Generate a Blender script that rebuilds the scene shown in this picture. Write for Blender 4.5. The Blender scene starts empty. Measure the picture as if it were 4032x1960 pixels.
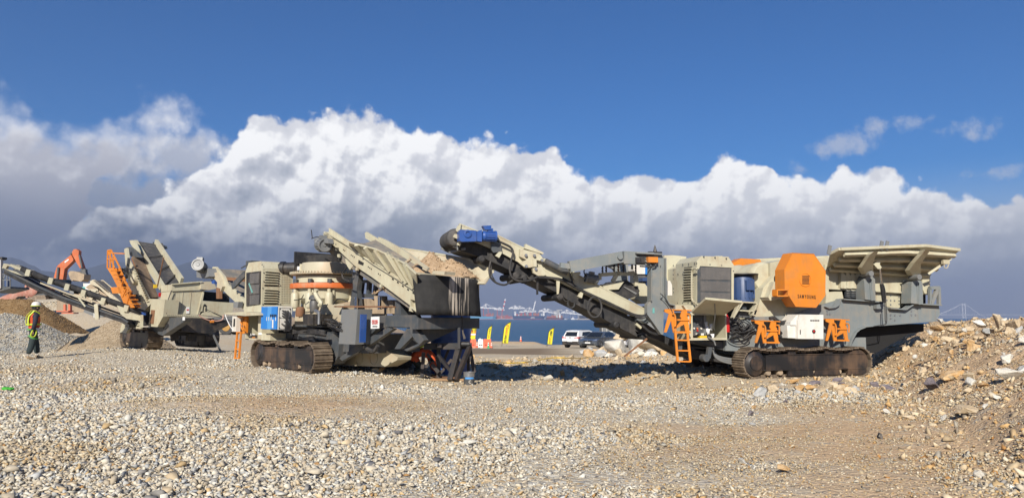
import bpy, bmesh, math, random
import numpy as np
from mathutils import Vector, Matrix, noise
C = bpy.context.scene.collection
R = math.radians
random.seed(7)
# ---------------------------------------------------------------- camera
FPX, W4, H4, CZ, HOR = 2912.0, 4032, 1960, 1.45, 1252
PITCH = math.atan((HOR - H4 / 2) / FPX)
cam = bpy.data.cameras.new('camera'); camo = bpy.data.objects.new('camera', cam); C.objects.link(camo)
cam.sensor_width = 36; cam.lens = FPX / W4 * 36; cam.clip_end = 40000; cam.clip_start = .1
camo.location = (0, 0, CZ); camo.rotation_euler = (math.pi / 2 + PITCH, 0, 0)
bpy.context.scene.camera = camo
CAM = Vector((0, 0, CZ))
CF, CU = Vector((0, math.cos(PITCH), math.sin(PITCH))), Vector((0, -math.sin(PITCH), math.cos(PITCH)))
def ray(px, py):
    return CF * FPX + Vector((1, 0, 0)) * (px - W4 / 2) - CU * (py - H4 / 2)
# ---------------------------------------------------------------- node helpers
class NT:
    def __init__(s, tree): s.t = tree; s.n = tree.nodes; s.l = tree.links; s.n.clear()
    def new(s, typ, **kw):
        n = s.n.new(typ)
        for k, v in kw.items(): setattr(n, k, v)
        return n
    def put(s, sock, v):
        if hasattr(v, 'node'): s.l.new(v, sock)
        elif v is not None: sock.default_value = v
    def m(s, op, a, b=None, c=None, clamp=False):
        n = s.new('ShaderNodeMath', operation=op, use_clamp=clamp)
        for i, v in enumerate((a, b, c)): s.put(n.inputs[i], v)
        return n.outputs[0]
    def vm(s, op, a, b=None):
        n = s.new('ShaderNodeVectorMath', operation=op); s.put(n.inputs[0], a)
        if op == 'SCALE': s.put(n.inputs[3], b)
        else: s.put(n.inputs[1], b)
        return n.outputs[0]
    def xyz(s, a, b, c=0.0):
        n = s.new('ShaderNodeCombineXYZ')
        for i, v in enumerate((a, b, c)): s.put(n.inputs[i], v)
        return n.outputs[0]
    def sep(s, v):
        n = s.new('ShaderNodeSeparateXYZ'); s.put(n.inputs[0], v); return n.outputs
    def smooth(s, v, a, b, x=0.0, y=1.0):
        n = s.new('ShaderNodeMapRange', interpolation_type='SMOOTHSTEP'); s.put(n.inputs[0], v)
        for i, q in enumerate((a, b, x, y)): s.put(n.inputs[i + 1], q)
        return n.outputs[0]
    def lin(s, v, a, b, x=0.0, y=1.0):
        n = s.new('ShaderNodeMapRange'); s.put(n.inputs[0], v)
        for i, q in enumerate((a, b, x, y)): s.put(n.inputs[i + 1], q)
        return n.outputs[0]
    def noise(s, vec, scale, detail=5, rough=.5, dim='3D', col=False, dist=0.0):
        n = s.new('ShaderNodeTexNoise', noise_dimensions=dim); s.put(n.inputs['Vector'], vec)
        n.inputs['Scale'].default_value = scale; n.inputs['Detail'].default_value = detail; n.inputs['Roughness'].default_value = rough
        n.inputs['Distortion'].default_value = dist
        return n.outputs['Color' if col else 'Fac']
    def vor(s, vec, scale, detail=0, rough=.5, dim='3D', feature='F1', out='Distance'):
        n = s.new('ShaderNodeTexVoronoi', voronoi_dimensions=dim, feature=feature); s.put(n.inputs['Vector'], vec)
        n.inputs['Scale'].default_value = scale
        if 'Detail' in n.inputs: n.inputs['Detail'].default_value = detail; n.inputs['Roughness'].default_value = rough
        return n.outputs[out]
    def mix(s, f, a, b, mode='MIX'):
        n = s.new('ShaderNodeMix', data_type='RGBA', blend_type=mode); s.put(n.inputs[0], f)
        for i, v in ((6, a), (7, b)):
            s.put(n.inputs[i], (*v, 1) if isinstance(v, tuple) and len(v) == 3 else v)
        return n.outputs[2]
    def curve(s, v, pts, x0, x1, y0, y1):
        """piecewise curve through (x,y) points"""
        n = s.new('ShaderNodeFloatCurve'); cv = n.mapping.curves[0]
        P = [((x - x0) / (x1 - x0), (y - y0) / (y1 - y0)) for x, y in pts]
        cv.points[0].location = P[0]; cv.points[1].location = P[-1]
        for p in P[1:-1]: cv.points.new(*p)
        n.mapping.update(); s.put(n.inputs['Value'], s.lin(v, x0, x1))
        return s.m('MULTIPLY_ADD', n.outputs[0], y1 - y0, y0)
# ---------------------------------------------------------------- sun + sky
SUN_EL, SUN_HEAD = R(31), R(13)            # the light travels towards SUN_HEAD right of +Y
sd = bpy.data.lights.new('sun', 'SUN'); sd.energy = 5.0; sd.angle = R(.53); sd.color = (1, .93, .82)
so = bpy.data.objects.new('sun', sd); C.objects.link(so)
SDIR = Vector((math.sin(SUN_HEAD) * math.cos(SUN_EL), math.cos(SUN_HEAD) * math.cos(SUN_EL), -math.sin(SUN_EL)))
so.rotation_euler = SDIR.to_track_quat('-Z', 'Y').to_euler()
world = bpy.data.worlds.new('World'); bpy.context.scene.world = world; world.use_nodes = True
def build_world():
    N = NT(world.node_tree)
    sky = N.new('ShaderNodeTexSky', sky_type='NISHITA', sun_disc=False, sun_elevation=SUN_EL, sun_rotation=math.pi + SUN_HEAD, altitude=0, air_density=1.0, dust_density=.3, ozone_density=4.0)
    skyc = N.mix(1.0, sky.outputs[0], (.0235, .060, .097), 'MULTIPLY')
    tc = N.new('ShaderNodeTexCoord').outputs['Generated']
    x, y, z = N.sep(tc)
    az = N.m('DEGREE_CAST' if False else 'MULTIPLY', N.m('ARCTAN2', x, y), 180 / math.pi)
    el = N.m('MULTIPLY', N.m('ARCSINE', z), 180 / math.pi)
    def ae(wx, wy):
        d = ray(wx * 1.5652, wy * 1.5652).normalized()
        return math.degrees(math.atan2(d.x, d.y)), math.degrees(math.asin(d.z))
    q = N.xyz(az, el)
    # warp so outlines look torn / billowed
    w1 = N.noise(q, .16, 6, .55, '2D'); w2 = N.vor(N.vm('ADD', q, N.vm('SCALE', N.noise(q, .5, 3, .5, '2D', True), .8)), .34, 2.0, .5, '2D', 'SMOOTH_F1')
    w3 = N.noise(q, 1.1, 7, .62, '2D'); w5 = N.vor(N.vm('ADD', q, N.vm('SCALE', N.noise(q, 1.6, 3, .5, '2D', True), .3)), 1.15, 2.0, .5, '2D', 'SMOOTH_F1')
    rag = N.m('ADD', N.m('MULTIPLY', N.m('SUBTRACT', w1, .5), 2.6), N.m('ADD', N.m('MULTIPLY', N.m('SUBTRACT', .40, w2), 3.0), N.m('ADD', N.m('MULTIPLY', N.m('SUBTRACT', w3, .5), .8), N.m('MULTIPLY', N.m('SUBTRACT', .4, w5), .85))))
    azw = N.m('ADD', az, N.m('ADD', N.m('MULTIPLY', N.m('SUBTRACT', N.noise(q, .13, 4, .55, '2D'), .5), 13), N.m('MULTIPLY', N.m('SUBTRACT', N.noise(q, .5, 6, .6, '2D'), .5), 4)))
    def prof(pts, ext, warp=False):
        P = [ae(*p) for p in pts]
        return N.curve(azw if warp else az, P, -36, 36, -12, 26)
    topB = prof([(0, 616), (150, 596), (260, 496), (440, 446), (520, 401), (600, 321), (640, 288), (720, 266), (820, 276), (900, 256), (980, 281), (1020, 316), (1100, 311), (1180, 338), (1290, 344), (1400, 361), (1450, 401), (1500, 428), (1560, 438), (1660, 426), (1720, 428), (1790, 401), (1860, 376), (1920, 394), (1970, 444), (2050, 438), (2160, 421), (2240, 426), (2330, 436), (2400, 481), (2480, 476), (2576, 466)], (6, 8))
    topA = prof([(0, 225), (60, 225), (120, 245), (220, 270), (260, 248), (330, 235), (420, 212), (460, 215), (500, 265), (535, 310), (560, 400), (620, 620)], (14, 0))
    botA = prof([(0, 900), (100, 900), (190, 820), (250, 640), (300, 520), (370, 455), (450, 400), (520, 350), (640, 300)], (-9, 18), True)
    # brightness relief of the billows (difference along the light's direction across the sky)
    def relief(off):
        v = N.vm('ADD', q, off)
        a = N.vor(N.vm('ADD', v, N.vm('SCALE', N.noise(v, .35, 4, .55, '2D', True), 1.6)), .26, 2.0, .5, '2D', 'SMOOTH_F1'); b = N.noise(v, .17, 5, .5, '2D')
        return N.m('ADD', N.m('MULTIPLY', a, -1.0), N.m('MULTIPLY', b, 1.1))
    fine = N.m('SUBTRACT', N.vor(N.vm('ADD', q, (-.15, .3, 0)), .95, 2.0, .55, '2D', 'SMOOTH_F1'), N.vor(q, .95, 2.0, .55, '2D', 'SMOOTH_F1'))
    rel = N.m('ADD', N.m('SUBTRACT', relief((0, 0, 0)), relief((-.5, 1.0, 0))), N.m('MULTIPLY', fine, .3))
    n_lo = N.noise(q, .075, 3, .5, '2D')
    # main bank
    dB = N.m('ADD', N.m('SUBTRACT', topB, el), N.m('MULTIPLY', rag, .56))
    mB = N.smooth(dB, -.12, .46)
    # left cloud: softer
    dA = N.m('ADD', N.m('MINIMUM', N.m('SUBTRACT', topA, el), N.m('SUBTRACT', el, botA)), N.m('MULTIPLY', rag, 1.05))
    mA = N.smooth(dA, -.6, 3.4)
    # wisps
    def blob(wx, wy, rx, ry, k):
        ca, ce = ae(wx, wy)
        dx = N.m('MULTIPLY', N.m('SUBTRACT', az, ca), 1 / rx); dy = N.m('MULTIPLY', N.m('SUBTRACT', el, ce), 1 / ry)
        return N.m('MULTIPLY', N.m('SUBTRACT', 1.0, N.m('ADD', N.m('MULTIPLY', dx, dx), N.m('MULTIPLY', dy, dy))), k)
    bl = None
    for b in ((2140, 352, 2.6, 1.3, 1.0), (2070, 375, 1.3, .8, .7), (2190, 330, 1.2, 1.0, .9), (2300, 308, 1.6, .7, .65), (2440, 322, 1.8, 1.1, .8), (2370, 330, 1.0, .6, .4), (2535, 430, 1.9, .7, 1.0), (2000, 425, 1.3, .8, .45), (2420, 435, 1.0, .6, .4), (480, 395, 2.6, 1.6, .75), (400, 440, 2.6, 1.5, .8), (560, 370, 2.0, 1.2, .6), (300, 470, 3.0, 1.5, .9)):
        o = blob(*b); bl = o if bl is None else N.m('MAXIMUM', bl, o)
    w4 = N.noise(q, .55, 6, .6, '2D')
    mC = N.m('MULTIPLY', N.smooth(N.m('ADD', bl, N.m('MULTIPLY', N.m('SUBTRACT', w4, .55), 3.4)), 0.0, 1.3), .62)
    # grey-blue underside tone: darker to the left and towards the horizon
    side = N.smooth(az, -22, 20)
    dark = N.mix(side, (.065, .10, .185), (.29, .34, .45))
    mid = N.mix(side, (.26, .315, .41), (.70, .74, .80))
    up = N.m('ADD', el, N.m('MULTIPLY', N.m('SUBTRACT', n_lo, .5), 4.5))
    low = N.mix(N.smooth(up, 2.0, 10.0), dark, mid)
    edgeup = N.curve(az, [(-36, 7.6), (-30, 6.8), (-22, 5.9), (-17, 5.6), (-12, 7.4), (-6, 7.6), (0, 6.3), (8, 5.2), (16, 4.8), (26, 5.0), (36, 5.2)], -36, 36, 0, 20)
    vert = N.smooth(N.m('SUBTRACT', up, edgeup), -2.6, 3.2, -.62, .46)
    litB = N.m('ADD', N.m('MULTIPLY', rel, 1.0), N.m('ADD', N.smooth(dB, 3.5, .1, .0, .42), vert))
    cB = N.mix(N.smooth(litB, -.75, .75), low, N.mix(N.smooth(rel, -.22, .2), (.86, .87, .92), (1.18, 1.18, 1.18)))
    cA = N.mix(N.smooth(N.m('ADD', N.m('MULTIPLY', rel, .9), N.m('ADD', N.smooth(dA, 4.5, .3, -.2, .45), N.smooth(up, 6, 15, -.6, .3))), -.6, .65), N.mix(N.smooth(up, 2.5, 11.5), (.15, .18, .28), (.60, .61, .68)), (1.05, 1.05, 1.07))
    c = N.mix(mC, skyc, (.62, .66, .76))
    bl2 = None
    for b in ((330, 430, 4.0, 2.2, 1.0), (430, 400, 3.0, 1.6, .9), (520, 385, 2.4, 1.5, .8), (270, 500, 4.5, 2.0, 1.1), (400, 470, 3.5, 1.6, 1.0), (180, 480, 4, 2.5, 1.1)):
        o_ = blob(*b); bl2 = o_ if bl2 is None else N.m('MAXIMUM', bl2, o_)
    mD = N.m('MULTIPLY', N.smooth(N.m('ADD', bl2, N.m('MULTIPLY', N.m('SUBTRACT', N.noise(q, .35, 6, .6, '2D'), .5), 2.6)), -.1, 1.0), .9)
    c = N.mix(mD, c, N.mix(N.smooth(up, 6, 13), (.30, .34, .44), (.58, .61, .70)))
    c = N.mix(mA, c, cA)
    c = N.mix(mB, c, cB)
    # dim veil close to the horizon
    veil = N.m('MULTIPLY', N.smooth(el, 11, 1.5), .85)
    c = N.mix(veil, c, low)
    bg = N.new('ShaderNodeBackground'); N.put(bg.inputs[0], c); bg.inputs[1].default_value = .70
    o = N.new('ShaderNodeOutputWorld'); N.l.new(bg.outputs[0], o.inputs[0])
build_world()
world.cycles.sampling_method = 'MANUAL'; world.cycles.sample_map_resolution = 512
sc = bpy.context.scene
sc.view_settings.view_transform = 'Standard'; sc.view_settings.look = 'None'; sc.view_settings.gamma = 1; sc.view_settings.exposure = .45
sc.render.engine = 'CYCLES'; sc.cycles.max_bounces = 5; sc.cycles.diffuse_bounces = 2; sc.cycles.glossy_bounces = 2; sc.cycles.volume_bounces = 0
sc.cycles.use_denoising = True
# ---------------------------------------------------------------- pixel -> place helpers
def zoom(x0, y0, s): return lambda x, y: (x0 + x * s, y0 + y * s)
z1 = zoom(0, 900, .47916); z2 = zoom(900, 860, .52724); z3 = zoom(1200, 860, .54311); z4 = zoom(1700, 860, .54315)
z5 = zoom(2500, 920, .49536); z6 = zoom(3100, 920, .49522); zt = zoom(2850, 1140, .30349); zh = zoom(3250, 960, .27162)
zg = zoom(2100, 960, .23963); zc = zoom(1250, 880, .30344); zs = zoom(480, 920, .39939); zr = zoom(3560, 1180, .19171)
zp = zoom(2600, 1130, .24764); zq = zoom(860, 1160, .20765); zv = zoom(1720, 860, .27154); zk = zoom(1540, 1180, .2715)
zf = zoom(1850, 1160, .21351); zb = zoom(0, 980, .21561); ze = zoom(2500, 980, .25559); zw = zoom(0, 0, 1.56522); zn = zoom(2180, 1240, .17081)
zl = zoom(0, 1150, .35934); zm = zoom(1700, 1300, .52724)
def at(p, D):
    d = ray(*p); return CAM + d * (D / d.y)
def onz(p, z):
    d = ray(*p); return CAM + d * ((z - CZ) / d.z)
class Frame:
    def __init__(s, p, D, deg):
        s.o = at(p, D); s.a = R(deg)
        s.ex = Vector((math.cos(s.a), math.sin(s.a), 0)); s.ey = Vector((-math.sin(s.a), math.cos(s.a), 0))
    def loc(s, w): q = w - s.o; return Vector((q.dot(s.ex), q.dot(s.ey), q.z))
    def w(s, v): return s.o + s.ex * v[0] + s.ey * v[1] + Vector((0, 0, v[2]))
    def _hit(s, p, n, k):
        d = ray(*p); t = (k - (CAM - s.o).dot(n)) / d.dot(n); return s.loc(CAM + d * t)
    def S(s, p, Y): return s._hit(p, s.ey, Y)          # on the side plane at local Y
    def E(s, p, X): return s._hit(p, s.ex, X)          # on the end plane at local X
    def Z(s, p, z):
        d = ray(*p); return s.loc(CAM + d * ((s.o.z + z - CZ) / d.z))
# ---------------------------------------------------------------- mesh builder
V = Vector
class MB:
    def __init__(s): s.v = []; s.f = []; s.sm = []
    def add(s, vs, fs, smooth=False):
        b = len(s.v); s.v += [tuple(v) for v in vs]; s.f += [tuple(b + i for i in f) for f in fs]; s.sm += [smooth] * len(fs); return s
    def box(s, a, b):
        (x0, y0, z0), (x1, y1, z1_) = a, b
        P = [(x, y, z) for z in (z0, z1_) for y in (y0, y1) for x in (x0, x1)]
        return s.add(P, [(0, 2, 3, 1), (4, 5, 7, 6), (0, 1, 5, 4), (2, 6, 7, 3), (0, 4, 6, 2), (1, 3, 7, 5)])
    def prism(s, pts, off):
        n = len(pts); off = V(off); A = [V(p) for p in pts]
        # consistent winding: make the front face look against the offset
        nrm = V((0, 0, 0))
        for i in range(n): nrm += A[i].cross(A[(i + 1) % n])
        if nrm.dot(off) > 0: A.reverse()
        B = [p + off for p in A]
        return s.add(A + B, [tuple(range(n)), tuple(range(2 * n - 1, n - 1, -1))] + [((i + 1) % n, i, n + i, n + (i + 1) % n) for i in range(n)])
    def bar(s, p, q, w, h, up=(0, 0, 1)):
        p, q, up = V(p), V(q), V(up); d = (q - p).normalized()
        sd = d.cross(up)
        if sd.length < 1e-4: sd = d.cross(V((1, 0, 0)))
        sd.normalize(); u = sd.cross(d)
        c = [p + sd * (w / 2 * i) + u * (h / 2 * j) for i, j in ((-1, -1), (1, -1), (1, 1), (-1, 1))]
        return s.prism(c, q - p)
    def tube(s, pts, r, n=8, smooth=True, r2=None):
        pts = [V(p) for p in pts]; m = len(pts); vs = []; fs = []; ref = None
        for i, p in enumerate(pts):
            d = (pts[min(i + 1, m - 1)] - pts[max(i - 1, 0)]).normalized()
            if ref is None: ref = d.orthogonal().normalized()
            ref = (ref - d * ref.dot(d)).normalized(); b = d.cross(ref)
            rr = r if r2 is None else r + (r2 - r) * i / (m - 1)
            vs += [p + (ref * math.cos(a) + b * math.sin(a)) * rr for a in (2 * math.pi * k / n for k in range(n))]
        for i in range(m - 1):
            fs += [(i * n + k, i * n + (k + 1) % n, (i + 1) * n + (k + 1) % n, (i + 1) * n + k) for k in range(n)]
        s.add(vs, fs, smooth)
        return s.add([vs[k] for k in range(n)] + [vs[(m - 1) * n + k] for k in range(n)], [tuple(range(n - 1, -1, -1)), tuple(range(n, 2 * n))])
    def cyl(s, p, q, r, n=20, r2=None): return s.tube([p, q], r, n, True, r2)
    def lathe(s, c, prof, n=32, axis=(0, 0, 1), smooth=True):
        c = V(c); ax = V(axis).normalized(); u = ax.orthogonal().normalized(); w = ax.cross(u); vs = []; fs = []
        for r, h in prof: vs += [c + ax * h + (u * math.cos(2 * math.pi * k / n) + w * math.sin(2 * math.pi * k / n)) * r for k in range(n)]
        for i in range(len(prof) - 1):
            fs += [(i * n + k, i * n + (k + 1) % n, (i + 1) * n + (k + 1) % n, (i + 1) * n + k) for k in range(n)]
        return s.add(vs, fs, smooth)
    def quad(s, a, b, c, d, t=.02):
        a, b, c, d = V(a), V(b), V(c), V(d); n = (b - a).cross(d - a).normalized() * t
        return s.prism([a, b, c, d], n)
    def path(s, fn, pts, r, k=6):
        """smooth tube through points"""
        P = [V(p) for p in pts]; out = []
        for i in range(len(P) - 1):
            p0, p1, p2, p3 = P[max(i - 1, 0)], P[i], P[i + 1], P[min(i + 2, len(P) - 1)]
            for j in range(6):
                t = j / 6; out.append(.5 * (2 * p1 + (p2 - p0) * t + (2 * p0 - 5 * p1 + 4 * p2 - p3) * t * t + (3 * p1 - p0 - 3 * p2 + p3) * t ** 3))
        out.append(P[-1]); return s.tube(out, r, k)
    def mesh(s, name):
        me = bpy.data.meshes.new(name); me.from_pydata(s.v, [], s.f); me.polygons.foreach_set('use_smooth', s.sm); me.update()
        if any(s.sm): me.set_sharp_from_angle(angle=R(38))
        return me
    def build(s, name, mat, parent=None, label=None):
        o = bpy.data.objects.new(name, s.mesh(name)); C.objects.link(o)
        if mat: o.data.materials.append(mat)
        if parent is not None: o.parent = parent
        if label: o['label'] = label
        return o
def tag(o, label=None, cat=None, group=None, kind=None):
    for k, v in (('label', label), ('category', cat), ('group', group), ('kind', kind)):
        if v: o[k] = v
    return o
def empty(name, loc, rz=0.0, label=None, cat=None, group=None):
    o = bpy.data.objects.new(name, None); C.objects.link(o); o.location = loc; o.rotation_euler = (0, 0, rz); o.empty_display_size = .2
    return tag(o, label, cat, group)
def copy_tree(o, parent=None):
    c = o.copy(); C.objects.link(c)
    if parent is not None: c.parent = parent
    for ch in [x for x in bpy.data.objects if x.parent == o]: copy_tree(ch, c)
    return c
# ---------------------------------------------------------------- materials
def mat(name, col, rough=.5, metal=0.0, dirt=None, streak=None, amt=.35, scale=3.0, fade=.1, bump=0.0, bscale=40, spec=.5, low=None):
    m = bpy.data.materials.new(name); m.use_nodes = True; N = NT(m.node_tree)
    b = N.new('ShaderNodeBsdfPrincipled'); o = N.new('ShaderNodeOutputMaterial'); N.l.new(b.outputs[0], o.inputs[0])
    tc = N.new('ShaderNodeTexCoord').outputs['Object']
    f = N.noise(tc, .9, 4, .6)
    col = tuple(x * .80 for x in col); c = N.mix(N.lin(f, .3, .7, 0, 1), tuple(x * (1 - fade) for x in col), tuple(min(1, x * (1 + fade)) for x in col))
    if dirt:
        d = N.m('MULTIPLY', N.smooth(N.m('ADD', N.noise(tc, scale, 6, .65), N.m('MULTIPLY', N.noise(N.vm('MULTIPLY', tc, (6, 6, .7)), 1.4, 4, .6), .45)), .62, 1.0), amt)
        c = N.mix(d, c, dirt)
    if streak:                                # rain and rust runs down the plates
        k = N.m('MULTIPLY', N.smooth(N.noise(N.vm('MULTIPLY', tc, (9, 9, .55)), 1.0, 5, .7), .56, .72), N.smooth(N.noise(tc, 1.1, 3, .5), .42, .62))
        c = N.mix(N.m('MULTIPLY', k, streak), c, (.20, .115, .055))
    if low:                                   # dust lying on upward faces and splashed on the low parts
        dcol, zt_, am = low
        h = N.sep(tc)[2]
        k = N.m('MULTIPLY', N.m('MULTIPLY', N.smooth(h, zt_, 0.0), N.smooth(N.noise(tc, 2.2, 6, .65), .3, .7)), am)
        c = N.mix(k, c, dcol)
    N.put(b.inputs['Base Color'], c)
    N.put(b.inputs['Roughness'], N.lin(f, .3, .7, max(.05, rough - .1), min(1, rough + .12)))
    b.inputs['Metallic'].default_value = metal; b.inputs['Specular IOR Level'].default_value = spec
    if bump:
        bp = N.new('ShaderNodeBump'); bp.inputs['Strength'].default_value = bump; bp.inputs['Distance'].default_value = .02
        N.put(bp.inputs['Height'], N.noise(tc, bscale, 5, .6)); N.l.new(bp.outputs[0], b.inputs['Normal'])
    m.diffuse_color = (*col, 1); return m
DUST = (.36, .28, .19)
M = dict(
    beige=mat('beige_paint', (.545, .515, .375), .5, dirt=(.33, .25, .16), amt=.6, scale=2.6, streak=.5),
    beige_dusty=mat('dusty_beige_paint', (.50, .455, .335), .6, dirt=(.42, .30, .19), amt=.8, scale=1.6, streak=.5),
    grey=mat('grey_paint', (.20, .225, .23), .5, dirt=DUST, amt=.32, streak=.4),
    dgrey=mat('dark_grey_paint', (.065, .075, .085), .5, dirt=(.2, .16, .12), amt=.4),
    orange=mat('orange_paint', (.74, .235, .018), .5, dirt=(.34, .17, .06), amt=.5, fade=.1, streak=.5),
    red_orange=mat('red_orange_ring', (.66, .15, .03), .55, dirt=DUST, amt=.7),
    blue=mat('blue_machine_paint', (.025, .09, .34), .42, dirt=(.1, .1, .12), amt=.3),
    dblue=mat('dark_blue_motor', (.035, .075, .19), .45, dirt=(.1, .1, .12), amt=.3),
    cblue=mat('cabinet_blue', (.02, .20, .60), .4, fade=.06),
    cblue2=mat('cabinet_light_blue', (.08, .31, .68), .4, fade=.05),
    white=mat('white_paint', (.76, .745, .69), .4, dirt=(.45, .33, .2), amt=.4, streak=.35),
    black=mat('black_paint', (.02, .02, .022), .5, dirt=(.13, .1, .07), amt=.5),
    black_rust=mat('black_frame_rust', (.018, .019, .022), .5, dirt=(.12, .07, .04), amt=.45, scale=1.3),
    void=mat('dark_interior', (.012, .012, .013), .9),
    rubber=mat('black_rubber', (.022, .022, .024), .7, dirt=(.15, .13, .11), amt=.35, scale=4),
    belt=mat('belt_rubber', (.045, .046, .05), .75, dirt=(.2, .17, .14), amt=.4, scale=2),
    belt_top=mat('worn_grey_belt', (.16, .155, .14), .8, dirt=(.34, .26, .18), amt=.7, scale=2),
    track=mat('track_steel', (.19, .145, .105), .6, metal=.35, dirt=(.38, .30, .215), amt=.6, scale=5),
    track_frame=mat('track_frame_black', (.018, .018, .02), .45, dirt=(.20, .12, .07), amt=.55, scale=1.1),
    steel=mat('bare_steel', (.45, .46, .47), .35, metal=.8, dirt=(.2, .15, .1), amt=.3),
    motor_grey=mat('grey_motor', (.19, .197, .20), .45, dirt=(.2, .18, .15), amt=.35),
    chrome=mat('chrome_rod', (.85, .86, .88), .12, metal=1.0, fade=.02),
    mesh_grey=mat('radiator_mesh', (.115, .108, .104), .6, bump=.4, bscale=90, dirt=(.2, .18, .16), amt=.3),
    rust=mat('rusty_steel', (.24, .115, .055), .8, dirt=(.1, .06, .04), amt=.6),
    dusty=mat('dust_covered_steel', (.42, .32, .215), .8, dirt=(.14, .11, .085), amt=.7, scale=2.5),
    red=mat('red_enamel', (.55, .02, .02), .35),
    yellow=mat('yellow_plastic', (.75, .50, .03), .4),
    chain=mat('dark_chain', (.05, .04, .035), .5, metal=.5),
    ink=mat('black_lettering', (.012, .012, .012), .5),
    rink=mat('red_lettering', (.6, .03, .02), .5),
    paper=mat('white_paper', (.8, .8, .78), .6, fade=.03),
    glass=mat('dark_glass', (.015, .018, .022), .08, spec=.8, fade=0),
    cloth=mat('white_cloth', (.75, .75, .75), .9),
    wood=mat('weathered_wood', (.36, .22, .11), .8, dirt=(.15, .09, .05), amt=.6),
    teal=mat('teal_paint', (.12, .42, .40), .5, dirt=DUST, amt=.3),
    conc=mat('pale_concrete', (.48, .47, .44), .8, dirt=(.3, .28, .25), amt=.5))
def text_mesh(txt, size, mat_, parent, origin, right, up, name='lettering', depth=.003, bold=0.0, align='CENTER', sx=1.0):
    """flat lettering: origin, right and up are in the parent's space"""
    cu = bpy.data.curves.new(name, 'FONT'); cu.body = txt; cu.size = size; cu.extrude = depth; cu.offset = bold; cu.align_x = align; cu.align_y = 'CENTER'; cu.resolution_u = 2; cu.space_character = 1.06
    t = bpy.data.objects.new(name, cu); C.objects.link(t); dg = bpy.context.evaluated_depsgraph_get(); dg.update()
    me = bpy.data.meshes.new_from_object(t.evaluated_get(dg)); bpy.data.objects.remove(t)
    r_, u_ = V(right).normalized(), V(up).normalized(); n_ = r_.cross(u_); r_ = r_ * sx
    me.transform(Matrix(((*[r_.x, u_.x, n_.x], origin[0]), (r_.y, u_.y, n_.y, origin[1]), (r_.z, u_.z, n_.z, origin[2]), (0, 0, 0, 1))))
    o = bpy.data.objects.new(name, me); C.objects.link(o); me.materials.clear(); me.materials.append(mat_)
    if parent is not None: o.parent = parent
    return o
# ---------------------------------------------------------------- shared machine parts
def crawler(root, X0, X1, Y0, w, h, n=46, sag=.05):
    """crawler track: shoe chain, side frame, drive wheel, idler wheel, rollers"""
    r = h / 2; zc = r; L = X1 - X0 - 2 * r; per = 2 * L + 2 * math.pi * r; b = MB(); n_ = n
    def pos(t):
        t %= per
        if t < L: return V((X0 + r + t, 0, 0)), 0.0
        t -= L
        if t < math.pi * r: a = t / r; return V((X1 - r + math.sin(a) * r, 0, zc - math.cos(a) * r)), a
        t -= math.pi * r
        if t < L:
            k = t / L; s_ = -sag * abs(math.sin(k * math.pi * 3)) * (1 if 0 < k < 1 else 0); return V((X1 - r - t, 0, h + s_)), math.pi
        t -= L; a = t / r; return V((X0 + r - math.sin(a) * r, 0, zc + math.cos(a) * r)), math.pi + a
    pit = per / n_
    for i in range(n_):
        p, a = pos((i + .5) * pit); d = V((math.cos(a), 0, math.sin(a))); u = V((-math.sin(a), 0, math.cos(a)))   # u points inward
        def blk(l0, l1, u0, u1, y0, y1):
            c = [p + d * l + u * q for l, q in ((l0, u0), (l1, u0), (l1, u1), (l0, u1))]
            b.prism([V((q.x, y0, q.z)) for q in c], (0, y1 - y0, 0))
        blk(-pit * .46, pit * .46, .004, .026, Y0, Y0 + w)
        blk(-pit * .40, -pit * .22, -.026, .006, Y0 + .004, Y0 + w - .004)
        blk(-pit * .02, pit * .12, -.016, .006, Y0 + .004, Y0 + w - .004)
        blk(-pit * .42, pit * .42, .026, .085, Y0 + w * .3, Y0 + w * .42); blk(-pit * .42, pit * .42, .026, .085, Y0 + w * .58, Y0 + w * .7)
    t = b.build('crawler_track', M['track'], root)
    f = MB(); z0, z1_ = h * .30, h * .76; ya, yb = Y0 + .05, Y0 + w - .06
    f.box((X0 + r + .28, ya, z0), (X1 - r * .55, yb, z1_)); f.box((X0 + r - .12, ya + .04, z0 + .06), (X0 + r + .29, yb, z1_ - .05))
    f.box((X0 + r + .2, ya - .03, z0 - .03), (X1 - r * .5, ya + .04, z0)); f.box((X0 + r + .35, ya - .02, z1_), (X1 - r * .6, ya + .06, z1_ + .02))
    for k in range(2):
        x = X0 + r + L * (.36 + .36 * k); f.box((x - .11, ya + .05, z1_), (x + .11, yb, h - .09))
    for x, wd in ((X0 + r + L * .42, .38), (X0 + r + L * .68, .38), (X1 - r * 1.15, .3)):
        f.prism([(x - wd, ya - .02, .05), (x + wd, ya - .02, .05), (x + wd * .9, ya - .02, z0 - .035), (x - wd * .9, ya - .02, z0 - .035)], (0, .05, 0))
    f.build('side_frame', M['track_frame'], t)
    q = MB(); q.lathe((X0 + r, Y0 + .02, zc), [(0, 0), (r * .45, 0), (r * .47, .02), (r * .62, .05), (r * .8, .07), (r * .84, .12), (r * .84, w - .06), (0, w - .06)], 28, (0, 1, 0)); q.build('drive_wheel', M['track_frame'], t)
    q = MB(); q.lathe((X1 - r, Y0 + .06, zc), [(0, 0), (r * .8, 0), (r * .86, .03), (r * .86, w - .14), (0, w - .14)], 28, (0, 1, 0)); q.build('idler_wheel', M['track_frame'], t)
    for k in range(8):
        x = X0 + r + .25 + (L - .25) * (k + .3) / 8; q = MB(); q.lathe((x, Y0 + .05, z0 - .085), [(0, 0), (.06, 0), (.075, .02), (.075, w - .12), (0, w - .12)], 12, (0, 1, 0)); q.build('roller', M['dusty'], t)
    return t
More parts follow.
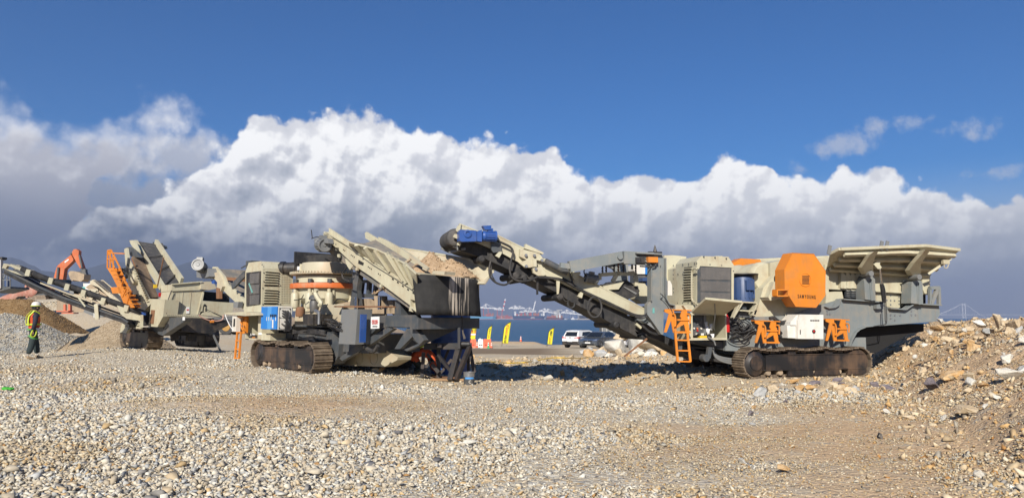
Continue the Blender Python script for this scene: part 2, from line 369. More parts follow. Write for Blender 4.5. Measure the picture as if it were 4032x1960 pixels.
def gearmotor(root, name, c, ax, r, L, mat_, fins=True):
    """electric motor along ax with fan cowl, cooling fins and terminal box"""
    c, ax = V(c), V(ax).normalized(); b = MB()
    b.lathe(c, [(0, 0), (r * .6, 0), (r * .92, .02), (r, .05), (r, L * .22), (r * .9, L * .25), (r * .9, L * .86), (r * 1.05, L * .87), (r * 1.05, L), (r * .85, L), (r * .8, L - .03), (r * .3, L - .035), (r * .25, L - .02), (0, L - .02)], 22, ax)
    up = V((0, 0, 1)) if abs(ax.z) < .8 else V((0, -1, 0)); sd = ax.cross(up).normalized(); up = sd.cross(ax).normalized()
    if fins:
        for k in range(14):
            a = 2 * math.pi * k / 14; d = up * math.cos(a) + sd * math.sin(a); b.bar(c + ax * L * .26 + d * r * .93, c + ax * L * .85 + d * r * .93, r * .06, r * .14, d)
    b.bar(c + ax * L * .4 + up * r * 1.2, c + ax * L * .75 + up * r * 1.2, r * 1.0, r * .55, up)
    return b.build(name, mat_, root)

def islands(o):
    """vertex index sets of a mesh's separate pieces"""
    me = o.data; par = list(range(len(me.vertices)))
    def find(a):
        while par[a] != a: par[a] = par[par[a]]; a = par[a]
        return a
    for e in me.edges: a, b = find(e.vertices[0]), find(e.vertices[1]); par[a] = b
    g = {}
    for i in range(len(par)): g.setdefault(find(i), []).append(i)
    return list(g.values())
def split_part(o, gap=None):
    """give each separate piece (or each cluster along local Y) its own object"""
    me = o.data; G_ = islands(o)
    if gap:
        c = sorted(G_, key=lambda q: sum(me.vertices[i].co.y for i in q) / len(q)); m = [sum(me.vertices[i].co.y for i in q) / len(q) for q in c]; out = [[]]
        for k, q in enumerate(c):
            if k and m[k] - m[k - 1] > gap: out.append([])
            out[-1] += q
        G_ = out
    if len(G_) < 2: return
    for n_, q in enumerate(G_):
        q = set(q); bm = bmesh.new(); bm.from_mesh(me); bm.verts.ensure_lookup_table(); bmesh.ops.delete(bm, geom=[v for v in bm.verts if v.index not in q], context='VERTS')
        m2 = bpy.data.meshes.new(me.name); bm.to_mesh(m2); bm.free()
        for mt in me.materials:
            if not m2.materials: m2.materials.append(mt)
        c = o if n_ == 0 else o.copy()
        if n_: C.objects.link(c)
        c['_m'] = 1; c.data = m2; del c['_m']
# ---------------------------------------------------------------- terrain
rng = np.random.default_rng(11)
def sstep(a, b, x): t = np.clip((x - a) / (b - a), 0, 1); return t * t * (3 - 2 * t)
def vnoise(x, y, f, seed=0):
    x = np.asarray(x, float) * f + seed * 17.3; y = np.asarray(y, float) * f - seed * 9.1
    xi, yi = np.floor(x).astype(int), np.floor(y).astype(int); fx, fy = x - xi, y - yi; fx = fx * fx * (3 - 2 * fx); fy = fy * fy * (3 - 2 * fy)
    def hsh(a, b): v = np.sin(a * 127.1 + b * 311.7 + seed) * 43758.5453; return v - np.floor(v)
    return (hsh(xi, yi) * (1 - fx) + hsh(xi + 1, yi) * fx) * (1 - fy) + (hsh(xi, yi + 1) * (1 - fx) + hsh(xi + 1, yi + 1) * fx) * fy
def fbm(x, y, f, o=4, seed=0):
    s = 0; a = .5
    for i in range(o): s = s + a * (vnoise(x, y, f * 2 ** i, seed + i) - .5); a *= .5
    return s
def bank_d(x, y):
    """signed distance inside the dirt bank's toe line (right of it = positive)"""
    # toe runs from (9.2,19.0) to (6.0,8.2)
    return (x - 9.1) * .94 - (y - 18.6) * .341 + fbm(x, y, .45, 3, 5) * 1.1
def right_dirt(x, y):
    """brown soil trodden into the stones in front of the bank"""
    d = bank_d(x, y); return .95 * sstep(-3.2, -.8, d + fbm(x, y, .6, 3, 61) * 2.2) * sstep(17.5, 15, y) * sstep(.25, .55, vnoise(x, y, .8, 31)) + .75 * sstep(.5, .75, vnoise(x * .5, y * 1.3, .5, 33)) * sstep(.3, 2.5, x) * sstep(14, 11, y)
def height(x, y):
    x = np.asarray(x, float); y = np.asarray(y, float)
    h = -.026 * np.maximum(y - 20, 0) + fbm(x, y, .25, 3, 1) * .16 * sstep(4, 9, y)
    h = h + .10 * np.exp(-((x + 6) / 4) ** 2 - ((y - 19) / 4) ** 2) + .47 * np.exp(-((x + 14.5) / 6.5) ** 2 - ((y - 29) / 6) ** 2)
    h = h + .16 * np.exp(-((x + 4.2) / 2.6) ** 2 - ((y - 11.5) / 1.6) ** 2)
    # flattened pads under the crawlers
    h = h - .10 * sstep(1.0, 0, np.abs(y - 19.5) / 3.5) * sstep(1, .6, np.abs(x - 7) / 4.5) * 0
    # rough rubble between the machines
    rub = sstep(18.5, 21, y) * sstep(36, 30, y) * sstep(-3.5, -1.5, x) * sstep(14, 11, x)
    h = h + rub * (fbm(x, y, .8, 5, 9) * .6 + .03)
    h = h - .36 * sstep(16.9, 18.2, y) * sstep(24, 20.5, y) * sstep(-2.4, -.9, x) * sstep(4.4, 2.2, x)
    # dirt bank: climbs to camera level, flat top
    d = bank_d(x, y); top = 1.47 + fbm(x, y, .5, 3, 3) * .25
    b = np.clip(d * .58, 0, None); b = np.where(b > top, top, b); b = b - .12 * sstep(.5, 0, np.abs(b - top))
    b = b + sstep(0, .6, d) * fbm(x, y, 1.1, 4, 4) * .34
    h = np.where(d > 0, h + np.clip(b, 0, None) + .0, h)
    # raised working ground behind on the left
    h = h + 1.15 * sstep(36, 60, y) * sstep(-13, -21, x) + (3.4 + fbm(x, y, .12, 3, 14) * 1.6) * sstep(50, 66, y) * sstep(-24, -34, x)
    # shore berm and the drop to the sea
    h = h + .45 * sstep(88, 91, y) * sstep(97, 94, y) * sstep(4.6, 2.5, x)
    h = h - 6.0 * sstep(96, 104, y) * sstep(-40, -30, x)
    return h
def gz(x, y): return float(height(x, y))
def onground(p, lo=6, hi=95):
    """where the view line through a picture point meets the terrain"""
    d = ray(*p); prev = lo
    for t in np.arange(lo, hi, .1):
        q = CAM + d * (t / d.y)
        if q.z <= gz(q.x, q.y): return V((q.x, q.y, gz(q.x, q.y)))
    q = CAM + d * (hi / d.y); return V((q.x, q.y, gz(q.x, q.y)))
PAL = np.array([(.56, .50, .40), (.63, .59, .50), (.70, .68, .62), (.47, .41, .32), (.52, .38, .21), (.42, .25, .11), (.28, .27, .26), (.16, .16, .175), (.44, .45, .45), (.58, .47, .32)])
PW = np.array([.29, .24, .075, .13, .045, .012, .05, .025, .10, .05])
def ground_mat():
    m = bpy.data.materials.new('crushed_stone_ground'); m.use_nodes = True; N = NT(m.node_tree)
    b = N.new('ShaderNodeBsdfPrincipled'); o = N.new('ShaderNodeOutputMaterial'); N.l.new(b.outputs[0], o.inputs[0]); b.inputs['Roughness'].default_value = .95; b.inputs['Specular IOR Level'].default_value = .2
    tc = N.new('ShaderNodeTexCoord').outputs['Object']
    at_ = N.new('ShaderNodeAttribute', attribute_name='zone'); zr_, zg_, zb_ = N.sep(at_.outputs['Color'])
    def stones(scale):
        v = N.new('ShaderNodeTexVoronoi'); N.put(v.inputs['Vector'], N.vm('MULTIPLY', tc, (1, .8, 1))); v.inputs['Scale'].default_value = scale
        r = N.new('ShaderNodeValToRGB'); N.put(r.inputs[0], N.sep(v.outputs['Color'])[0]); e = r.color_ramp; e.interpolation = 'CONSTANT'
        acc = 0
        for i, (c, w) in enumerate(zip(PAL, PW)):
            el_ = e.elements[i] if i < 2 else e.elements.new(acc); el_.position = acc; el_.color = (*c, 1); acc += w
        return r.outputs[0], v.outputs['Distance']
    s1, d1 = stones(15); s2, d2 = stones(33)
    f = N.smooth(N.noise(tc, .8, 5, .6), .35, .65)
    gravel = N.mix(f, s1, s2)
    dirtc = N.mix(N.noise(tc, 3, 6, .7), (.46, .325, .20), (.64, .475, .32))
    sandc = N.mix(N.noise(tc, 5, 6, .7), (.46, .38, .27), (.62, .54, .42))
    c = N.mix(N.m('MULTIPLY', zg_, N.smooth(N.noise(tc, 2.5, 5, .65), .3, .62)), gravel, sandc)
    c = N.mix(N.m('MULTIPLY', zr_, N.smooth(N.noise(tc, 2.1, 6, .65), .28, .5)), c, dirtc)
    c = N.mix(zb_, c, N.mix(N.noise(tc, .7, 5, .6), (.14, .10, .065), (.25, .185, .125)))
    c = N.mix(1.0, c, (.86, .83, .77), 'MULTIPLY')
    N.put(b.inputs['Base Color'], c)
    bp = N.new('ShaderNodeBump'); bp.inputs['Strength'].default_value = .8; bp.inputs['Distance'].default_value = .04
    hgt = N.m('ADD', N.m('MULTIPLY', N.m('SUBTRACT', 1, d1), .7), N.m('ADD', N.m('MULTIPLY', N.m('SUBTRACT', 1, d2), .4), N.m('MULTIPLY', N.noise(tc, 9, 6, .7), .9)))
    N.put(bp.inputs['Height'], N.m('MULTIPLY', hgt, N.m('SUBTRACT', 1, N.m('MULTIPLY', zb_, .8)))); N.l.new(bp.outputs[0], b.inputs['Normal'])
    return m
M['ground'] = ground_mat()
def build_ground():
    xs = np.concatenate([-np.geomspace(300, 19, 26)[:-1], np.arange(-19, 19, .14), np.geomspace(19, 300, 26)])
    ys = np.concatenate([np.linspace(-40, 3, 16)[:-1], np.arange(3, 34, .14), np.geomspace(34, 260, 110)])
    X, Y = np.meshgrid(xs, ys); Z = height(X, Y)
    Z += fbm(X, Y, 3.0, 3, 21) * .05 * (np.abs(X) < 22) * (Y < 40)
    nx, ny = len(xs), len(ys); idx = np.arange(nx * ny).reshape(ny, nx)
    F = np.stack([idx[:-1, :-1], idx[:-1, 1:], idx[1:, 1:], idx[1:, :-1]], -1).reshape(-1, 4)
    me = bpy.data.meshes.new('ground'); me.vertices.add(nx * ny); me.vertices.foreach_set('co', np.stack([X, Y, Z], -1).ravel())
    me.loops.add(F.size); me.loops.foreach_set('vertex_index', F.ravel()); me.polygons.add(len(F)); me.polygons.foreach_set('loop_start', np.arange(0, F.size, 4)); me.polygons.foreach_set('use_smooth', np.ones(len(F), bool))
    me.update(); me.validate()
    d = bank_d(X, Y)
    R_ = sstep(-.4, .5, d) * .95 + .75 * sstep(2.2, .2, np.hypot((X + 3.6) / 1.9, (Y - 11.8) / 1.0)) + .8 * sstep(88, 90, Y) + right_dirt(X, Y) + .25 * sstep(.62, .85, vnoise(X, Y, .4, 51))
    G_ = sstep(13.5, 17, Y + fbm(X, Y, .4, 3, 8) * 3) * sstep(1.0, -1, -X - 4) + .55 * sstep(15, 20, Y) + .5 * sstep(.5, .7, vnoise(X, Y, .35, 12))
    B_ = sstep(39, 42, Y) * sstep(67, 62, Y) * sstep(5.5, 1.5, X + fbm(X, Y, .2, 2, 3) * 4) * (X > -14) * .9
    col = np.stack([np.clip(R_, 0, 1), np.clip(G_, 0, 1), np.clip(B_, 0, 1), np.ones_like(X)], -1)
    a = me.color_attributes.new('zone', 'FLOAT_COLOR', 'POINT'); a.data.foreach_set('color', col.astype(np.float32).ravel())
    o = bpy.data.objects.new('ground', me); C.objects.link(o); me.materials.append(M['ground']); o['kind'] = 'structure'
build_ground()
# ---------------------------------------------------------------- loose stones
def hull_template(n, seed, flat=.62):
    r = random.Random(seed); bm = bmesh.new()
    for _ in range(n):
        v = V((r.gauss(0, 1), r.gauss(0, 1), r.gauss(0, 1))).normalized() * r.uniform(.8, 1.0); bm.verts.new((v.x, v.y * r.uniform(.75, 1), v.z * flat))
    bmesh.ops.convex_hull(bm, input=bm.verts); bmesh.ops.delete(bm, geom=[v for v in bm.verts if not v.link_faces], context='VERTS')
    bmesh.ops.triangulate(bm, faces=bm.faces); bm.verts.index_update()
    vs = np.array([v.co[:] for v in bm.verts]); fs = np.array([[v.index for v in f.verts] for f in bm.faces]); bm.free(); return vs, fs
TPL = [hull_template(6 + k % 4, 100 + k, .55 + .07 * (k % 5)) for k in range(20)]
def stone_mat():
    m = bpy.data.materials.new('crushed_stone'); m.use_nodes = True; N = NT(m.node_tree)
    b = N.new('ShaderNodeBsdfPrincipled'); o = N.new('ShaderNodeOutputMaterial'); N.l.new(b.outputs[0], o.inputs[0]); b.inputs['Roughness'].default_value = .9; b.inputs['Specular IOR Level'].default_value = .25
    tc = N.new('ShaderNodeTexCoord').outputs['Object']; a = N.new('ShaderNodeAttribute', attribute_name='tint').outputs['Color']
    n = N.noise(tc, 28, 5, .7); c = N.mix(N.lin(n, .3, .7, .0, 1), N.mix(1.0, a, (.73, .715, .68), 'MULTIPLY'), N.mix(1.0, a, (.91, .895, .86), 'MULTIPLY'))
    N.put(b.inputs['Base Color'], c); return m
M['stone'] = stone_mat()
def stones_mesh(name, P, size, cols, extra=None, tilt=.45):
    """one mesh of many separate stones; P positions, size radii, cols rgb per stone"""
    n = len(P); pick = rng.integers(0, len(TPL), n); VS, FS, CS, base = [], [], [], 0
    for k, (tv, tf) in enumerate(TPL):
        I = np.where(pick == k)[0]
        if not len(I): continue
        a = rng.uniform(0, 6.283, len(I)); tx, ty = rng.normal(0, tilt, (2, len(I))); ca, sa = np.cos(a), np.sin(a)
        sc = size[I][:, None] * np.stack([rng.uniform(.85, 1.25, len(I)), rng.uniform(.65, 1, len(I)), rng.uniform(.6, 1.1, len(I))], -1)
        q = tv[None] * sc[:, None]; x, y, z = q[..., 0], q[..., 1], q[..., 2]
        y, z = y * np.cos(tx)[:, None] - z * np.sin(tx)[:, None], y * np.sin(tx)[:, None] + z * np.cos(tx)[:, None]
        x, z = x * np.cos(ty)[:, None] + z * np.sin(ty)[:, None], -x * np.sin(ty)[:, None] + z * np.cos(ty)[:, None]
        x, y = x * ca[:, None] - y * sa[:, None], x * sa[:, None] + y * ca[:, None]
        vv = np.stack([x, y, z], -1) + P[I][:, None]; VS.append(vv.reshape(-1, 3)); CS.append(np.repeat(cols[I], len(tv), 0))
        FS.append((tf[None] + (np.arange(len(I)) * len(tv))[:, None, None]).reshape(-1, 3) + base); base += len(I) * len(tv)
    Vv, Ff, Cc = np.concatenate(VS), np.concatenate(FS), np.concatenate(CS)
    if extra is not None:
        ev, ef, ec = extra; ef = ef + len(Vv); Vv = np.concatenate([Vv, ev]); Cc = np.concatenate([Cc, ec]); Ff = np.concatenate([Ff, ef])
    me = bpy.data.meshes.new(name); me.vertices.add(len(Vv)); me.vertices.foreach_set('co', Vv.astype(np.float32).ravel())
    me.loops.add(Ff.size); me.loops.foreach_set('vertex_index', Ff.astype(np.int32).ravel()); me.polygons.add(len(Ff)); me.polygons.foreach_set('loop_start', np.arange(0, Ff.size, 3))
    me.update()
    a = me.color_attributes.new('tint', 'FLOAT_COLOR', 'POINT'); a.data.foreach_set('color', np.concatenate([Cc, np.ones((len(Cc), 1))], 1).astype(np.float32).ravel())
    o = bpy.data.objects.new(name, me); C.objects.link(o); me.materials.append(M['stone']); return o
def palette(n, warm=0.0):
    w = PW.copy(); w[[4, 5, 9]] *= 1 + 3 * warm; w[3] *= 1 + warm; w /= w.sum()
    c = PAL[rng.choice(len(PAL), n, p=w)] * rng.uniform(.82, 1.12, (n, 1)); return np.clip(c, 0, .85)
def scatter(n, y0, y1, margin=1.2, pw=1.0):
    """random ground points inside the wedge of ground seen from the camera, denser towards it"""
    y = (y0 ** pw + rng.random(n) * (y1 ** pw - y0 ** pw)) ** (1 / pw); x = (rng.random(n) * 2 - 1) * (y * .72 + margin); return x, y
def build_gravel():
    XS, YS, SS, CC = [], [], [], []
    for n, y0, y1, s0, s1, pw in ((56000, 4.6, 9.5, .017, .040, 1.6), (62000, 9.0, 15, .019, .042, 1.5), (46000, 14.5, 30, .024, .05, 1.3)):
        x, y = scatter(n, y0, y1, 1.2, pw); s = s0 + (s1 - s0) * rng.random(n) ** 1.8
        big = rng.random(n) < .025; s = s * (.72 + .62 * sstep(.3, .7, vnoise(x, y, .55, 41))); s = np.where(big, s * 1.8, s)
        # thinner where fine dirt shows through
        d = bank_d(x, y); dirt = np.clip(sstep(-.6, .8, d) + .8 * sstep(2.0, .4, np.hypot((x + 3.6) / 1.9, (y - 11.8) / 1.0)) + .7 * sstep(14.5, 17.5, y) * sstep(-4, -2, x) + right_dirt(x, y) + .35 * sstep(.62, .85, vnoise(x, y, .4, 51)), 0, 1)
        keep = rng.random(n) > dirt * .36; x, y, s, d, dirt = x[keep], y[keep], s[keep], d[keep], dirt[keep]
        s = s * (1 - .3 * dirt); c = palette(len(x), 0) ; cw = palette(len(x), 1.0); w = (rng.random(len(x)) < np.clip(sstep(-2, 7, x) * .5 + dirt * .5, 0, 1))[:, None]; c = np.where(w, cw, c)
        c = c * np.where(dirt[:, None] > .3, np.array([.93, .87, .77]), 1.0)
        XS.append(x); YS.append(y); SS.append(s); CC.append(c)
    x, y, s, c = map(np.concatenate, (XS, YS, SS, CC)); z = height(x, y) + s * rng.uniform(-.1, .5, len(x))
    g = stones_mesh('gravel', np.stack([x, y, z], -1), s, c); tag(g, 'pale crushed gravel covering the ground in front of the machines', 'gravel', kind='stuff')
    # coarse rubble: bank face, strip at its foot, ground between the machines
    n = 44000; x = rng.uniform(-3.5, 19, n); y = rng.uniform(6, 34, n); d = bank_d(x, y)
    p = sstep(-1.6, .2, d) * .5 + .75 * sstep(18.5, 20.5, y) * sstep(34, 29, y) * (x < 13) + .25 * sstep(1.5, 0, np.abs(d + .4)) + .22 * sstep(1, 4, x) * sstep(11, 15, y)
    k = (rng.random(n) < p) & (np.abs(x) < y * .72 + 1.2); x, y = x[k], y[k]; s = .022 + .075 * rng.random(len(x)) ** 3.2
    c = palette(len(x), 1.3) * np.array([1.0, .90, .76]); z = height(x, y) + s * rng.uniform(-.1, .45, len(x))
    g = stones_mesh('rubble', np.stack([x, y, z], -1), s, c, tilt=.7); tag(g, 'small broken tan stones strewn over the bank and between the machines', 'rubble', kind='stuff')
build_gravel()
# ---------------------------------------------------------------- rocks and boulders one can tell apart
def rock_mesh(seed, flat=.75, cuts=2):
    vs, fs = hull_template(10 + seed % 5, seed, flat); bm = bmesh.new(); vv = [bm.verts.new(v) for v in vs]
    for f in fs: bm.faces.new([vv[i] for i in f])
    bmesh.ops.dissolve_limit(bm, angle_limit=R(14), verts=bm.verts, edges=bm.edges)
    bmesh.ops.bevel(bm, geom=bm.edges[:], offset=.05, segments=1, affect='EDGES'); bmesh.ops.triangulate(bm, faces=bm.faces)
    bmesh.ops.subdivide_edges(bm, edges=bm.edges, cuts=cuts, use_grid_fill=True)
    for v in bm.verts:
        n = noise.fractal(v.co * 2.2 + V((seed, 0, 0)), .9, 2.1, 4); v.co += v.co.normalized() * n * .07
    me = bpy.data.meshes.new('rock'); bm.to_mesh(me); bm.free(); me.materials.append(None); return me
def rock_mat(name, c1, c2, vein):
    m = bpy.data.materials.new(name); m.use_nodes = True; N = NT(m.node_tree)
    b = N.new('ShaderNodeBsdfPrincipled'); o = N.new('ShaderNodeOutputMaterial'); N.l.new(b.outputs[0], o.inputs[0]); b.inputs['Roughness'].default_value = .9; b.inputs['Specular IOR Level'].default_value = .25
    g = N.new('ShaderNodeTexCoord'); oi = N.new('ShaderNodeObjectInfo'); tc = N.vm('ADD', g.outputs['Object'], N.vm('SCALE', oi.outputs['Location'], 3.0))
    c = N.mix(N.smooth(N.noise(tc, 1.3, 7, .65), .35, .65), c1, c2)
    c = N.mix(N.m('MULTIPLY', N.smooth(N.noise(tc, 2.6, 7, .7, dist=1.5), .56, .66), .7), c, vein)
    c = N.mix(N.lin(oi.outputs['Random'], 0, 1, 0, .4), c, N.mix(1.0, c, (.72, .66, .58), 'MULTIPLY'))
    N.put(b.inputs['Base Color'], c)
    bp = N.new('ShaderNodeBump'); bp.inputs['Strength'].default_value = .6; bp.inputs['Distance'].default_value = .06; N.put(bp.inputs['Height'], N.noise(tc, 5, 8, .7)); N.l.new(bp.outputs[0], b.inputs['Normal'])
    return m
RM = {'tan': rock_mat('tan_rock', (.50, .39, .25), (.60, .50, .36), (.40, .24, .10)), 'pale': rock_mat('pale_rock', (.56, .54, .48), (.68, .66, .60), (.45, .36, .24)),
      'orange': rock_mat('orange_rock', (.50, .30, .12), (.60, .44, .26), (.40, .17, .05)), 'grey': rock_mat('grey_rock', (.34, .35, .35), (.46, .46, .45), (.30, .25, .2)),
      'purple': rock_mat('purple_grey_rock', (.15, .13, .15), (.24, .21, .22), (.12, .1, .1))}
ROCKS = [rock_mesh(300 + k, .6 + .05 * (k % 6)) for k in range(10)]
def rock(x, y, r, colr, label, group=None, sink=.25, sz=(1, 1, 1), rot=None, name='rock', k=None, z=None):
    o = bpy.data.objects.new(name, ROCKS[rng.integers(0, 10) if k is None else k]); C.objects.link(o)
    o.material_slots[0].link = 'OBJECT'; o.material_slots[0].material = RM[colr]
    rot = rot or (rng.normal(0, .35), rng.normal(0, .35), rng.uniform(0, 6.28)); o.rotation_euler = rot; o.scale = (r * sz[0], r * sz[1], r * sz[2])
    o.location = (x, y, (gz(x, y) if z is None else z) + r * sz[2] * .6 * (1 - sink * 2)); return tag(o, label, 'rock', group)
SZW = lambda r: 'large' if r > .24 else ('fist-sized' if r < .1 else 'head-sized')
CW = {'tan': 'tan', 'pale': 'pale', 'orange': 'ochre', 'grey': 'grey', 'purple': 'purple'}
def label_rock(r, c, p, where, sz_):
    x, y = p
    if 'bank' in where: d = float(bank_d(x, y)); w_ = ('at the foot of' if d < .9 else 'halfway up' if d < 2.0 else 'near the crest of') + ' the dirt bank ' + ('by the crusher tail' if y > 17 else 'by the crawler track' if y > 13.5 else 'far from the crusher')
    elif where == 'on gravel': w_ = 'on gravel ' + ('against' if y > 16.8 else 'close before' if y > 14.8 else 'well before') + ' the crawler track ' + ('end' if x > 7.5 else 'drive wheel' if x < 5.5 else 'middle')
    elif 'strip' in where: w_ = 'in the rubble strip ' + ('before the cars' if y > 27 else 'under the conveyor' if y > 22 else 'before the conveyor shadow') + (' near the blue tank' if x < 0 else ' near the ladder' if x > 5 else '')
    else: w_ = 'on open gravel ' + ('before the drive wheel' if y > 9.5 else 'close to the camera') + (' towards the dirt bank' if x > 3.5 else '')
    return f'{SZW(r)} {sz_[0]} {CW[c]} rock {w_}'
def rocks_field(n, fn, r0, r1, probs, where, group):
    done = 0; t = 0
    while done < n and t < 9000:
        t += 1; p = fn()
        if p is None: continue
        r = r0 + (r1 - r0) * random.random() ** 2.2; c = random.choices(list(probs), list(probs.values()))[0]; sz_ = random.choice((('blocky', (1, .95, .95)), ('flat', (1.2, .95, .55)), ('long', (1.45, .8, .75)), ('wedge', (1.05, .7, 1.0))))
        rock(p[0], p[1], r, c, label_rock(r, c, p, where, sz_), group, sink=random.uniform(.1, .35), sz=sz_[1]); done += 1
def f_bank():
    y = random.uniform(8, 22); x = random.uniform(6, 17); d = float(bank_d(x, y)); return (x, y) if .1 < d < 3.2 and abs(x) < y * .71 else None
rocks_field(88, f_bank, .07, .26, dict(tan=7, pale=3, orange=2, grey=1, purple=.15), 'in the dirt bank', 'rocks half buried in the dirt bank')
def f_toe():
    y = random.uniform(12.5, 18.3); x = random.uniform(3.5, 10); d = float(bank_d(x, y)); return (x, y) if -2.6 < d < .1 else None
rocks_field(46, f_toe, .06, .22, dict(tan=4, pale=2.4, orange=2.2, grey=2.4, purple=3), 'on gravel', 'rocks at the foot of the dirt bank')
def f_mid():
    y = random.uniform(18.7, 31); x = random.uniform(-3.5, 9); return (x, y) if not (3.8 < x and y < 23) else None
rocks_field(104, f_mid, .08, .26, dict(tan=5, pale=3, orange=2.4, grey=1.5, purple=.6), 'in the rubble strip', 'rocks in the strip between the machines')
def f_fg():
    y = random.uniform(6.5, 12); x = random.uniform(-.5, 6.5); return (x, y) if bank_d(x, y) < -.3 else None
rocks_field(20, f_fg, .05, .11, dict(tan=4, pale=3, orange=2, grey=1.5, purple=.6), 'on open gravel', 'bigger stones lying on the open gravel')
# boulders with a place of their own
def px_rock(p, D, rpx, colr, label, group=None, sz=(1, 1, 1), k=0, rot=(0, 0, .4), name='boulder'):
    w = at(p, D); r = rpx / FPX * D * (1.6 if D > 30 else 1.1); o = rock(w.x, w.y, r, colr, label, group, sz=sz, k=k, rot=rot, name=name); o.location = w; o['category'] = 'boulder'; return o
px_rock(zr(1855, 450), 15.5, 36, 'tan', 'tall upright tan boulder standing on the crest of the bank', sz=(.85, .8, 1.35), k=3, rot=(.1, -.05, .3))
px_rock(zr(1540, 470), 15.3, 30, 'pale', 'pale white boulder leaning beside the tall upright boulder', sz=(1.2, .8, .8), k=1, rot=(.2, .5, .2))
px_rock(zr(1450, 390), 15.9, 20, 'tan', 'small rounded brown boulder on the crest behind the pale one', sz=(1.2, .9, .6), k=4)
px_rock(zr(1680, 640), 14.8, 29, 'grey', 'blocky light grey boulder below the tall upright boulder', sz=(1.15, .8, .85), k=6, rot=(.2, .2, .9))
px_rock(zr(985, 610), 15.2, 28, 'tan', 'square brown sandstone block near the crusher tail', sz=(1.05, .9, .75), k=7, rot=(0, .1, .2))
px_rock(zr(670, 590), 15.8, 29, 'orange', 'yellow stained boulder next to the crusher chassis end', sz=(1.1, .9, .95), k=2)
px_rock(zr(535, 680), 15.5, 17, 'pale', 'white angular boulder in front of the yellow stained one', sz=(1.2, .9, .8), k=5)
px_rock(zr(880, 480), 16.3, 30, 'tan', 'long tan boulder on the crest under the distant bridge', sz=(1.5, .9, .6), k=8)
px_rock(zr(1330, 600), 15.1, 26, 'tan', 'flat tan boulder between the square block and the grey boulder', sz=(1.3, .9, .6), k=9)
px_rock(zr(1220, 630), 14.9, 18, 'pale', 'cream wedge shaped boulder touching the square block', sz=(.9, .8, 1.0), k=0)
px_rock(zr(700, 440), 16.4, 22, 'pale', 'cream boulder touching the corner of the grey chassis', sz=(1.2, .9, .8), k=3)
px_rock(zr(960, 1080), 12.9, 20, 'orange', 'yellowish tan boulder in the middle of the bank face', sz=(.9, .7, 1.0), k=4)
px_rock(zr(2045, 1110), 12.0, 13, 'pale', 'round white boulder low on the bank face', sz=(1.1, .8, .7), k=5)
px_rock(zr(215, 1160), 13.8, 15, 'pale', 'pinkish white slab rock by the end of the crawler track', sz=(.8, .7, 1.1), k=6)
px_rock(zn(1420, 720), 36, 52, 'pale', 'biggest pale boulder in front of the parked cars', 'big boulders in front of the cars', sz=(1.25, .9, .85), k=6, rot=(.15, .1, 2.0))
px_rock(zn(1800, 690), 36.5, 48, 'pale', 'tall cracked pale boulder under the conveyor', 'big boulders in front of the cars', sz=(.9, .9, 1.2), k=3, rot=(.1, .1, 1.0))
px_rock(zn(1560, 480), 38, 28, 'tan', 'brown jagged boulder topping the boulder heap', 'big boulders in front of the cars', sz=(1.2, .9, .8), k=1)
px_rock(zn(2230, 760), 35, 46, 'tan', 'cream boulder at the heap end under the belt', 'big boulders in front of the cars', sz=(1.1, .9, .8), k=2)
px_rock(zn(2040, 690), 37, 30, 'pale', 'narrow white boulder behind the dark support leg', 'big boulders in front of the cars', sz=(.8, .8, 1.2), k=4)
px_rock(zn(1080, 820), 34.5, 20, 'tan', 'brown boulder at the foot of the heap nearest the sedan', 'big boulders in front of the cars', sz=(1.0, .8, .95), k=8)
px_rock(zn(860, 830), 34, 17, 'grey', 'light grey boulder in front of the sedan wheel', 'big boulders in front of the cars', sz=(.9, .8, .9), k=5)
px_rock(zn(720, 850), 34, 16, 'grey', 'low light grey boulder farthest from the belt', 'big boulders in front of the cars', sz=(1.2, .8, .7), k=9)
px_rock(zn(960, 860), 34.2, 15, 'tan', 'small ochre boulder at the foot of the heap', 'big boulders in front of the cars', sz=(1, .8, .9), k=7)
px_rock(zm(1450, 40), 38, 26, 'tan', 'sandy boulder capping the back of the heap', 'big boulders in front of the cars', sz=(1.3, 1, .8), k=0)
for q, rp, c, l in ((zm(870, 350), 26, 'pale', 'cream flat boulder lying at the front edge of the shadow'), (zm(970, 315), 22, 'orange', 'rusty orange boulder touching the cream flat one'), (zm(1255, 300), 20, 'orange', 'ochre boulder alone in the rubble strip'), (zm(1100, 330), 15, 'tan', 'tan boulder between the orange boulder and the ochre one'), (zm(690, 330), 18, 'grey', 'greyish boulder at the shadow corner'),
    (zt(990, 1260), 24, 'orange', 'large tan orange boulder in front of the crawler track'), (zoom(2832, 1400, .46584)(785, 265), 30, 'orange', 'big rusty boulder below the crawler rollers'), (zoom(2832, 1400, .46584)(1420, 465), 22, 'pale', 'light grey boulder at the foot of the bank'), (zoom(2832, 1400, .46584)(1560, 240), 24, 'tan', 'tan boulder by the front of the crawler track'), (zoom(2832, 1400, .46584)(1900, 525), 24, 'pale', 'white patched boulder lower on the bank toe'), (zoom(2832, 1400, .46584)(560, 380), 17, 'purple', 'dark purple boulder on the gravel'), (zoom(2832, 1400, .46584)(295, 435), 17, 'orange', 'bright orange boulder lying alone on the gravel'), (zoom(2832, 1400, .46584)(1250, 1020), 24, 'tan', 'cream slab close to the camera on the gravel'), (zoom(2832, 1400, .46584)(1550, 695), 20, 'tan', 'brown boulder in the brown dirt before the bank')):
    w = onground((q[0], q[1] + rp * .6)); r = rp / FPX * w.y; rock(w.x, w.y, r, c, l, sink=.12, name='boulder', sz=(1.1, .9, .85))['category'] = 'boulder'
def f_heap():
    q = zn(random.uniform(640, 2600), random.uniform(760, 900)); w = at(q, random.uniform(33, 37.5)); return (w.x, w.y)
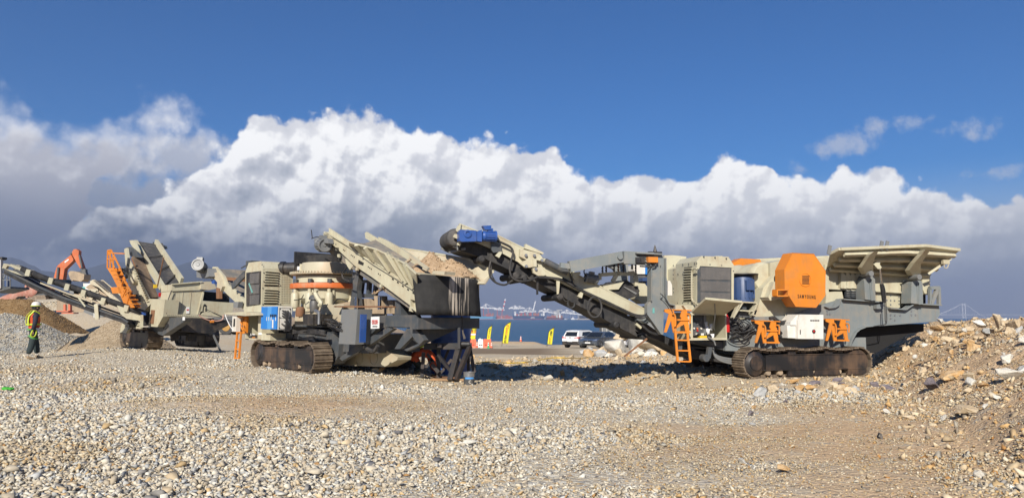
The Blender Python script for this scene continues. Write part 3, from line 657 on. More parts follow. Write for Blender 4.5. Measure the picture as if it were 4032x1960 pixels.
for k in range(34):
    p = f_heap(); c = random.choice(('pale', 'tan', 'tan', 'orange', 'grey')); r = random.uniform(.14, .42); rock(p[0], p[1], r, c, f'{CW[c]} {"small" if r < .25 else "bigger"} rock in the boulder heap before the cars', 'smaller rocks of the boulder heap', sink=.2)
# ---------------------------------------------------------------- heaps
def heap(name, cx, cy, rx, ry, h, label, cols, n, s0, s1, seed, z0, cat='gravel pile', ridge=0.0):
    k = 64; XX, YY = np.meshgrid(np.linspace(-1, 1, k), np.linspace(-1, 1, k)); rr = np.hypot(XX, YY)
    def hz(u, v):
        q = np.hypot(np.maximum(np.abs(u) - ridge, 0) / (1 - ridge), v); prof_ = np.clip(1 - q, -.06, 1); prof_ = np.where(prof_ > .85, .85 + (prof_ - .85) * .5, prof_)
        return prof_ * h + fbm(u * rx + cx, v * ry + cy, 1.0, 4, seed) * .22 * h * np.clip(prof_ * 4, 0, 1)
    ZZ = hz(XX, YY) + z0 - .05
    ev = np.stack([XX * rx + cx, YY * ry + cy, ZZ], -1).reshape(-1, 3); I = np.arange(k * k).reshape(k, k); a, b, c_, d = I[:-1, :-1].ravel(), I[:-1, 1:].ravel(), I[1:, 1:].ravel(), I[1:, :-1].ravel()
    ef = np.concatenate([np.stack([a, b, c_], -1), np.stack([a, c_, d], -1)]); cols = np.array(cols); ec = cols[rng.integers(0, len(cols), k * k)] * .8
    u, v = rng.uniform(-1, 1, (2, n)); s = s0 + (s1 - s0) * rng.random(n) ** 2; P = np.stack([u * rx + cx, v * ry + cy, hz(u, v) + z0 - .05 + s * .3], -1)
    o = stones_mesh(name, P, s, cols[rng.integers(0, len(cols), n)] * rng.uniform(.8, 1.15, (n, 1)), (ev, ef, ec)); return tag(o, label, cat)
w = at((20, 1215), 36.5); heap('gravel_pile', w.x - .6, 36.5, 5.0, 3.6, w.z - .1, 'grey crushed gravel pile behind the worker in the white helmet', PAL[[0, 1, 6, 8, 3, 8]] * .92, 16000, .03, .07, 3, .02, ridge=.2)
w = at((105, 1166), 48); heap('sand_pile', w.x - .9, 48, 4.3, 4.0, w.z - .55, 'brown sand pile under the belt tip, behind the grey gravel pile', [(.30, .19, .09), (.26, .16, .075), (.34, .23, .12)], 9000, .03, .06, 5, .55, 'sand pile', ridge=.25)
w = at((474, 1238), 35.6); heap('fine_gravel_pile', w.x, 35.6, 2.75, 2.75, w.z + .1, 'tan fine gravel cone behind the screening machine track', [(.46, .37, .26), (.50, .41, .30), (.40, .31, .21)], 9000, .02, .045, 7, -.1)
w = at((250, 1185), 62); heap('rubble_pile', w.x, 62, 4.5, 4.0, 1.7, 'pale rubble mound far behind between the excavator and the stair', PAL[[0, 1, 9, 3]], 3000, .05, .14, 9, w.z - 1.6, 'rubble pile', ridge=.3)
# ---------------------------------------------------------------- sea
def build_sea():
    m = bpy.data.materials.new('sea_water'); m.use_nodes = True; N = NT(m.node_tree)
    b = N.new('ShaderNodeBsdfPrincipled'); o = N.new('ShaderNodeOutputMaterial'); N.l.new(b.outputs[0], o.inputs[0])
    b.inputs['Base Color'].default_value = (.008, .075, .165, 1); b.inputs['Roughness'].default_value = .34; b.inputs['Specular IOR Level'].default_value = .3; b.inputs['IOR'].default_value = 1.33
    tc = N.new('ShaderNodeTexCoord').outputs['Object']; bp = N.new('ShaderNodeBump'); bp.inputs['Strength'].default_value = 1.0; bp.inputs['Distance'].default_value = 1.2
    N.put(bp.inputs['Height'], N.m('ADD', N.noise(N.vm('MULTIPLY', tc, (.14, .3, 1)), 1.0, 6, .65), N.m('MULTIPLY', N.noise(N.vm('MULTIPLY', tc, (.01, .03, 1)), 1.0, 3, .5), 1.5))); N.l.new(bp.outputs[0], b.inputs['Normal'])
    s = MB(); s.add([(-12000, 60, 0), (12000, 60, 0), (12000, 14000, 0), (-12000, 14000, 0)], [(0, 1, 2, 3)])
    o = s.build('sea', m); o.location = (0, 0, SEA); o['kind'] = 'structure'
SEA = -4.75
build_sea()
# ================================================================ tracked jaw crusher (right)
J = Frame((3160, 1487), 18.3, 15)
jaw = empty('jaw_crusher', J.o, J.a, 'long tracked jaw crusher with orange flywheel guard, grey chassis and raised hopper wings', 'crusher')
def Js(zz, pts, Y): return [J.S(zz(*p), Y) for p in pts]
def Jm(pts, Y): return [J.S(p, Y) for p in pts]           # mixed full-picture points
def plate(fr, root, name, m, pts, Y, t, label=None):
    return MB().prism([fr.S(p, Y) for p in pts], (0, t, 0)).build(name, m, root, label)
def Q(zz, *pts): return [zz(*p) for p in pts]
def build_jaw():
    r = jaw
    xl, xr = J.S(zt(255, 950), 0).x, J.S(zt(1925, 950), 0).x
    crawler(r, xl, xr, 0, .5, .73); crawler(r, xl, xr, 2.5, .5, .73)
    # ---- chassis
    out = Q(z6, (250, 572), (430, 520), (760, 545), (800, 592), (925, 602), (992, 556), (1205, 568), (1215, 640), (1182, 690), (610, 738), (570, 752), (540, 780), (510, 840), (480, 915)) + Q(z5, (1500, 935), (900, 935)) + Q(zp, (1035, 1010), (1035, 640)) + Q(z5, (950, 660), (1230, 650))
    b = MB(); P = Jm(out, .5)
    b.prism(P, (0, .1, 0)); b.prism([p + V((0, 1.9, 0)) for p in P], (0, .1, 0))
    x0, x1 = J.S(z6(640, 600), .5).x, J.S(z6(1190, 600), .5).x; zb_ = J.S(z6(900, 690), .5).z
    b.box((xl + .6, .62, .35), (x0, 2.38, .95)); b.box((x0, .62, zb_ + .12), (x1, 2.38, zb_ + .2))
    for q in (((430, 520), (760, 545)), ((800, 592), (925, 602)), ((925, 602), (992, 556)), ((992, 556), (1208, 568))):
        a_, c_ = Js(z6, q, .47); b.bar(a_, c_, .2, .03)
    a_, c_ = Js(z6, ((610, 738), (1185, 690)), .49); b.bar(a_, c_, .08, .03)
    arc = Js(z6, ((478, 920), (508, 842), (540, 782), (570, 756), (612, 740)), .46)
    for i in range(4): b.bar(arc[i], arc[i + 1], .1, .04)
    for q in ((600, 700), (1100, 640)): pass
    b.build('chassis', M['grey'], r)
    b = MB()
    for q in ((318, 612), (318, 637), (339, 638), (822, 645), (855, 648), (898, 648), (822, 673), (855, 687), (988, 614), (988, 645), (1020, 646)):
        p = J.S(z6(*q), .49); b.cyl(p, p + V((0, .02, 0)), .028, 8)
    b.build('bolt', M['steel'], r)
    # end frame
    b = MB(); E_ = lambda q, Y=.5: J.S(zh(*q), Y)
    for Y in (.5, 2.3):
        for q in (((1505, 640), (1645, 632), .09), ((1640, 625), (1645, 885), .08), ((1525, 870), (1620, 660), .1), ((1512, 640), (1512, 870), .06)): b.bar(E_(q[0], Y), E_(q[1], Y), .08, q[2])
    b.build('end_frame', M['grey'], r)
    MB().prism(Jm(Q(z6, (480, 930), (520, 850), (555, 790), (615, 755), (1085, 715), (1085, 775), (960, 800), (700, 950)), .85), (0, 1.3, 0)).build('rear_shade_block', M['void'], r)  # added near-black block: stands in for the deep shade under the tail
    # ---- hopper: posts, arms, wings
    for pts in (((620, 522), (702, 532), (698, 362), (690, 335), (630, 335), (610, 370)), ((983, 552), (1080, 562), (1076, 392), (1062, 372), (1003, 366), (988, 392))):
        b = MB(); b.prism(Js(z6, pts, .32), (0, .34, 0))
        cx = [p for p in Js(z6, pts, .315)]; b.bar(cx[1] + V((-.12, 0, 0)), cx[2] + V((-.1, 0, 0)), .05, .03, (0, 1, 0)); b.bar((cx[0] * .45 + cx[1] * .55), (cx[5] * .5 + cx[2] * .5), .03, .03, (0, 1, 0))
        far = Js(z6, pts, .32); b.prism([p + V((0, 2.05, 0)) for p in far], (0, .3, 0)); b.build('hopper_post', M['grey'], r)
    for pts in (((705, 112), (768, 105), (712, 215), (692, 290), (694, 395), (650, 368), (615, 450), (590, 440), (528, 340), (600, 232), (650, 150)), ((1450, 82), (1532, 76), (1402, 262), (1382, 302), (1388, 432), (1348, 425), (1320, 505), (1280, 490), (1218, 380), (1292, 272), (1400, 150))):
        b = MB()          # leans outwards with height, just clear of the wing's ribs
        b.prism([J.S(zh(*q), .34 - .92 * (1 - (q[1] - 80) / 420)) for q in pts], (0, .16, 0)); b.build('hopper_arm', M['beige'], r)
    for c in ((660, 430), (1358, 480)):
        p = J.S(zh(*c), .1); MB().cyl(p + V((0, -.02, 0)), p + V((0, .3, 0)), .075, 14).build('hinge_pin', M['motor_grey'], r)
    yb, yt = .60, -.32
    B0, B1 = J.S(zh(30, 345), yb), J.S(zh(1500, 440), yb)
    T0, T1, T2 = J.S(zh(215, 92), yt), J.S(zh(1440, 42), yt), J.S(zh(1938, 104), yt + .1); L1 = J.S(zh(72, 165), yt + .35)
    for mir in (0, 1):
        f = (lambda p: V((p.x, 3.0 - p.y, p.z))) if mir else (lambda p: V(p))
        b = MB(); th = V((0, .02, .03))
        if mir: th = V((0, -.02, .03))
        for tri in ((B0, B1, T1), (B0, T1, T0), (B0, T0, L1), (B1, T2, T1)): b.prism([f(p) for p in tri], th)
        for a_, c_ in ((T0, T1), (T1, T2), (L1, T0)): b.bar(f(a_) + V((0, 0, .03)), f(c_) + V((0, 0, .03)), .09, .07)
        w = b.build('hopper_wing', M['beige'], r)
        q = MB(); nrm = (B1 - B0).cross(T1 - B0).normalized()
        if nrm.y > 0: nrm = -nrm
        if mir: nrm = V((nrm.x, -nrm.y, nrm.z))
        TR = T1 + (T2 - T1) * .97
        for t in (.02, .30, .60, .88):
            a_ = f(B0.lerp(T0, t)) + nrm * .05 + V((.04 + .1 * t, 0, 0)); c_ = f(B1.lerp(T2, t)) + nrm * .05 - V((.06, 0, 0)); m_ = f(B0.lerp(T0, t).lerp(B1.lerp(T1, t), .75)) + nrm * .05
            q.bar(a_, m_, .09, .12, nrm); q.bar(m_, c_, .09, .12, nrm)
        q.build('rib', M['beige'], w)
        q = MB()
        for t in (.16, .45, .74):
            for s in (.12, .3, .5, .68, .86):
                p = f(B0.lerp(T0, t).lerp(B1.lerp(T1, t), s)) + nrm * .005; q.cyl(p, p + nrm * .04, .03, 8)
        q.build('bolt', M['beige'], w)
        # top tabs and end latch
        if not mir:
            q = MB()
            for c in ((800, 85), (880, 85), (45, 150)): p = J.S(zh(*c), yt); q.bar(p, p + V((.06, 0, .22)), .03, .09)
            q.build('lifting_tab', M['motor_grey'], w)
            q = MB(); a_, c_ = J.S(zh(1490, 435), .2), J.S(zh(1820, 215), -.1); q.bar(a_, c_, .05, .06); p = J.S(zh(1740, 265), -.08); q.box(p - V((.1, .04, .05)), p + V((.1, .04, .06))); q.path(None, [J.S(zh(*c), -.1) for c in ((1720, 300), (1730, 350), (1770, 340), (1785, 280))], .012); q.build('latch', M['beige'], w)
    # hydraulic cylinder
    b = MB(); b.prism(Js(zh, ((705, 300), (760, 235), (798, 235), (790, 300), (818, 340), (800, 362), (760, 362)), -.02), (0, .12, 0)); b.build('cylinder_bracket', M['beige'], r)
    c = MB().cyl(J.S(zh(815, 580), .12), J.S(zh(852, 845), .18), .05, 14).build('hydraulic_cylinder', M['black'], r)
    MB().cyl(J.S(zh(788, 362), .06), J.S(zh(816, 585), .12), .026, 12).build('rod', M['chrome'], c)
    b = MB(); b.path(None, Js(zh, ((848, 600), (872, 720), (880, 900), (890, 1080), (880, 1150), (840, 1170), (700, 1195)), .1), .012); b.path(None, Js(zh, ((860, 850), (865, 1000), (868, 1110), (885, 1160)), .08), .012); b.build('hose', M['rubber'], r)
    b = MB(); b.prism(Js(zh, ((745, 885), (800, 870), (855, 850), (862, 880), (800, 940), (745, 940)), .36), (0, .12, 0)); b.build('cylinder_foot', M['grey'], r)
    # ---- feeder
    b = MB(); b.prism(Js(z6, ((322, 272), (1135, 322), (1135, 478), (322, 432)), .72), (0, 1.56, 0)); b.bar(*Js(z6, ((322, 434), (1135, 480)), .70), .08, .04); b.bar(*Js(z6, ((322, 272), (1135, 324)), .70), .08, .04)
    for x in (430, 470, 508, 548): b.prism(Js(z6, ((x, 288), (x + 46, 345), (x + 42, 436), (x - 2, 432)), .60), (0, .13, 0))
    b.build('feeder_pan', M['beige'], r)
    b = MB(); b.prism(Js(z6, ((300, 245), (330, 245), (330, 500), (300, 480)), .62), (0, 1.7, 0)); b.prism(Js(zh, ((1405, 470), (1480, 475), (1508, 490), (1508, 725), (1440, 720), (1405, 640)), .6), (0, .12, 0)); b.build('feeder_end_plate', M['beige'], r)
    b = MB(); b.prism(Js(zh, ((725, 672), (1100, 690), (1135, 750), (1150, 830), (1125, 895), (1060, 930), (900, 915), (880, 895), (725, 835)), .78), (0, 1.4, 0)); v_ = b.build('vibrator_housing', M['beige'], r)
    b = MB()
    for q in ((948, 748), (948, 820), (1004, 822), (1070, 825), (1118, 828), (948, 880), (1070, 870), (893, 815), (1070, 770)): p = J.S(zh(*q), .77); b.cyl(p, p + V((0, .03, 0)), .024, 8)
    b.build('bolt', M['motor_grey'], v_)
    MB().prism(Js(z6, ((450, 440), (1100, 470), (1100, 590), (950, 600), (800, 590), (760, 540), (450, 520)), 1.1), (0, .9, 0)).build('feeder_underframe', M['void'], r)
    for x in (480, 520, 560):
        pts = []
        for k in range(49):
            a = k / 48 * 4.2 * 6.283; c0 = J.S(z6(x, 447 + 64 * k / 48), .72); pts.append(c0 + V((math.cos(a) * .075, math.sin(a) * .075, 0)))
        MB().tube(pts, .02, 6).build('coil_spring', M['dgrey'], r)
    MB().prism(Js(zh, ((10, 700), (130, 690), (240, 690), (262, 790), (150, 860), (130, 900), (0, 890)), .6), (0, .5, 0)).build('feeder_bracket', M['beige'], r)
    b = MB(); b.prism(Js(zh, ((0, 910), (120, 900), (190, 795), (238, 800), (205, 890), (150, 925), (60, 935)), .42), (0, .1, 0)); b.build('chassis_corner', M['grey'], r)
    # ---- jaw body
    b = MB(); b.prism(Js(z5, ((1020, 430), (1108, 330), (1250, 480), (1455, 500), (1455, 660), (1230, 665), (1205, 790), (945, 700)), .55), (0, 1.9, 0))
    b.prism(Js(z5, ((1108, 380), (1190, 380), (1190, 520), (1070, 520), (1062, 505)), .35), (0, .2, 0))
    b.prism(Js(z5, ((1060, 503), (1205, 497), (1200, 512), (1075, 530)), .18), (0, .36, 0)); b.build('jaw_frame', M['beige'], r)
    b = MB(); c0, c1 = J.S(z5(1040, 345), .8), J.S(z5(1040, 345), 2.3)
    b.lathe(c0, [(0, 0), (.34, 0), (.40, .08), (.40, .25), (.36, .3), (.36, 1.1), (.40, 1.2), (.40, 1.45), (0, 1.5)], 26, (0, 1, 0)); b.prism(Js(z5, ((1075, 230), (1200, 205), (1530, 190), (1530, 480), (1080, 440)), .7), (0, 1.6, 0)); b.prism(Js(z5, ((1062, 262), (1080, 248), (1085, 300), (1055, 300)), .8), (0, .06, 0)); b.build('jaw_head', M['beige'], r)
    b = MB(); b.prism(Js(z5, ((930, 420), (1030, 430), (1000, 600), (955, 640), (935, 600)), 1.0), (0, .8, 0)); b.build('toggle_linkage', M['dusty'], r)
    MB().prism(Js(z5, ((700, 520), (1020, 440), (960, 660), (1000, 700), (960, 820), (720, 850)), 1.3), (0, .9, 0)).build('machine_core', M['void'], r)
    oct_ = ((1250, 152), (1420, 160), (1513, 295), (1511, 490), (1438, 586), (1276, 578), (1190, 440), (1187, 285))
    P = Js(z5, oct_, -.06); g = MB().prism(P, (0, .38, 0)).build('flywheel_guard', M['orange'], r)
    b = MB(); c = J.S(z5(1352, 365), -.06); b.lathe(c, [(.17, .0), (.17, -.015), (.155, -.018), (.155, -.005), (0, -.005)], 28, (0, 1, 0)); b.build('hub_cover', M['orange'], g)
    b = MB()
    for i in range(7):
        a_, c_ = Js(z5, ((1330, 337 + 10 * i), (1386, 337 + 10 * i)), -.068); b.bar(a_, c_, .006, .016)
    b.build('vent_slot', M['ink'], g)
    b = MB(); a_, c_ = Js(z5, ((1190, 406), (1512, 424)), -.061); b.bar(a_, c_, .004, .008)
    for i in range(8): b.bar(P[i] + V((0, .17, 0)), P[(i + 1) % 8] + V((0, .17, 0)), .36, .006, (P[i] - P[(i + 1) % 8]).cross(V((0, 1, 0))))
    b.build('seam', M['orange'], g)
    e0, e1 = J.S(z5(1299, 498), -.066), J.S(z5(1430, 505), -.066)
    for i, ch in enumerate('SAMYOUNG'): text_mesh(ch, .125, M['ink'], g, e0.lerp(e1, (0, .9, 2.02, 3.12, 4.12, 5.17, 6.2, 7.2)[i] / 7.2), e1 - e0, (0, 0, 1), bold=.0025, sx=.54)
    b = MB(); q = Js(z5, ((1113, 447), (1200, 447), (1200, 495), (1113, 495)), -.05)
    b.bar(q[0], q[1], .2, .03); b.bar(q[3], q[2], .2, .03); b.bar(q[0], q[3], .2, .03, (1, 0, 0)); b.bar(q[1], q[2], .2, .03, (1, 0, 0)); b.build('guard_bracket', M['orange'], r)
    P = Js(z5, ((775, 235), (845, 195), (995, 205), (1032, 270), (1032, 400), (975, 460), (830, 450), (775, 380)), 2.55); MB().prism(P, (0, .36, 0)).build('flywheel_guard', M['orange'], r)
    # ---- white cabinet
    b = MB(); b.prism(Js(zt, ((985, 320), (1292, 325), (1292, 640), (960, 636), (962, 395)), -.02), (0, .5, 0)); b.prism(Js(zt, ((985, 322), (940, 335), (865, 420), (865, 460), (965, 460), (965, 395)), .05), (0, .43, 0)); c = b.build('electric_cabinet', M['white'], r)
    MB().prism(Js(zt, ((820, 462), (952, 462), (950, 630), (830, 625)), .08), (0, .4, 0)).build('side_box', M['white'], c)
    b = MB()
    for x in (1136, 1166, 1197, 1228): b.prism(Js(zt, ((x - 12, 392), (x + 12, 392), (x + 12, 406), (x - 12, 406)), -.03), (0, .012, 0))
    p = J.S(zt(1172, 540), -.045); b.cyl(p, p + V((0, .03, 0)), .045, 14); b.prism(Js(zt, ((990, 520), (998, 520), (998, 578), (990, 578)), -.03), (0, .015, 0)); b.build('gauge', M['ink'], c)
    p = J.S(zt(1172, 538), -.06); MB().cyl(p, p + V((0, .03, 0)), .024, 12).build('stop_button', M['red'], c)
    # ---- orange step brackets (three) and the ladder
    def step(dx, dz):
        b = MB(); sh = V((dx, 0, dz)); f = lambda pts, Y: [p + sh for p in Js(zp, pts, Y)]
        b.prism(f(((1510, 530), (1640, 535), (1660, 640), (1692, 890), (1640, 890), (1605, 700), (1540, 885), (1505, 885), (1572, 600), (1510, 572)), .10), (0, .03, 0))
        b.prism(f(((1765, 545), (1838, 545), (1884, 890), (1832, 890), (1800, 760), (1690, 820), (1690, 790), (1768, 690), (1740, 640)), .10), (0, .03, 0))
        q = f(((1510, 532), (1838, 547)), .28); b.bar(q[0], q[1], .36, .025)
        q = f(((1685, 690), (1855, 692)), .12); b.bar(q[0], q[1], .09, .04); q = f(((1685, 878), (1882, 882)), .12); b.bar(q[0], q[1], .09, .04)
        s_ = b.build('step_bracket', M['orange'], r)
        b = MB(); b.path(None, f(((1625, 605), (1655, 608), (1672, 650), (1676, 760), (1660, 800)), .05), .02); b.path(None, f(((1845, 605), (1878, 610), (1893, 650), (1888, 750)), .05), .02); b.build('handle', M['orange'], s_)
    a0 = J.S(zp(1510, 530), .1)
    for zz, q in ((zp, (1510, 530)), (zp, (72, 352)), (z6, (308, 677))):
        a1 = J.S(zz(*q), .1); step(a1.x - a0.x, a1.z - a0.z)
    b = MB()
    for q in (((235, 690), (275, 1180)), ((427, 690), (478, 1182))): b.bar(*Js(zp, q, .06), .035, .05)
    for q in (((240, 722), (430, 722)), ((250, 838), (442, 845)), ((262, 1005), (458, 1010)), ((275, 1178), (478, 1182))): b.bar(*Js(zp, q, .06), .05, .03)
    b.build('ladder', M['orange'], r)
    # ---- engine cover
    yF = .35; X0 = J.S(ze(950, 500), yF).x
    P = Js(ze, ((952, 190), (1020, 108), (1440, 120), (1525, 250), (1520, 858), (952, 858)), yF); e = MB().prism(P, (0, 1.08, 0)).build('engine_cover', M['beige'], r)
    b = MB(); b.prism(Js(ze, ((1240, 108), (1350, 108), (1350, 130), (1240, 130)), .7), (0, .5, 0)); b.build('exhaust_cap', M['beige'], e)
    b = MB(); b.prism([p + V((-.02, 1.08, 0)) for p in Js(ze, ((1000, 250), (1080, 190), (1440, 200), (1500, 300), (1500, 850), (1000, 850)), yF)], (0, .7, 0)); b.build('engine_rear_cover', M['beige'], e)
    for a_, c_ in (((455, 95), (790, 118)),): pass
    b = MB(); b.prism(Js(ze, ((455, 98), (600, 96), (790, 118), (800, 240), (800, 520), (455, 520)), 2.0), (0, .6, 0)); b.build('far_side_cover', M['beige'], e)
    g = MB().prism(Js(ze, ((1000, 262), (1512, 290), (1505, 800), (962, 830), (962, 330)), yF - .012), (0, .02, 0)).build('radiator_grille', M['dgrey'], e)
    b = MB()
    for y0, y1 in ((282, 468), (494, 648), (668, 800)): b.prism(Js(ze, ((1016, y0), (1470, y0 + 14), (1466, y1 + 10), (1010, y1)), yF - .022), (0, .012, 0))
    b.build('radiator_mesh', M['mesh_grey'], g)
    b = MB(); b.prism(Js(ze, ((952, 190), (1525, 252), (1525, 290), (1005, 262), (985, 310), (952, 300)), yF - .03), (0, .028, 0)); b.prism(Js(ze, ((1490, 290), (1525, 292), (1522, 800), (1490, 800)), yF - .03), (0, .028, 0)); b.build('grille_surround', M['beige'], e)
    b = MB(); q = [J.E(ze(*c), X0 - .006) for c in ((758, 285), (882, 272), (882, 800), (752, 800))]; b.prism(q, (-.006, 0, 0)); lv = b.build('louvre_panel', M['void'], e)
    b = MB()
    for i in range(13):
        y = 300 + 39 * i; q0, q1 = J.E(ze(754, y + 6), X0 - .03), J.E(ze(884, y - 2), X0 - .03); b.bar(q0, q1, .06, .024)
    b.build('louvre_slat', M['beige'], lv)
    b = MB()
    for c in ((595, 255), (740, 240), (830, 232), (920, 220), (595, 395), (665, 388), (740, 385), (595, 610), (738, 605), (745, 545), (748, 690), (660, 832), (738, 832), (825, 832)): p = J.E(ze(*c), X0 - .004); b.cyl(p, p + V((-.014, 0, 0)), .016, 8)
    for c in ((1065, 118), (1238, 130), (1412, 145), (952, 222), (952, 300), (1158, 240), (1338, 254), (1518, 340)): p = J.S(ze(*c), yF - .034); b.cyl(p, p + V((0, .02, 0)), .016, 8)
    b.build('bolt', M['dgrey'], e)
    b = MB(); b.path(None, [J.E(ze(*c), X0 - .10) for c in ((950, 300), (905, 305), (882, 340), (876, 420), (876, 720), (882, 780), (905, 815), (935, 825))], .024); b.build('handrail', M['beige'], e)
    b = MB(); b.prism(Js(ze, ((600, 862), (980, 862), (940, 955), (600, 940)), .42), (0, 1.8, 0)); b.prism(Js(ze, ((745, 870), (780, 868), (850, 960), (800, 950)), .3), (0, .1, 0)); b.build('engine_base', M['beige'], r)
    # ---- control box with the open hatch
    q = Js(zp, ((400, 392), (1050, 412), (1050, 852), (400, 832)), .28); dz = V((0, 0, 0)); b = MB()
    xa, xb, z0, z1_ = q[0].x, q[1].x, (q[2].z + q[3].z) / 2, (q[0].z + q[1].z) / 2; xo = J.S(zp(515, 600), .28).x
    b.box((xa, .28, z0), (xo, .9, z1_)); b.box((xb - .03, .28, z0), (xb, .9, z1_)); b.box((xo, .28, z0), (xb - .03, .9, z0 + .05)); b.box((xo, .28, z1_ - .06), (xb - .03, .9, z1_)); b.box((xo, .86, z0 + .05), (xb - .03, .9, z1_ - .06))
    cb = b.build('control_box', M['beige'], r)
    b = MB(); b.prism(Js(zp, ((522, 450), (690, 455), (690, 775), (522, 770)), .55), (0, .3, 0)); cp = b.build('control_panel', M['dgrey'], cb)
    MB().prism(Js(zp, ((690, 445), (728, 447), (728, 778), (690, 776)), .52), (0, .33, 0)).build('panel_edge', M['motor_grey'], cp)
    b = MB(); b.prism(Js(zp, ((548, 490), (638, 495), (638, 555), (548, 550)), .54), (0, .012, 0)); b.build('screen', M['glass'], cp)
    for c, m_ in (((597, 588), 'steel'), ((593, 655), 'red_orange'), ((595, 690), 'red'), ((540, 655), 'white'), ((655, 658), 'white'), ((580, 745), 'white')):
        p = J.S(zp(*c), .52); MB().cyl(p, p + V((0, .03, 0)), .022, 10).build('push_button', M[m_], cp)
    h = MB(); h.quad(J.S(zp(512, 388), .28), J.S(zp(1012, 432), .28), J.S(zp(1292, 232), -.5), J.S(zp(735, 180), -.5), .025)
    h.bar(J.S(zp(735, 182), -.5), J.S(zp(1292, 234), -.5), .05, .05); h.bar(J.S(zp(735, 180), -.5), J.S(zp(512, 388), .28), .05, .05); h.build('hatch', M['beige'], cb)
    MB().path(None, [J.S(zp(*c), Y) for c, Y in (((855, 205), -.42), ((868, 330), -.2), ((868, 480), .0), ((850, 610), .2), ((858, 680), .3))], .012).build('rope', M['motor_grey'], cb)
    MB().path(None, Js(zp, ((760, 790), (850, 855), (870, 900), (880, 925)), .22), .018).build('cable', M['motor_grey'], cb)
    # ---- rack, valves, hoses, motor
    b = MB()
    for a_, c_ in (((1250, 235), (1525, 250)), ((1525, 250), (1450, 440)), ((1250, 370), (1480, 382)), ((1250, 240), (1140, 490)), ((1440, 440), (1500, 450)), ((1300, 235), (1140, 495))): b.bar(*Js(zp, (a_, c_), .35), .12, .03)
    b.build('hose_rack', M['beige'], r)
    b = MB()
    for x, y, w, h_ in ((1330, 330, 80, 50), (1330, 440, 150, 90), (1340, 560, 130, 80), (1340, 650, 170, 110), (1210, 560, 90, 110), (1180, 680, 110, 90), (1400, 700, 110, 80)): b.prism(Js(zp, ((x - w / 2, y - h_ / 2), (x + w / 2, y - h_ / 2), (x + w / 2, y + h_ / 2), (x - w / 2, y + h_ / 2)), .45 + (x % 7) * .02), (0, .3, 0))
    for x, y in ((1330, 470), (1330, 670), (1420, 470), (1420, 660)): p = J.S(zp(x, y), .4); b.cyl(p, p + V((0, .1, 0)), .03, 10)
    b.build('hydraulic_valve_bank', M['dgrey'], r)
    rr = random.Random(5); b = MB()
    for k in range(15):
        y = 480 + 22 * k; a_ = (1080 + rr.uniform(0, 60), y + rr.uniform(-40, 40)); c_ = (1480 + rr.uniform(-80, 60), 560 + 12 * k + rr.uniform(-60, 60)); m1 = ((a_[0] * 2 + c_[0]) / 3, (a_[1] + c_[1]) / 2 + rr.uniform(-60, 80)); m2 = ((a_[0] + c_[0] * 2) / 3, (a_[1] + c_[1]) / 2 + rr.uniform(-30, 110))
        b.path(None, [J.S(zp(*q), .32 + rr.uniform(-.06, .1)) for q in (a_, m1, m2, c_)], rr.choice((.013, .018, .022)))
    b.path(None, Js(zp, ((1070, 820), (1120, 870), (1230, 905), (1350, 890), (1420, 850), (1410, 790)), .4), .014)
    for k in range(6): b.path(None, [J.S(zp(*q), .3 + .03 * k) for q in ((1850, 640 + 12 * k), (1920, 720 + 14 * k), (2030, 760 + 10 * k), (2120, 690 + 22 * k))], .025)
    b.path(None, Js(zp, ((1740, 500), (1800, 490), (1900, 560), (2010, 550)), .3), .05); b.path(None, Js(zp, ((1830, 560), (1880, 640), (1890, 740), (1930, 800)), .33), .035)
    b.build('hose', M['rubber'], r)
    for k in range(3): MB().path(None, [J.S(z5(*q), .55) for q in ((620, 905), (640, 960 + 8 * k), (700, 985 + 14 * k), (800, 1000 + 18 * k))], .028).build('return_pipe', M['motor_grey'], r)
    c = J.S(z5(862, 545), .9); top = J.S(z5(862, 335), .9); mr = .265
    b = MB(); b.lathe(c, [(mr, 0), (mr, top.z - c.z - .06), (mr * .85, top.z - c.z), (0, top.z - c.z)], 26)
    for k in range(16): a = 6.283 * k / 16; d = V((math.cos(a), math.sin(a), 0)); b.bar(c + d * mr + V((0, 0, .1)), c + d * mr + V((0, 0, top.z - c.z - .1)), .02, .05, d)
    b.box(c + V((-.1, -mr - .06, .3)), c + V((.12, -mr + .02, .55))); mt = b.build('electric_motor', M['dblue'], r)
    MB().lathe(top + V((0, 0, .02)), [(0, 0), (.37, 0), (.37, .03), (0, .05)], 26).build('rain_cover', M['black'], mt)
    # lower left chassis rails under the control box
    b = MB(); b.prism(Jm(Q(zp, (430, 850), (1035, 870), (1035, 1010), (1150, 1030), (1150, 990), (1035, 985), (760, 935), (440, 870)), .6), (0, 1.8, 0)); b.prism(Js(zp, ((770, 950), (830, 955), (800, 1130), (745, 1130)), .45), (0, .1, 0)); b.build('under_frame', M['dgrey'], r)
    b = MB(); p = J.S(zp(735, 1125), .4); b.cyl(p, p + V((0, .2, 0)), .09, 14); b.prism(Js(zp, ((285, 850), (355, 860), (345, 1000), (300, 990)), .5), (0, .3, 0)); b.build('tail_bracket', M['dgrey'], r)
    # ---- grey gantry and column
    col = ((0, 155), (205, 165), (232, 195), (232, 480), (240, 530), (262, 560), (303, 570), (303, 605), (228, 605), (226, 800), (210, 800), (170, 740), (98, 640), (98, 560), (124, 535), (124, 262), (108, 235), (60, 212), (0, 205))
    P = Js(z5, col, .28); b = MB(); b.prism(P, (0, .16, 0))
    for i in range(2, 7): b.bar(P[i] + V((0, .02, 0)), P[i + 1] + V((0, .02, 0)), .26, .02)
    b.bar(P[0] + V((0, .05, 0)), P[1] + V((0, .05, 0)), .3, .03)
    for i in range(14, 18): b.bar(P[i] + V((0, .05, 0)), P[i + 1] + V((0, .05, 0)), .22, .02)
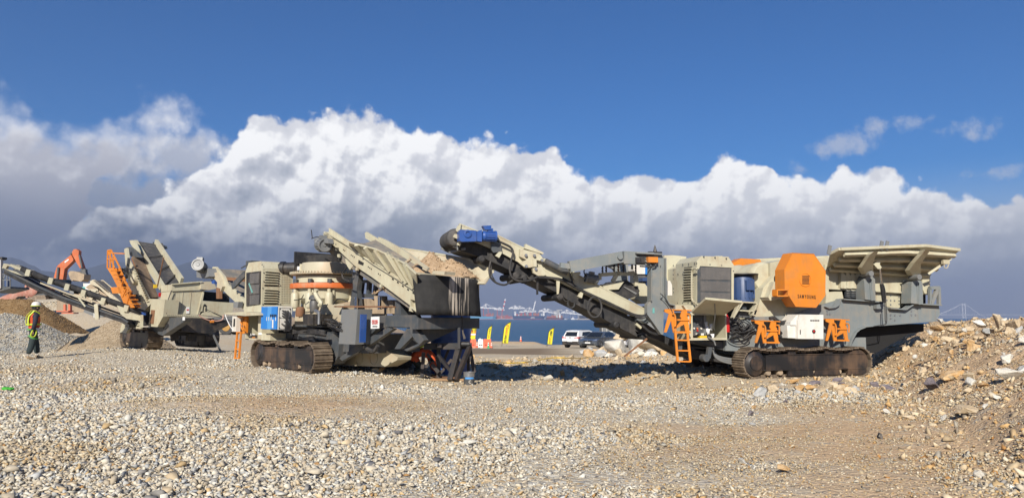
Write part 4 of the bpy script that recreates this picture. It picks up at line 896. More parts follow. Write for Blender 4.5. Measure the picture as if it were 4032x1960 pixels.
    far = [p + V((0, 2.1, 0)) for p in P]; b.prism(far, (0, .14, 0)); b.build('gantry_column', M['grey'], r)
    b = MB(); b.path(None, [J.S(z5(*c), .24) for c in ((205, 250), (214, 275), (214, 400), (214, 490), (203, 515))], .02); b.build('grab_handle', M['grey'], r)
    b = MB(); a_, c_ = Js(zg, ((1450, 215), (590, 375)), .36); b.bar(a_, c_, .16, .26); a_, c_ = Js(zg, ((600, 370), (440, 350)), .36); b.bar(a_, c_, .1, .12); a_, c_ = Js(zg, ((1470, 225), (1960, 250)), .36); b.bar(a_, c_, .16, .3)
    a_, c_ = Js(zg, ((1450, 215), (590, 375)), 2.3); b.bar(a_, c_, .14, .2); p = J.S(zg(1430, 215), .22); b.cyl(p, p + V((0, .1, 0)), .06, 12)
    a_, c_ = J.S(zg(1100, 290), .4), J.S(zg(1100, 290), 2.3); b.bar(a_, c_, .12, .12); a_, c_ = J.S(zg(1450, 220), .4), J.S(zg(1450, 220), 2.3); b.bar(a_, c_, .14, .14); b.build('gantry_arm', M['grey'], r)
    b = MB(); p = J.S(z5(160, 150), .4); b.box(p + V((-.17, -.05, -.07)), p + V((.16, .05, .02))); b.cyl(p + V((0, 0, .02)), p + V((.0, 0, .18)), .05, 8, .01); b.build('antenna_mount', M['black'], r)
    p = J.S(z5(138, 206), .2); MB().box(p + V((-.13, -.06, -.07)), p + V((.12, .06, .06))).build('beacon', M['orange'], r)
    b = MB()
    for q in ((25, 205), (60, 205)): p = J.S(z5(*q), .2); b.box(p + V((-.05, -.03, -.08)), p + V((.05, .05, .05)))
    b.path(None, Js(z5, ((150, 215), (165, 235), (160, 255), (120, 262), (40, 258)), .2), .02); b.build('work_lamp', M['black'], r)
    b = MB(); p = J.S(z5(147, 610), .27); b.box(p + V((-.02, 0, -.06)), p + V((.03, .02, .06))); b.build('sticker', M['teal'], r)
    # far side things seen through the gantry
    b = MB(); b.prism(Js(zg, ((1650, 350), (1840, 335), (1840, 495), (1700, 495), (1650, 440)), 2.3), (0, .5, 0)); f_ = b.build('far_cabinet', M['white'], r); MB().prism(Js(zg, ((1841, 335), (1930, 335), (1930, 500), (1841, 500)), 2.28), (0, .5, 0)).build('cabinet_side', M['cblue'], f_)
    b = MB(); b.prism(Js(zg, ((1690, 505), (1900, 505), (1900, 640), (1690, 640)), 2.35), (0, .4, 0)); b.build('far_platform', M['dgrey'], r)
    MB().prism(Js(zg, ((1795, 555), (1900, 545), (1900, 690), (1870, 690), (1870, 610), (1795, 610)), 2.0), (0, .25, 0)).build('far_motor', M['dblue'], r)
    b = MB(); b.prism(Js(zg, ((1690, 640), (1830, 650), (1900, 740), (1890, 980), (1800, 980), (1690, 900)), 1.9), (0, .4, 0)); b.build('discharge_chute', M['beige'], r)
    # ---- magnet separator hung from the gantry
    b = MB(); Ym = .9
    for a_, c_ in (((1085, 510), (1340, 490)), ((1400, 495), (1680, 490)), ((1085, 510), (1085, 590)), ((1300, 620), (1380, 480)), ((1675, 490), (1690, 690)), ((1370, 480), (1420, 480))): b.bar(*Js(zg, (a_, c_), Ym), .07, .09)
    b.prism(Js(zg, ((1110, 665), (1400, 630), (1450, 600), (1490, 620), (1400, 745), (1200, 755)), Ym), (0, .1, 0)); b.bar(J.S(zg(1085, 510), Ym), J.S(zg(1085, 510), Ym + 1.3), .06, .08); b.bar(J.S(zg(1680, 490), Ym), J.S(zg(1680, 490), Ym + 1.3), .06, .08)
    mg = b.build('magnet_separator', M['beige'], r)
    b = MB(); b.prism(Js(zg, ((1240, 760), (1480, 600), (1530, 590), (1700, 700), (1750, 770), (1690, 860), (1560, 905), (1380, 870)), Ym + .08), (0, 1.15, 0)); b.build('magnet_belt', M['rubber'], mg)
    MB().prism(Js(zg, ((1480, 705), (1500, 700), (1700, 805), (1690, 835)), Ym + .05), (0, .03, 0)).build('cleat', M['motor_grey'], mg)
    gearmotor(mg, 'drive_motor', J.S(zg(1070, 590), Ym - .1), (-1, 0, .15), .11, .34, M['motor_grey'])
    for x, y0, y1 in ((1135, 310, 480), (1195, 300, 470), (1325, 270, 455), (1395, 270, 460), (1478, 275, 470), (1620, 310, 420), (1680, 310, 470)):
        b = MB(); n_ = 8
        for k in range(n_):
            p, q = J.S(zg(x + (6 if k % 2 else 0), y0 + (y1 - y0) * k / n_), .75), J.S(zg(x, y0 + (y1 - y0) * (k + .85) / n_), .75); b.bar(p, q, .05 if k % 2 else .02, .02 if k % 2 else .05, (1, 0, 0))
        b.build('hanging_chain', M['chain'] if x != 1395 else M['rust'], mg)
    MB().path(None, Js(zg, ((930, 555), (860, 520), (832, 450), (870, 370)), .8), .014).build('hose', M['rubber'], mg)
    # ---- discharge conveyor
    top = Q(zv, (330, 80), (580, 180), (890, 250), (1300, 450), (1560, 590)) + Q(zg, (560, 405), (740, 515), (1860, 1085)); bot = Q(zg, (1870, 1180), (1640, 1190), (1240, 1020), (800, 805), (380, 605)) + Q(zv, (1500, 790), (1230, 660), (940, 500), (560, 340), (330, 235))
    Yn = .88; P = Jm(top + bot, Yn); n_ = len(P)
    b = MB(); b.prism(P, (0, .06, 0)); b.prism([p + V((0, 1.18, 0)) for p in P], (0, .06, 0))
    for i in range(len(top) - 1): b.bar(P[i] + V((0, .06, 0)), P[i + 1] + V((0, .06, 0)), .14, .03); b.bar(P[i] + V((0, 1.2, 0)), P[i + 1] + V((0, 1.2, 0)), .14, .03)
    cv = b.build('conveyor_frame', M['beige'], r)
    up_ = Q(zv, (300, 260), (560, 350), (940, 510), (1230, 680)) + Q(zg, (380, 640), (800, 830), (1240, 1045), (1640, 1215)) + Q(z5, (10, 650), (100, 720), (215, 800), (330, 850), (440, 920), (770, 960))
    lo_ = Q(z5, (770, 1035), (460, 985), (330, 915), (200, 850), (0, 770)) + Q(z4, (1500, 860), (1330, 775)) + Q(zg, (1000, 1140), (570, 925), (420, 805)) + Q(zv, (1740, 1070), (1370, 890), (740, 600), (620, 550), (370, 475), (230, 410))
    b = MB(); Pu = Jm(up_, 1.0); Pl = Jm(lo_[::-1], 1.0); b.prism(Pu + Pl[::-1], (0, 1.0, 0)); b.build('conveyor_belt', M['rubber'], cv)
    # carrying belt on top
    tp = Jm(Q(zv, (330, 120), (580, 215), (890, 290), (1300, 490), (1560, 625)) + Q(zg, (560, 440), (740, 550), (1860, 1120)), 1.0); b = MB()
    for i in range(len(tp) - 1): b.prism([tp[i], tp[i + 1], tp[i + 1] - V((0, 0, .05)), tp[i] - V((0, 0, .05))], (0, 1.0, 0))
    b.build('carrying_belt', M['belt'], cv)
    c = J.S(zv(275, 275), .95); b = MB(); b.lathe(c, [(0, 0), (.13, 0), (.19, .02), (.205, .04), (.213, .5), (.205, 1.02), (.19, 1.05), (0, 1.05)], 32, (0, 1, 0))
    for k in range(9): b.lathe(c + V((0, .08 + .11 * k, 0)), [(.209, 0), (.218, .012), (.218, .03), (.209, .042)], 32, (0, 1, 0))
    b.build('head_drum', M['belt'], cv)
    b = MB()
    for q in (((275, 170), (300, 110), (350, 75), (345, 150), (330, 210), (290, 190)), ((232, 265), (260, 225), (330, 230), (345, 300), (325, 310)), ((290, 380), (325, 305), (355, 380), (340, 395))): b.prism(Js(zv, q, .82), (0, .05, 0)); b.prism([p + V((0, 1.28, 0)) for p in Js(zv, q, .82)], (0, .05, 0))
    b.build('head_bracket', M['beige'], cv)
    gb = MB(); gb.prism(Js(zv, ((340, 160), (575, 175), (575, 330), (360, 335), (328, 320), (328, 190)), .55), (0, .28, 0)); gb.lathe(J.S(zv(445, 220), .555), [(.09, 0), (.09, -.03), (.05, -.035), (.05, -.01), (0, -.01)], 22, (0, 1, 0)); gb.prism(Js(zv, ((575, 185), (655, 165), (655, 335), (600, 330), (575, 320)), .58), (0, .2, 0))
    gx = gb.build('gearbox', M['blue'], cv)
    gearmotor(gx, 'drive_motor', J.S(zv(650, 255), .68), J.S(zv(880, 262), .68) - J.S(zv(650, 255), .68), .122, .345, M['blue']); MB().prism(Js(zv, ((668, 105), (790, 100), (792, 160), (700, 165)), .6), (0, .18, 0)).build('terminal_box', M['blue'], gx)
    p = J.S(zv(400, 300), 2.12); MB().box(p + V((-.16, 0, -.1)), p + V((.16, .14, .2))).build('far_bearing', M['blue'], cv)
    b = MB(); b.bar(*Js(zv, ((60, 430), (185, 490)), 1.9), .04, .05); b.bar(J.S(zv(185, 492), 1.5), J.S(zv(405, 440), .9), .05, .05); b.bar(J.S(zv(300, 420), .92), J.S(zv(300, 420), 2.05), .03, .12); b.build('belt_scraper', M['motor_grey'], cv)
    for q in (zv(660, 585), zv(1160, 825), zv(1275, 865), zv(1800, 1135), z4(1345, 770), z5(80, 815)):
        c = J.S(q, .82); b = MB(); b.lathe(c, [(0, 0), (.05, 0), (.085, .03), (.085, .35), (.075, .36), (.075, .4), (.085, .41), (.085, 1.35), (.05, 1.38), (0, 1.38)], 14, (0, 1, 0)); b.build('return_roller', M['rubber'], cv)
    b = MB()
    for zz, q in ((zv, ((850, 540), (900, 480), (940, 470), (945, 500), (905, 570))), (zg, ((735, 860), (790, 770), (822, 800), (800, 890), (760, 880))), (z4, ((1480, 770), (1500, 750), (1530, 780), (1515, 800)))): b.prism(Js(zz, q, .8), (0, .08, 0))
    b.prism(Js(zv, ((1735, 900), (1785, 905), (1770, 1090), (1745, 1100)), .8), (0, .04, 0)); b.build('roller_bracket', M['beige'], cv)
    b = MB(); b.prism(Js(zv, ((1447, 880), (1475, 880), (1472, 1100), (1448, 1105)), .85), (0, .04, 0)); b.build('link_bar', M['black'], cv)
    b = MB(); b.prism(Js(zv, ((1210, 440), (1480, 500), (1555, 600), (1545, 625), (1400, 590), (1395, 700), (1290, 720), (1190, 640), (1300, 600), (1205, 550)), .76), (0, .1, 0)); b.prism(Js(zv, ((1395, 590), (1445, 600), (1450, 700), (1400, 700)), .72), (0, .05, 0)); b.prism(Js(zv, ((1390, 720), (1510, 700), (1580, 790), (1560, 830), (1470, 830), (1400, 790)), .74), (0, .1, 0)); b.prism(Js(zv, ((1290, 368), (1550, 495), (1540, 520), (1275, 435)), .74), (0, .14, 0)); b.prism(Js(zg, ((640, 470), (770, 455), (780, 490), (720, 540), (680, 600), (650, 560)), .8), (0, .08, 0)); b.prism(Js(zv, ((1845, 705), (1890, 680), (1920, 710), (1970, 750), (1940, 790)), .8), (0, .1, 0)); h = b.build('hinge_block', M['beige'], cv)
    b = MB()
    for q in ((1296, 532), (1418, 535), (1530, 605), (1300, 690), (1440, 733)): p = J.S(zv(*q), .70); b.cyl(p, p + V((0, .05, 0)), .035, 10)
    b.build('hinge_bolt', M['steel'], h)
    MB().prism(Js(zv, ((790, 340), (930, 380), (945, 480), (870, 490), (820, 495), (795, 460)), .8), (0, .08, 0)).build('motor_bracket', M['dgrey'], cv)
    MB().cyl(J.S(zv(1570, 620), .74), J.S(zg(560, 470), .74), .075, 14).build('folding_cylinder', M['dgrey'], cv)
    b = MB(); H = lambda zz, pts, Y, rad: b.path(None, Js(zz, pts, Y), rad)
    H(zv, ((860, 320), (960, 360), (1070, 420), (1105, 500), (1070, 640), (1060, 760), (1090, 850), (1180, 905), (1330, 900), (1470, 840)), .74, .026); H(zv, ((780, 620), (760, 740), (780, 850), (860, 930), (980, 962), (1080, 910), (1150, 870), (1240, 862)), .8, .024); H(zv, ((790, 640), (795, 800), (830, 880), (860, 930)), .84, .014); H(zv, ((1150, 890), (1240, 935), (1330, 920), (1400, 880)), .78, .014)
    H(zg, ((70, 545), (300, 560), (500, 600), (760, 745), (1000, 860), (1200, 950), (1450, 1070), (1650, 1160), (1800, 1180), (1860, 1140)), .78, .032); H(zg, ((480, 560), (620, 640), (800, 770), (1100, 900), (1400, 1050), (1600, 1150)), .8, .022); H(zg, ((590, 470), (640, 620), (660, 680), (760, 740)), .78, .022)
    H(zg, [(1008 + 112 * math.cos(a), 1040 + 165 * math.sin(a)) for a in (k * .4487 - 1.4 for k in range(15))], .7, .026); H(zg, [(622 + 55 * math.cos(a), 985 + 65 * math.sin(a)) for a in (k * .36 - .4 for k in range(12))], .85, .026); H(zg, ((490, 895), (520, 935), (560, 942), (575, 935)), .85, .012)
    H(zp, ((0, 100), (60, 160), (120, 240), (200, 420)), .1, .01); H(z5, ((0, 640), (30, 660), (70, 652), (98, 630)), .3, .02); H(z5, ((0, 655), (40, 672), (80, 665), (100, 650)), .28, .02); H(z5, ((10, 690), (60, 730), (120, 780), (180, 800)), .5, .03)
    b.build('hose', M['rubber'], cv)
    b = MB(); b.prism(Js(z5, ((62, 690), (75, 655), (110, 655), (135, 690), (100, 715), (70, 705)), .5), (0, .6, 0)); b.build('tail_guide', M['grey'], cv)
    MB().bar(J.S(z4(1560, 870), .5), J.S(z4(1395, 1000), .5), .03, .04).build('prop_leg', M['rust'], r)
build_jaw()
for o_ in [c for c in bpy.data.objects if c.parent == jaw and c.name.split('.')[0] in ('gantry_column', 'hopper_post', 'end_frame')]: split_part(o_, .8)
for o_ in [c for c in bpy.data.objects if c.parent == jaw and c.name.startswith('bolt')]: split_part(o_)
for o_ in [c for c in bpy.data.objects if c.name.split('.')[0] in ('lifting_tab', 'tail_bracket', 'roller_bracket', 'head_bracket', 'gantry_arm', 'work_lamp', 'feeder_end_plate', 'hinge_block')]: split_part(o_)
# loose things on and at the jaw crusher
def jthing(mb, name, m, label, cat): o = mb.build(name, m); o.location = J.o; o.rotation_euler = (0, 0, J.a); return tag(o, label, cat)
p = J.S(zp(1066, 715), .32); jthing(MB().lathe(p, [(0, 0), (.055, 0), (.06, .02), (.06, .32), (.05, .37), (.02, .39), (.02, .43), (0, .43)], 16), 'fire_extinguisher', M['red'], 'red fire extinguisher hanging beside the open control box', 'extinguisher')
p = J.S(z5(255, 490), .9); b = MB(); b.box(p + V((-.1, -.08, 0)), p + V((.1, .1, .26))); b.prism([p + V(q) for q in ((-.1, -.08, .26), (.1, -.08, .26), (.05, -.08, .36), (-.05, -.08, .36))], (0, .18, 0)); t_ = jthing(b, 'jerry_can', M['white'], 'white plastic can wedged beside the grey column and engine cover', 'can'); b = MB(); b.cyl(p + V((-.04, 0, .36)), p + V((-.04, 0, .42)), .04, 12); b.build('cap', M['blue'], t_)
b = MB(); q = [J.S(zp(*c), Y) for c, Y in (((725, 590), .52), ((800, 620), .5), ((800, 780), .42), ((830, 780), .44), ((740, 660), .5), ((760, 700), .46))]; bm = [V((a.x, a.y, a.z)) for a in q]
for k in range(6): p = bm[k]; b.add([p + V((-.04, 0, .05)), p + V((.04, -.02, .06)), p + V((.05, .01, -.10)), p + V((-.03, -.03, -.09)), p + V((0, -.06, 0))], [(0, 1, 4), (1, 2, 4), (2, 3, 4), (3, 0, 4), (3, 2, 1, 0)])
jthing(b, 'rag', M['cloth'], 'crumpled white rag hanging inside the open control box', 'rag')
p = J.S(zp(665, 790), .36); b = MB(); b.box(p + V((-.09, -.05, -.04)), p + V((.1, .05, .03))); d_ = jthing(b, 'power_tool', M['yellow'], 'yellow and black power tool lying on the control box floor', 'power tool'); b = MB(); b.box(p + V((-.12, -.05, .032)), p + V((.06, .05, .07))); b.path(None, [p + V(c) for c in ((.1, 0, .02), (.2, 0, .05), (.24, 0, -.01), (.16, 0, -.04))], .02); b.build('tool_body', M['black'], d_); b = MB(); b.box(p + V((-.06, -.055, .04)), p + V((.02, -.051, .09))); b.build('battery_label', M['white'], d_)
# ================================================================ tracked cone crusher (middle)
K = Frame((1237, 1471), 18.0, -46)
cone = empty('cone_crusher', K.o, K.a, 'tracked cone crusher with round beige bowl, orange ring, blue cabinet and loaded feed hopper', 'crusher')
def Ks(zz, pts, Y): return [K.S(zz(*p), Y) for p in pts]
def Ke(zz, pts, X): return [K.E(zz(*p), X) for p in pts]
def build_cone():
    r = cone
    crawler(r, -3.5, 0, 0, .5, .73, sag=.07); crawler(r, -3.5, 0, 2.5, .5, .73)
    D_ = lambda Y, zz, pts, t=.1: MB().prism(Ks(zz, pts, Y), (0, t, 0))
    # ---- dark chassis
    b = MB(); b.prism(Ks(z3, ((392, 706), (800, 698), (850, 790), (610, 785), (520, 800), (410, 905), (392, 900)), .72), (0, .14, 0)); b.prism(Ks(z3, ((245, 1010), (470, 860), (600, 790), (640, 800), (450, 930), (270, 1030)), .7), (0, .12, 0))
    b.prism(Ks(z3, ((770, 795), (800, 795), (865, 880), (830, 915), (735, 800)), .75), (0, .12, 0)); b.prism(Ks(z3, ((740, 795), (785, 850), (690, 945), (650, 945)), .80), (0, .1, 0)); b.prism(Ks(z3, ((720, 950), (860, 890), (840, 915), (740, 960)), .8), (0, .1, 0))
    b.prism(Ks(z2, ((560, 805), (710, 830), (715, 870), (640, 860)), .55), (0, .3, 0)); b.prism(Ks(z2, ((480, 790), (700, 800), (700, 812), (480, 806)), .45), (0, .4, 0))
    b.build('side_frame', M['dgrey'], r)
    xh = 3.30; zt_, zb_ = K.E(z3(1000, 712), xh).z, K.E(z3(1000, 800), xh).z
    b = MB(); b.box((-3.2, .75, .5), (1.2, 2.25, .95)); b.box((1.0, 1.9, zb_ + .02), (xh, 2.1, zt_ - .02)); b.box((1.0, .9, zb_ + .02), (xh - .02, 1.05, zt_ - .02)); b.box((xh - .3, .62, zb_), (xh, 2.38, zt_ - .03))
    b.prism(Ke(z3, ((850, 790), (1110, 800), (1000, 850), (860, 915), (840, 900)), xh - .4), (-.1, 0, 0)); b.build('main_chassis', M['dgrey'], r)
    b = MB(); b.prism(Ks(z3, ((215, 1060), (330, 945), (560, 930), (600, 960), (675, 1005), (670, 1025), (575, 1075), (255, 1062)), 1.25), (0, .4, 0)); u = b.build('under_chute', M['beige_dusty'], r)
    b = MB()
    for q in ((395, 1010), (500, 1010)): p = K.S(z3(*q), 1.245); b.lathe(p, [(0, 0), (.16, 0), (.16, -.012), (.17, -.012), (.17, 0)], 24, (0, 1, 0))
    b.build('round_cover', M['beige_dusty'], u)
    b = MB(); b.prism(Ks(z3, ((80, 800), (200, 830), (250, 900), (240, 1000), (215, 1050), (190, 1060), (190, 880), (80, 880)), .62), (0, .3, 0)); b.build('side_panel', M['dgrey'], r)
    b = MB(); b.prism(Ks(zq, ((990, 730), (1420, 720), (1400, 830), (1000, 850)), .55), (0, 1.5, 0)); b.prism(Ks(zq, ((1440, 740), (1780, 760), (1830, 880), (1420, 830)), .55), (0, .2, 0)); b.build('track_cover', M['dgrey'], r)
    # ---- engine module
    Yf = .2; cx = K.S(z2(250, 500), Yf).x
    P = Ks(z2, ((122, 392), (140, 330), (172, 318), (245, 318), (258, 370), (258, 700), (225, 705), (122, 695)), Yf); e = MB()
    top = K.S(z2(245, 318), Yf).z; z0 = K.S(z2(250, 700), Yf).z; xl = K.S(z2(122, 500), Yf).x; ye = K.E(z2(480, 500), cx).y
    e.prism([V((xl, Yf, z0)), V((cx, Yf, z0)), V((cx, Yf, top - .2)), V((cx - .14, Yf, top)), V((xl + .2, Yf, top)), V((xl, Yf, top - .25))], (0, ye - Yf, 0)); e = e.build('engine_cover', M['beige'], r)
    b = MB(); b.prism(Ks(z2, ((132, 405), (240, 392), (235, 640), (132, 655)), Yf - .02), (0, .02, 0)); g = b.build('radiator_grille', M['black'], e)
    b = MB()
    for y0, y1 in ((412, 482), (498, 560), (574, 640)): b.prism(Ks(z2, ((158, y0), (228, y0 - 6), (224, y1), (156, y1 + 6)), Yf - .03), (0, .012, 0))
    b.build('radiator_mesh', M['mesh_grey'], g)
    b = MB(); b.bar(*Ks(z2, ((152, 485), (178, 555)), Yf - .04), .02, .04); b.build('ribbon', M['teal'], g)
    for (y0, y1) in ((390, 505), (525, 640)):
        q = [V((cx + .006, y, K.E(z2(320, yy), cx).z)) for y, yy in ((K.E(z2(274, 450), cx).y, y0), (K.E(z2(370, 450), cx).y, y0 + 4), (K.E(z2(366, 450), cx).y, y1), (K.E(z2(268, 450), cx).y, y1))]
        lv = MB().prism(q, (.008, 0, 0)).build('louvre_panel', M['void'], e); b = MB()
        for i in range(6):
            t = (i + .25) / 6; a_, c_ = q[0].lerp(q[3], t) + V((.02, 0, 0)), q[1].lerp(q[2], t) + V((.02, 0, 0)); b.bar(a_, c_, .05, .022, (.5, 0, 1))
        b.build('louvre_slat', M['beige'], lv)
    b = MB()
    for i in range(18):
        for j in range(4): p = K.E(z2(398 + 18 * j, 405 + 13 * i), cx); b.box(p - V((0, .025, .006)), p + V((.012, .025, .006)))
    b.build('perforation', M['beige_dusty'], e)
    b = MB()
    for q in ((262, 405), (262, 470), (255, 520), (255, 640), (385, 380), (385, 500), (385, 640), (300, 690), (340, 690), (250, 345), (370, 345)): p = K.E(z2(*q), cx + .004); b.cyl(p, p + V((.014, 0, 0)), .016, 8)
    b.build('bolt', M['dgrey'], e)
    b = MB(); b.cyl(K.S(z2(385, 368), .9), K.S(z2(385, 368), .9) + V((.08, .1, 0)), .12, 18); c = K.S(z2(470, 372), 1.0); b.lathe(c + V((-.3, -.2, 0)), [(0, 0), (.16, 0), (.2, .04), (.2, .16), (.17, .18), (.17, .5), (0, .5)], 20, (.75, .6, 0)); b.box(c + V((-.1, 0, -.16)), c + V((.35, .3, .17))); b.build('air_filter', M['black'], r)
    b = MB(); p = K.S(z2(512, 372), .85); b.box(p + V((0, 0, -.05)), p + V((.16, .01, .05))); b.build('sticker', M['paper'], r)
    # lamp and small things on the roof
    b = MB(); p = K.S(z2(150, 335), .6); b.box(p + V((-.2, 0, -.15)), p + V((.15, .3, .08))); b.bar(K.S(z2(40, 510), .6), K.S(z2(125, 420), .6), .06, .12); b.bar(K.S(z2(95, 370), .6), K.S(z2(175, 325), .6), .03, .03); b.build('roof_strut', M['dgrey'], e)
    # ---- operator box with open flap, orange step, white door
    yb = .1; q = Ks(zq, ((535, 395), (820, 345), (985, 730), (985, 858), (510, 845)), yb); b = MB()
    xa, xb = q[4].x, K.S(zq(745, 700), yb).x; z0 = q[4].z; z1_ = K.S(zq(640, 360), yb).z
    b.box((xa, yb, z0), (xa + .03, .6, z1_)); b.box((xa + .03, .56, z0), (xb, .6, z1_)); b.box((xa + .03, yb, z0), (xb, .56, z0 + .04)); b.box((xb, yb, z0), (K.S(zq(985, 700), yb).x, .6, K.S(zq(985, 735), yb).z)); b.box((xb, yb + .004, K.S(zq(985, 735), yb).z), (K.S(zq(820, 500), yb).x, .6, z1_)); b.build('control_box', M['beige'], r)
    fl = MB(); a_ = K.S(zq(830, 345), yb); c_ = K.S(zq(540, 395), yb); d_ = K.S(zq(95, 362), -.55); e_ = K.S(zq(480, 322), .3)
    fl.prism(Ks(zq, ((100, 340), (490, 322), (780, 348), (800, 385), (520, 400), (140, 372)), -.2), (0, .5, 0)); fl.build('hatch', M['beige'], r)
    MB().path(None, Ks(zq, ((130, 365), (150, 440), (200, 550), (240, 620), (290, 680)), -.15), .012).build('rope', M['cloth'], r)
    b = MB(); b.prism(Ks(zq, ((265, 400), (345, 392), (335, 700), (255, 698)), -.15), (0, .12, 0)); dr = b.build('door', M['white'], r)
    b = MB(); b.prism(Ks(zq, ((288, 455), (312, 452), (308, 600), (280, 602)), -.16), (0, .012, 0)); b.build('door_window', M['ink'], dr); MB().prism(Ks(zq, ((350, 395), (440, 400), (370, 690), (345, 660)), .0), (0, .05, 0)).build('door_back', M['white'], dr)
    b = MB(); b.prism(Ks(zq, ((440, 410), (535, 405), (520, 720), (445, 740), (400, 680), (385, 640), (470, 600), (420, 520)), .05), (0, .06, 0)); b.path(None, Ks(zq, ((360, 690), (350, 560), (356, 440), (390, 415), (450, 420)), -.1), .025); b.path(None, Ks(zq, ((420, 520), (440, 560), (435, 620), (470, 680)), -.1), .02); b.build('step_bracket', M['orange'], r)
    b = MB()
    for a_, c_ in (((360, 705), (315, 1205)), ((432, 705), (390, 1210))): b.bar(*Ks(zq, (a_, c_), -.2), .04, .06)
    for y, x0, x1 in ((712, 352, 432), (870, 335, 420), (1030, 322, 405), (1200, 305, 392)): b.bar(*Ks(zq, ((x0, y), (x1, y)), -.2), .05, .035)
    b.build('ladder', M['orange'], r)
    b = MB(); b.prism(Ks(zq, ((530, 725), (680, 740), (690, 800), (535, 810)), .2), (0, .02, 0)); s_ = b.build('notice', M['paper'], r); o = K.S(zq(600, 755), .19); text_mesh('열사 O-', .1, M['ink'], s_, o, (1, 0, 0), (0, 0, 1))
    b = MB(); b.prism(Ks(zq, ((560, 800), (640, 760), (740, 770), (735, 820), (640, 822)), .15), (0, .1, 0)); b.build('tool_tray', M['black'], r); b = MB(); b.prism(Ks(zq, ((640, 800), (690, 800), (690, 818), (640, 818)), .14), (0, .02, 0)); b.build('tool', M['orange'], r)
    b = MB(); b.prism(Ks(zq, ((757, 718), (820, 716), (820, 758), (757, 758)), .09), (0, .01, 0)); b.build('sticker', M['paper'], r)
    # ---- blue and white electric cabinet
    Yc = -.1; xc = K.S(zq(1120, 450), Yc).x; xl = K.S(zq(822, 450), Yc).x; z0, z1_ = K.S(zq(1120, 662), Yc).z, K.S(zq(1120, 214), Yc).z; yr = K.E(zq(1392, 430), xc).y
    b = MB(); b.box((xl + .02, Yc + .012, z0), (xc, yr, z1_)); c = b.build('electric_cabinet', M['white'], r)
    xm0, xm1 = K.S(zq(940, 450), Yc).x, K.S(zq(1015, 450), Yc).x
    for xa, xb, m_ in ((xl, xm0 - .003, 'cblue'), (xm0, xm1, 'cblue2'), (xm1 + .003, xc - .004, 'cblue')): MB().box((xa, Yc - .02, z0 + .01), (xb, Yc + .01, z1_ - .01)).build('door', M[m_], c)
    b = MB()
    for i in range(4): p = K.S(zq(990 + 33 * i, 396), Yc - .025); b.box(p + V((-.03, -.004, -.035)), p + V((.03, .004, .035)))
    b.build('gauge', M['ink'], c)
    p = K.S(zq(1030, 550), Yc - .03); b = MB(); b.box(p + V((-.025, -.008, -.11)), p + V((.025, .008, .11))); b.build('door_handle', M['white'], c)
    b = MB()
    for x in (915, 955, 1000, 1085): p = K.S(zq(x, 455), Yc - .025); b.box(p + V((-.012, -.003, -.05)), p + V((.012, .003, .05)))
    b.build('switch', M['white'], c)
    b = MB()
    for q in ((1165, 265), (1358, 272), (1160, 430), (1355, 440), (1152, 630)): p = K.E(zq(*q), xc + .002); b.cyl(p, p + V((.012, 0, 0)), .018, 8)
    for a_, c_ in (((1160, 250), (1370, 258)), ((1155, 440), (1370, 448)), ((1150, 645), (1260, 645)), ((1160, 250), (1150, 645)), ((1370, 258), (1365, 640))): b.bar(*[K.E(zq(*q), xc + .003) for q in (a_, c_)], .008, .008)
    b.build('panel_joint', M['dgrey'], c)
    b = MB()
    for i, q in enumerate(((1210, 300), (1265, 305), (1315, 305), (1210, 350), (1208, 398), (1255, 505), (1200, 548))): b.path(None, [K.E(zq(*a_), xc + d_) for a_, d_ in ((q, .01), (((q[0] + 1290) / 2 + 20, q[1] + 30), .09), ((1285 + 10 * i, 470 + 12 * i), .1), ((1275 + 12 * i, 600), .09), ((1250 + 16 * i, 690), .05))], .018)
    b.build('cable', M['rubber'], c)
    # ---- cone crusher unit
    cc = V((K.S(z2(735, 500), 1.5).x, 1.5, 0)); zz = lambda y: K.S(z2(735, y), 1.5).z
    m2 = .5272 / 2912 * 20.5                               # metres per zoom pixel at the cone
    b = MB(); b.lathe(cc, [(.6, zz(705)), (.66, zz(690)), (.66, zz(640)), (.84, zz(600)), (.86, zz(530)), (.88, zz(526))], 48); b.lathe(cc, [(.7, zz(492)), (.86, zz(486)), (.84, zz(450)), (.84, zz(436)), (.7, zz(432))], 48); cu = b.build('crusher_frame', M['beige'], r)
    for k in range(10):
        a = 6.283 * k / 10 + .3; d = V((math.cos(a), math.sin(a), 0)); q = cc + d * .84; MB().bar(q + V((0, 0, zz(690))), q + V((0, 0, zz(532))), .05, .12, d).build('rib', M['beige'], cu)
    MB().lathe(cc, [(.86, zz(528)), (.985, zz(527)), (.99, zz(522)), (.99, zz(496)), (.985, zz(491)), (.86, zz(490))], 56).build('tramp_ring', M['red_orange'], r)
    b = MB(); b.lathe(cc, [(.7, zz(432)), (.98, zz(428)), (1.0, zz(424)), (1.0, zz(420)), (.95, zz(414)), (.7, zz(412))], 56)
    for k in range(72):
        a = 6.283 * k / 72; d = V((math.cos(a), math.sin(a), 0)); b.bar(cc + d * .97 + V((0, 0, zz(413))), cc + d * 1.005 + V((0, 0, zz(413))), .04, .05)
    b.build('adjustment_ring', M['beige_dusty'], r)
    b = MB(); b.lathe(cc, [(.70, zz(414)), (.70, zz(352)), (.68, zz(338)), (.64, zz(336)), (.62, zz(345)), (.60, zz(400))], 48); bw = b.build('bowl', M['beige_dusty'], r)
    a = -2.05; d = V((math.cos(a), math.sin(a), 0)); b = MB(); b.bar(cc + d * .70 + V((0, 0, zz(398))), cc + d * .70 + V((0, 0, zz(345))), .12, .09, d); b.build('bowl_lug', M['beige'], bw)
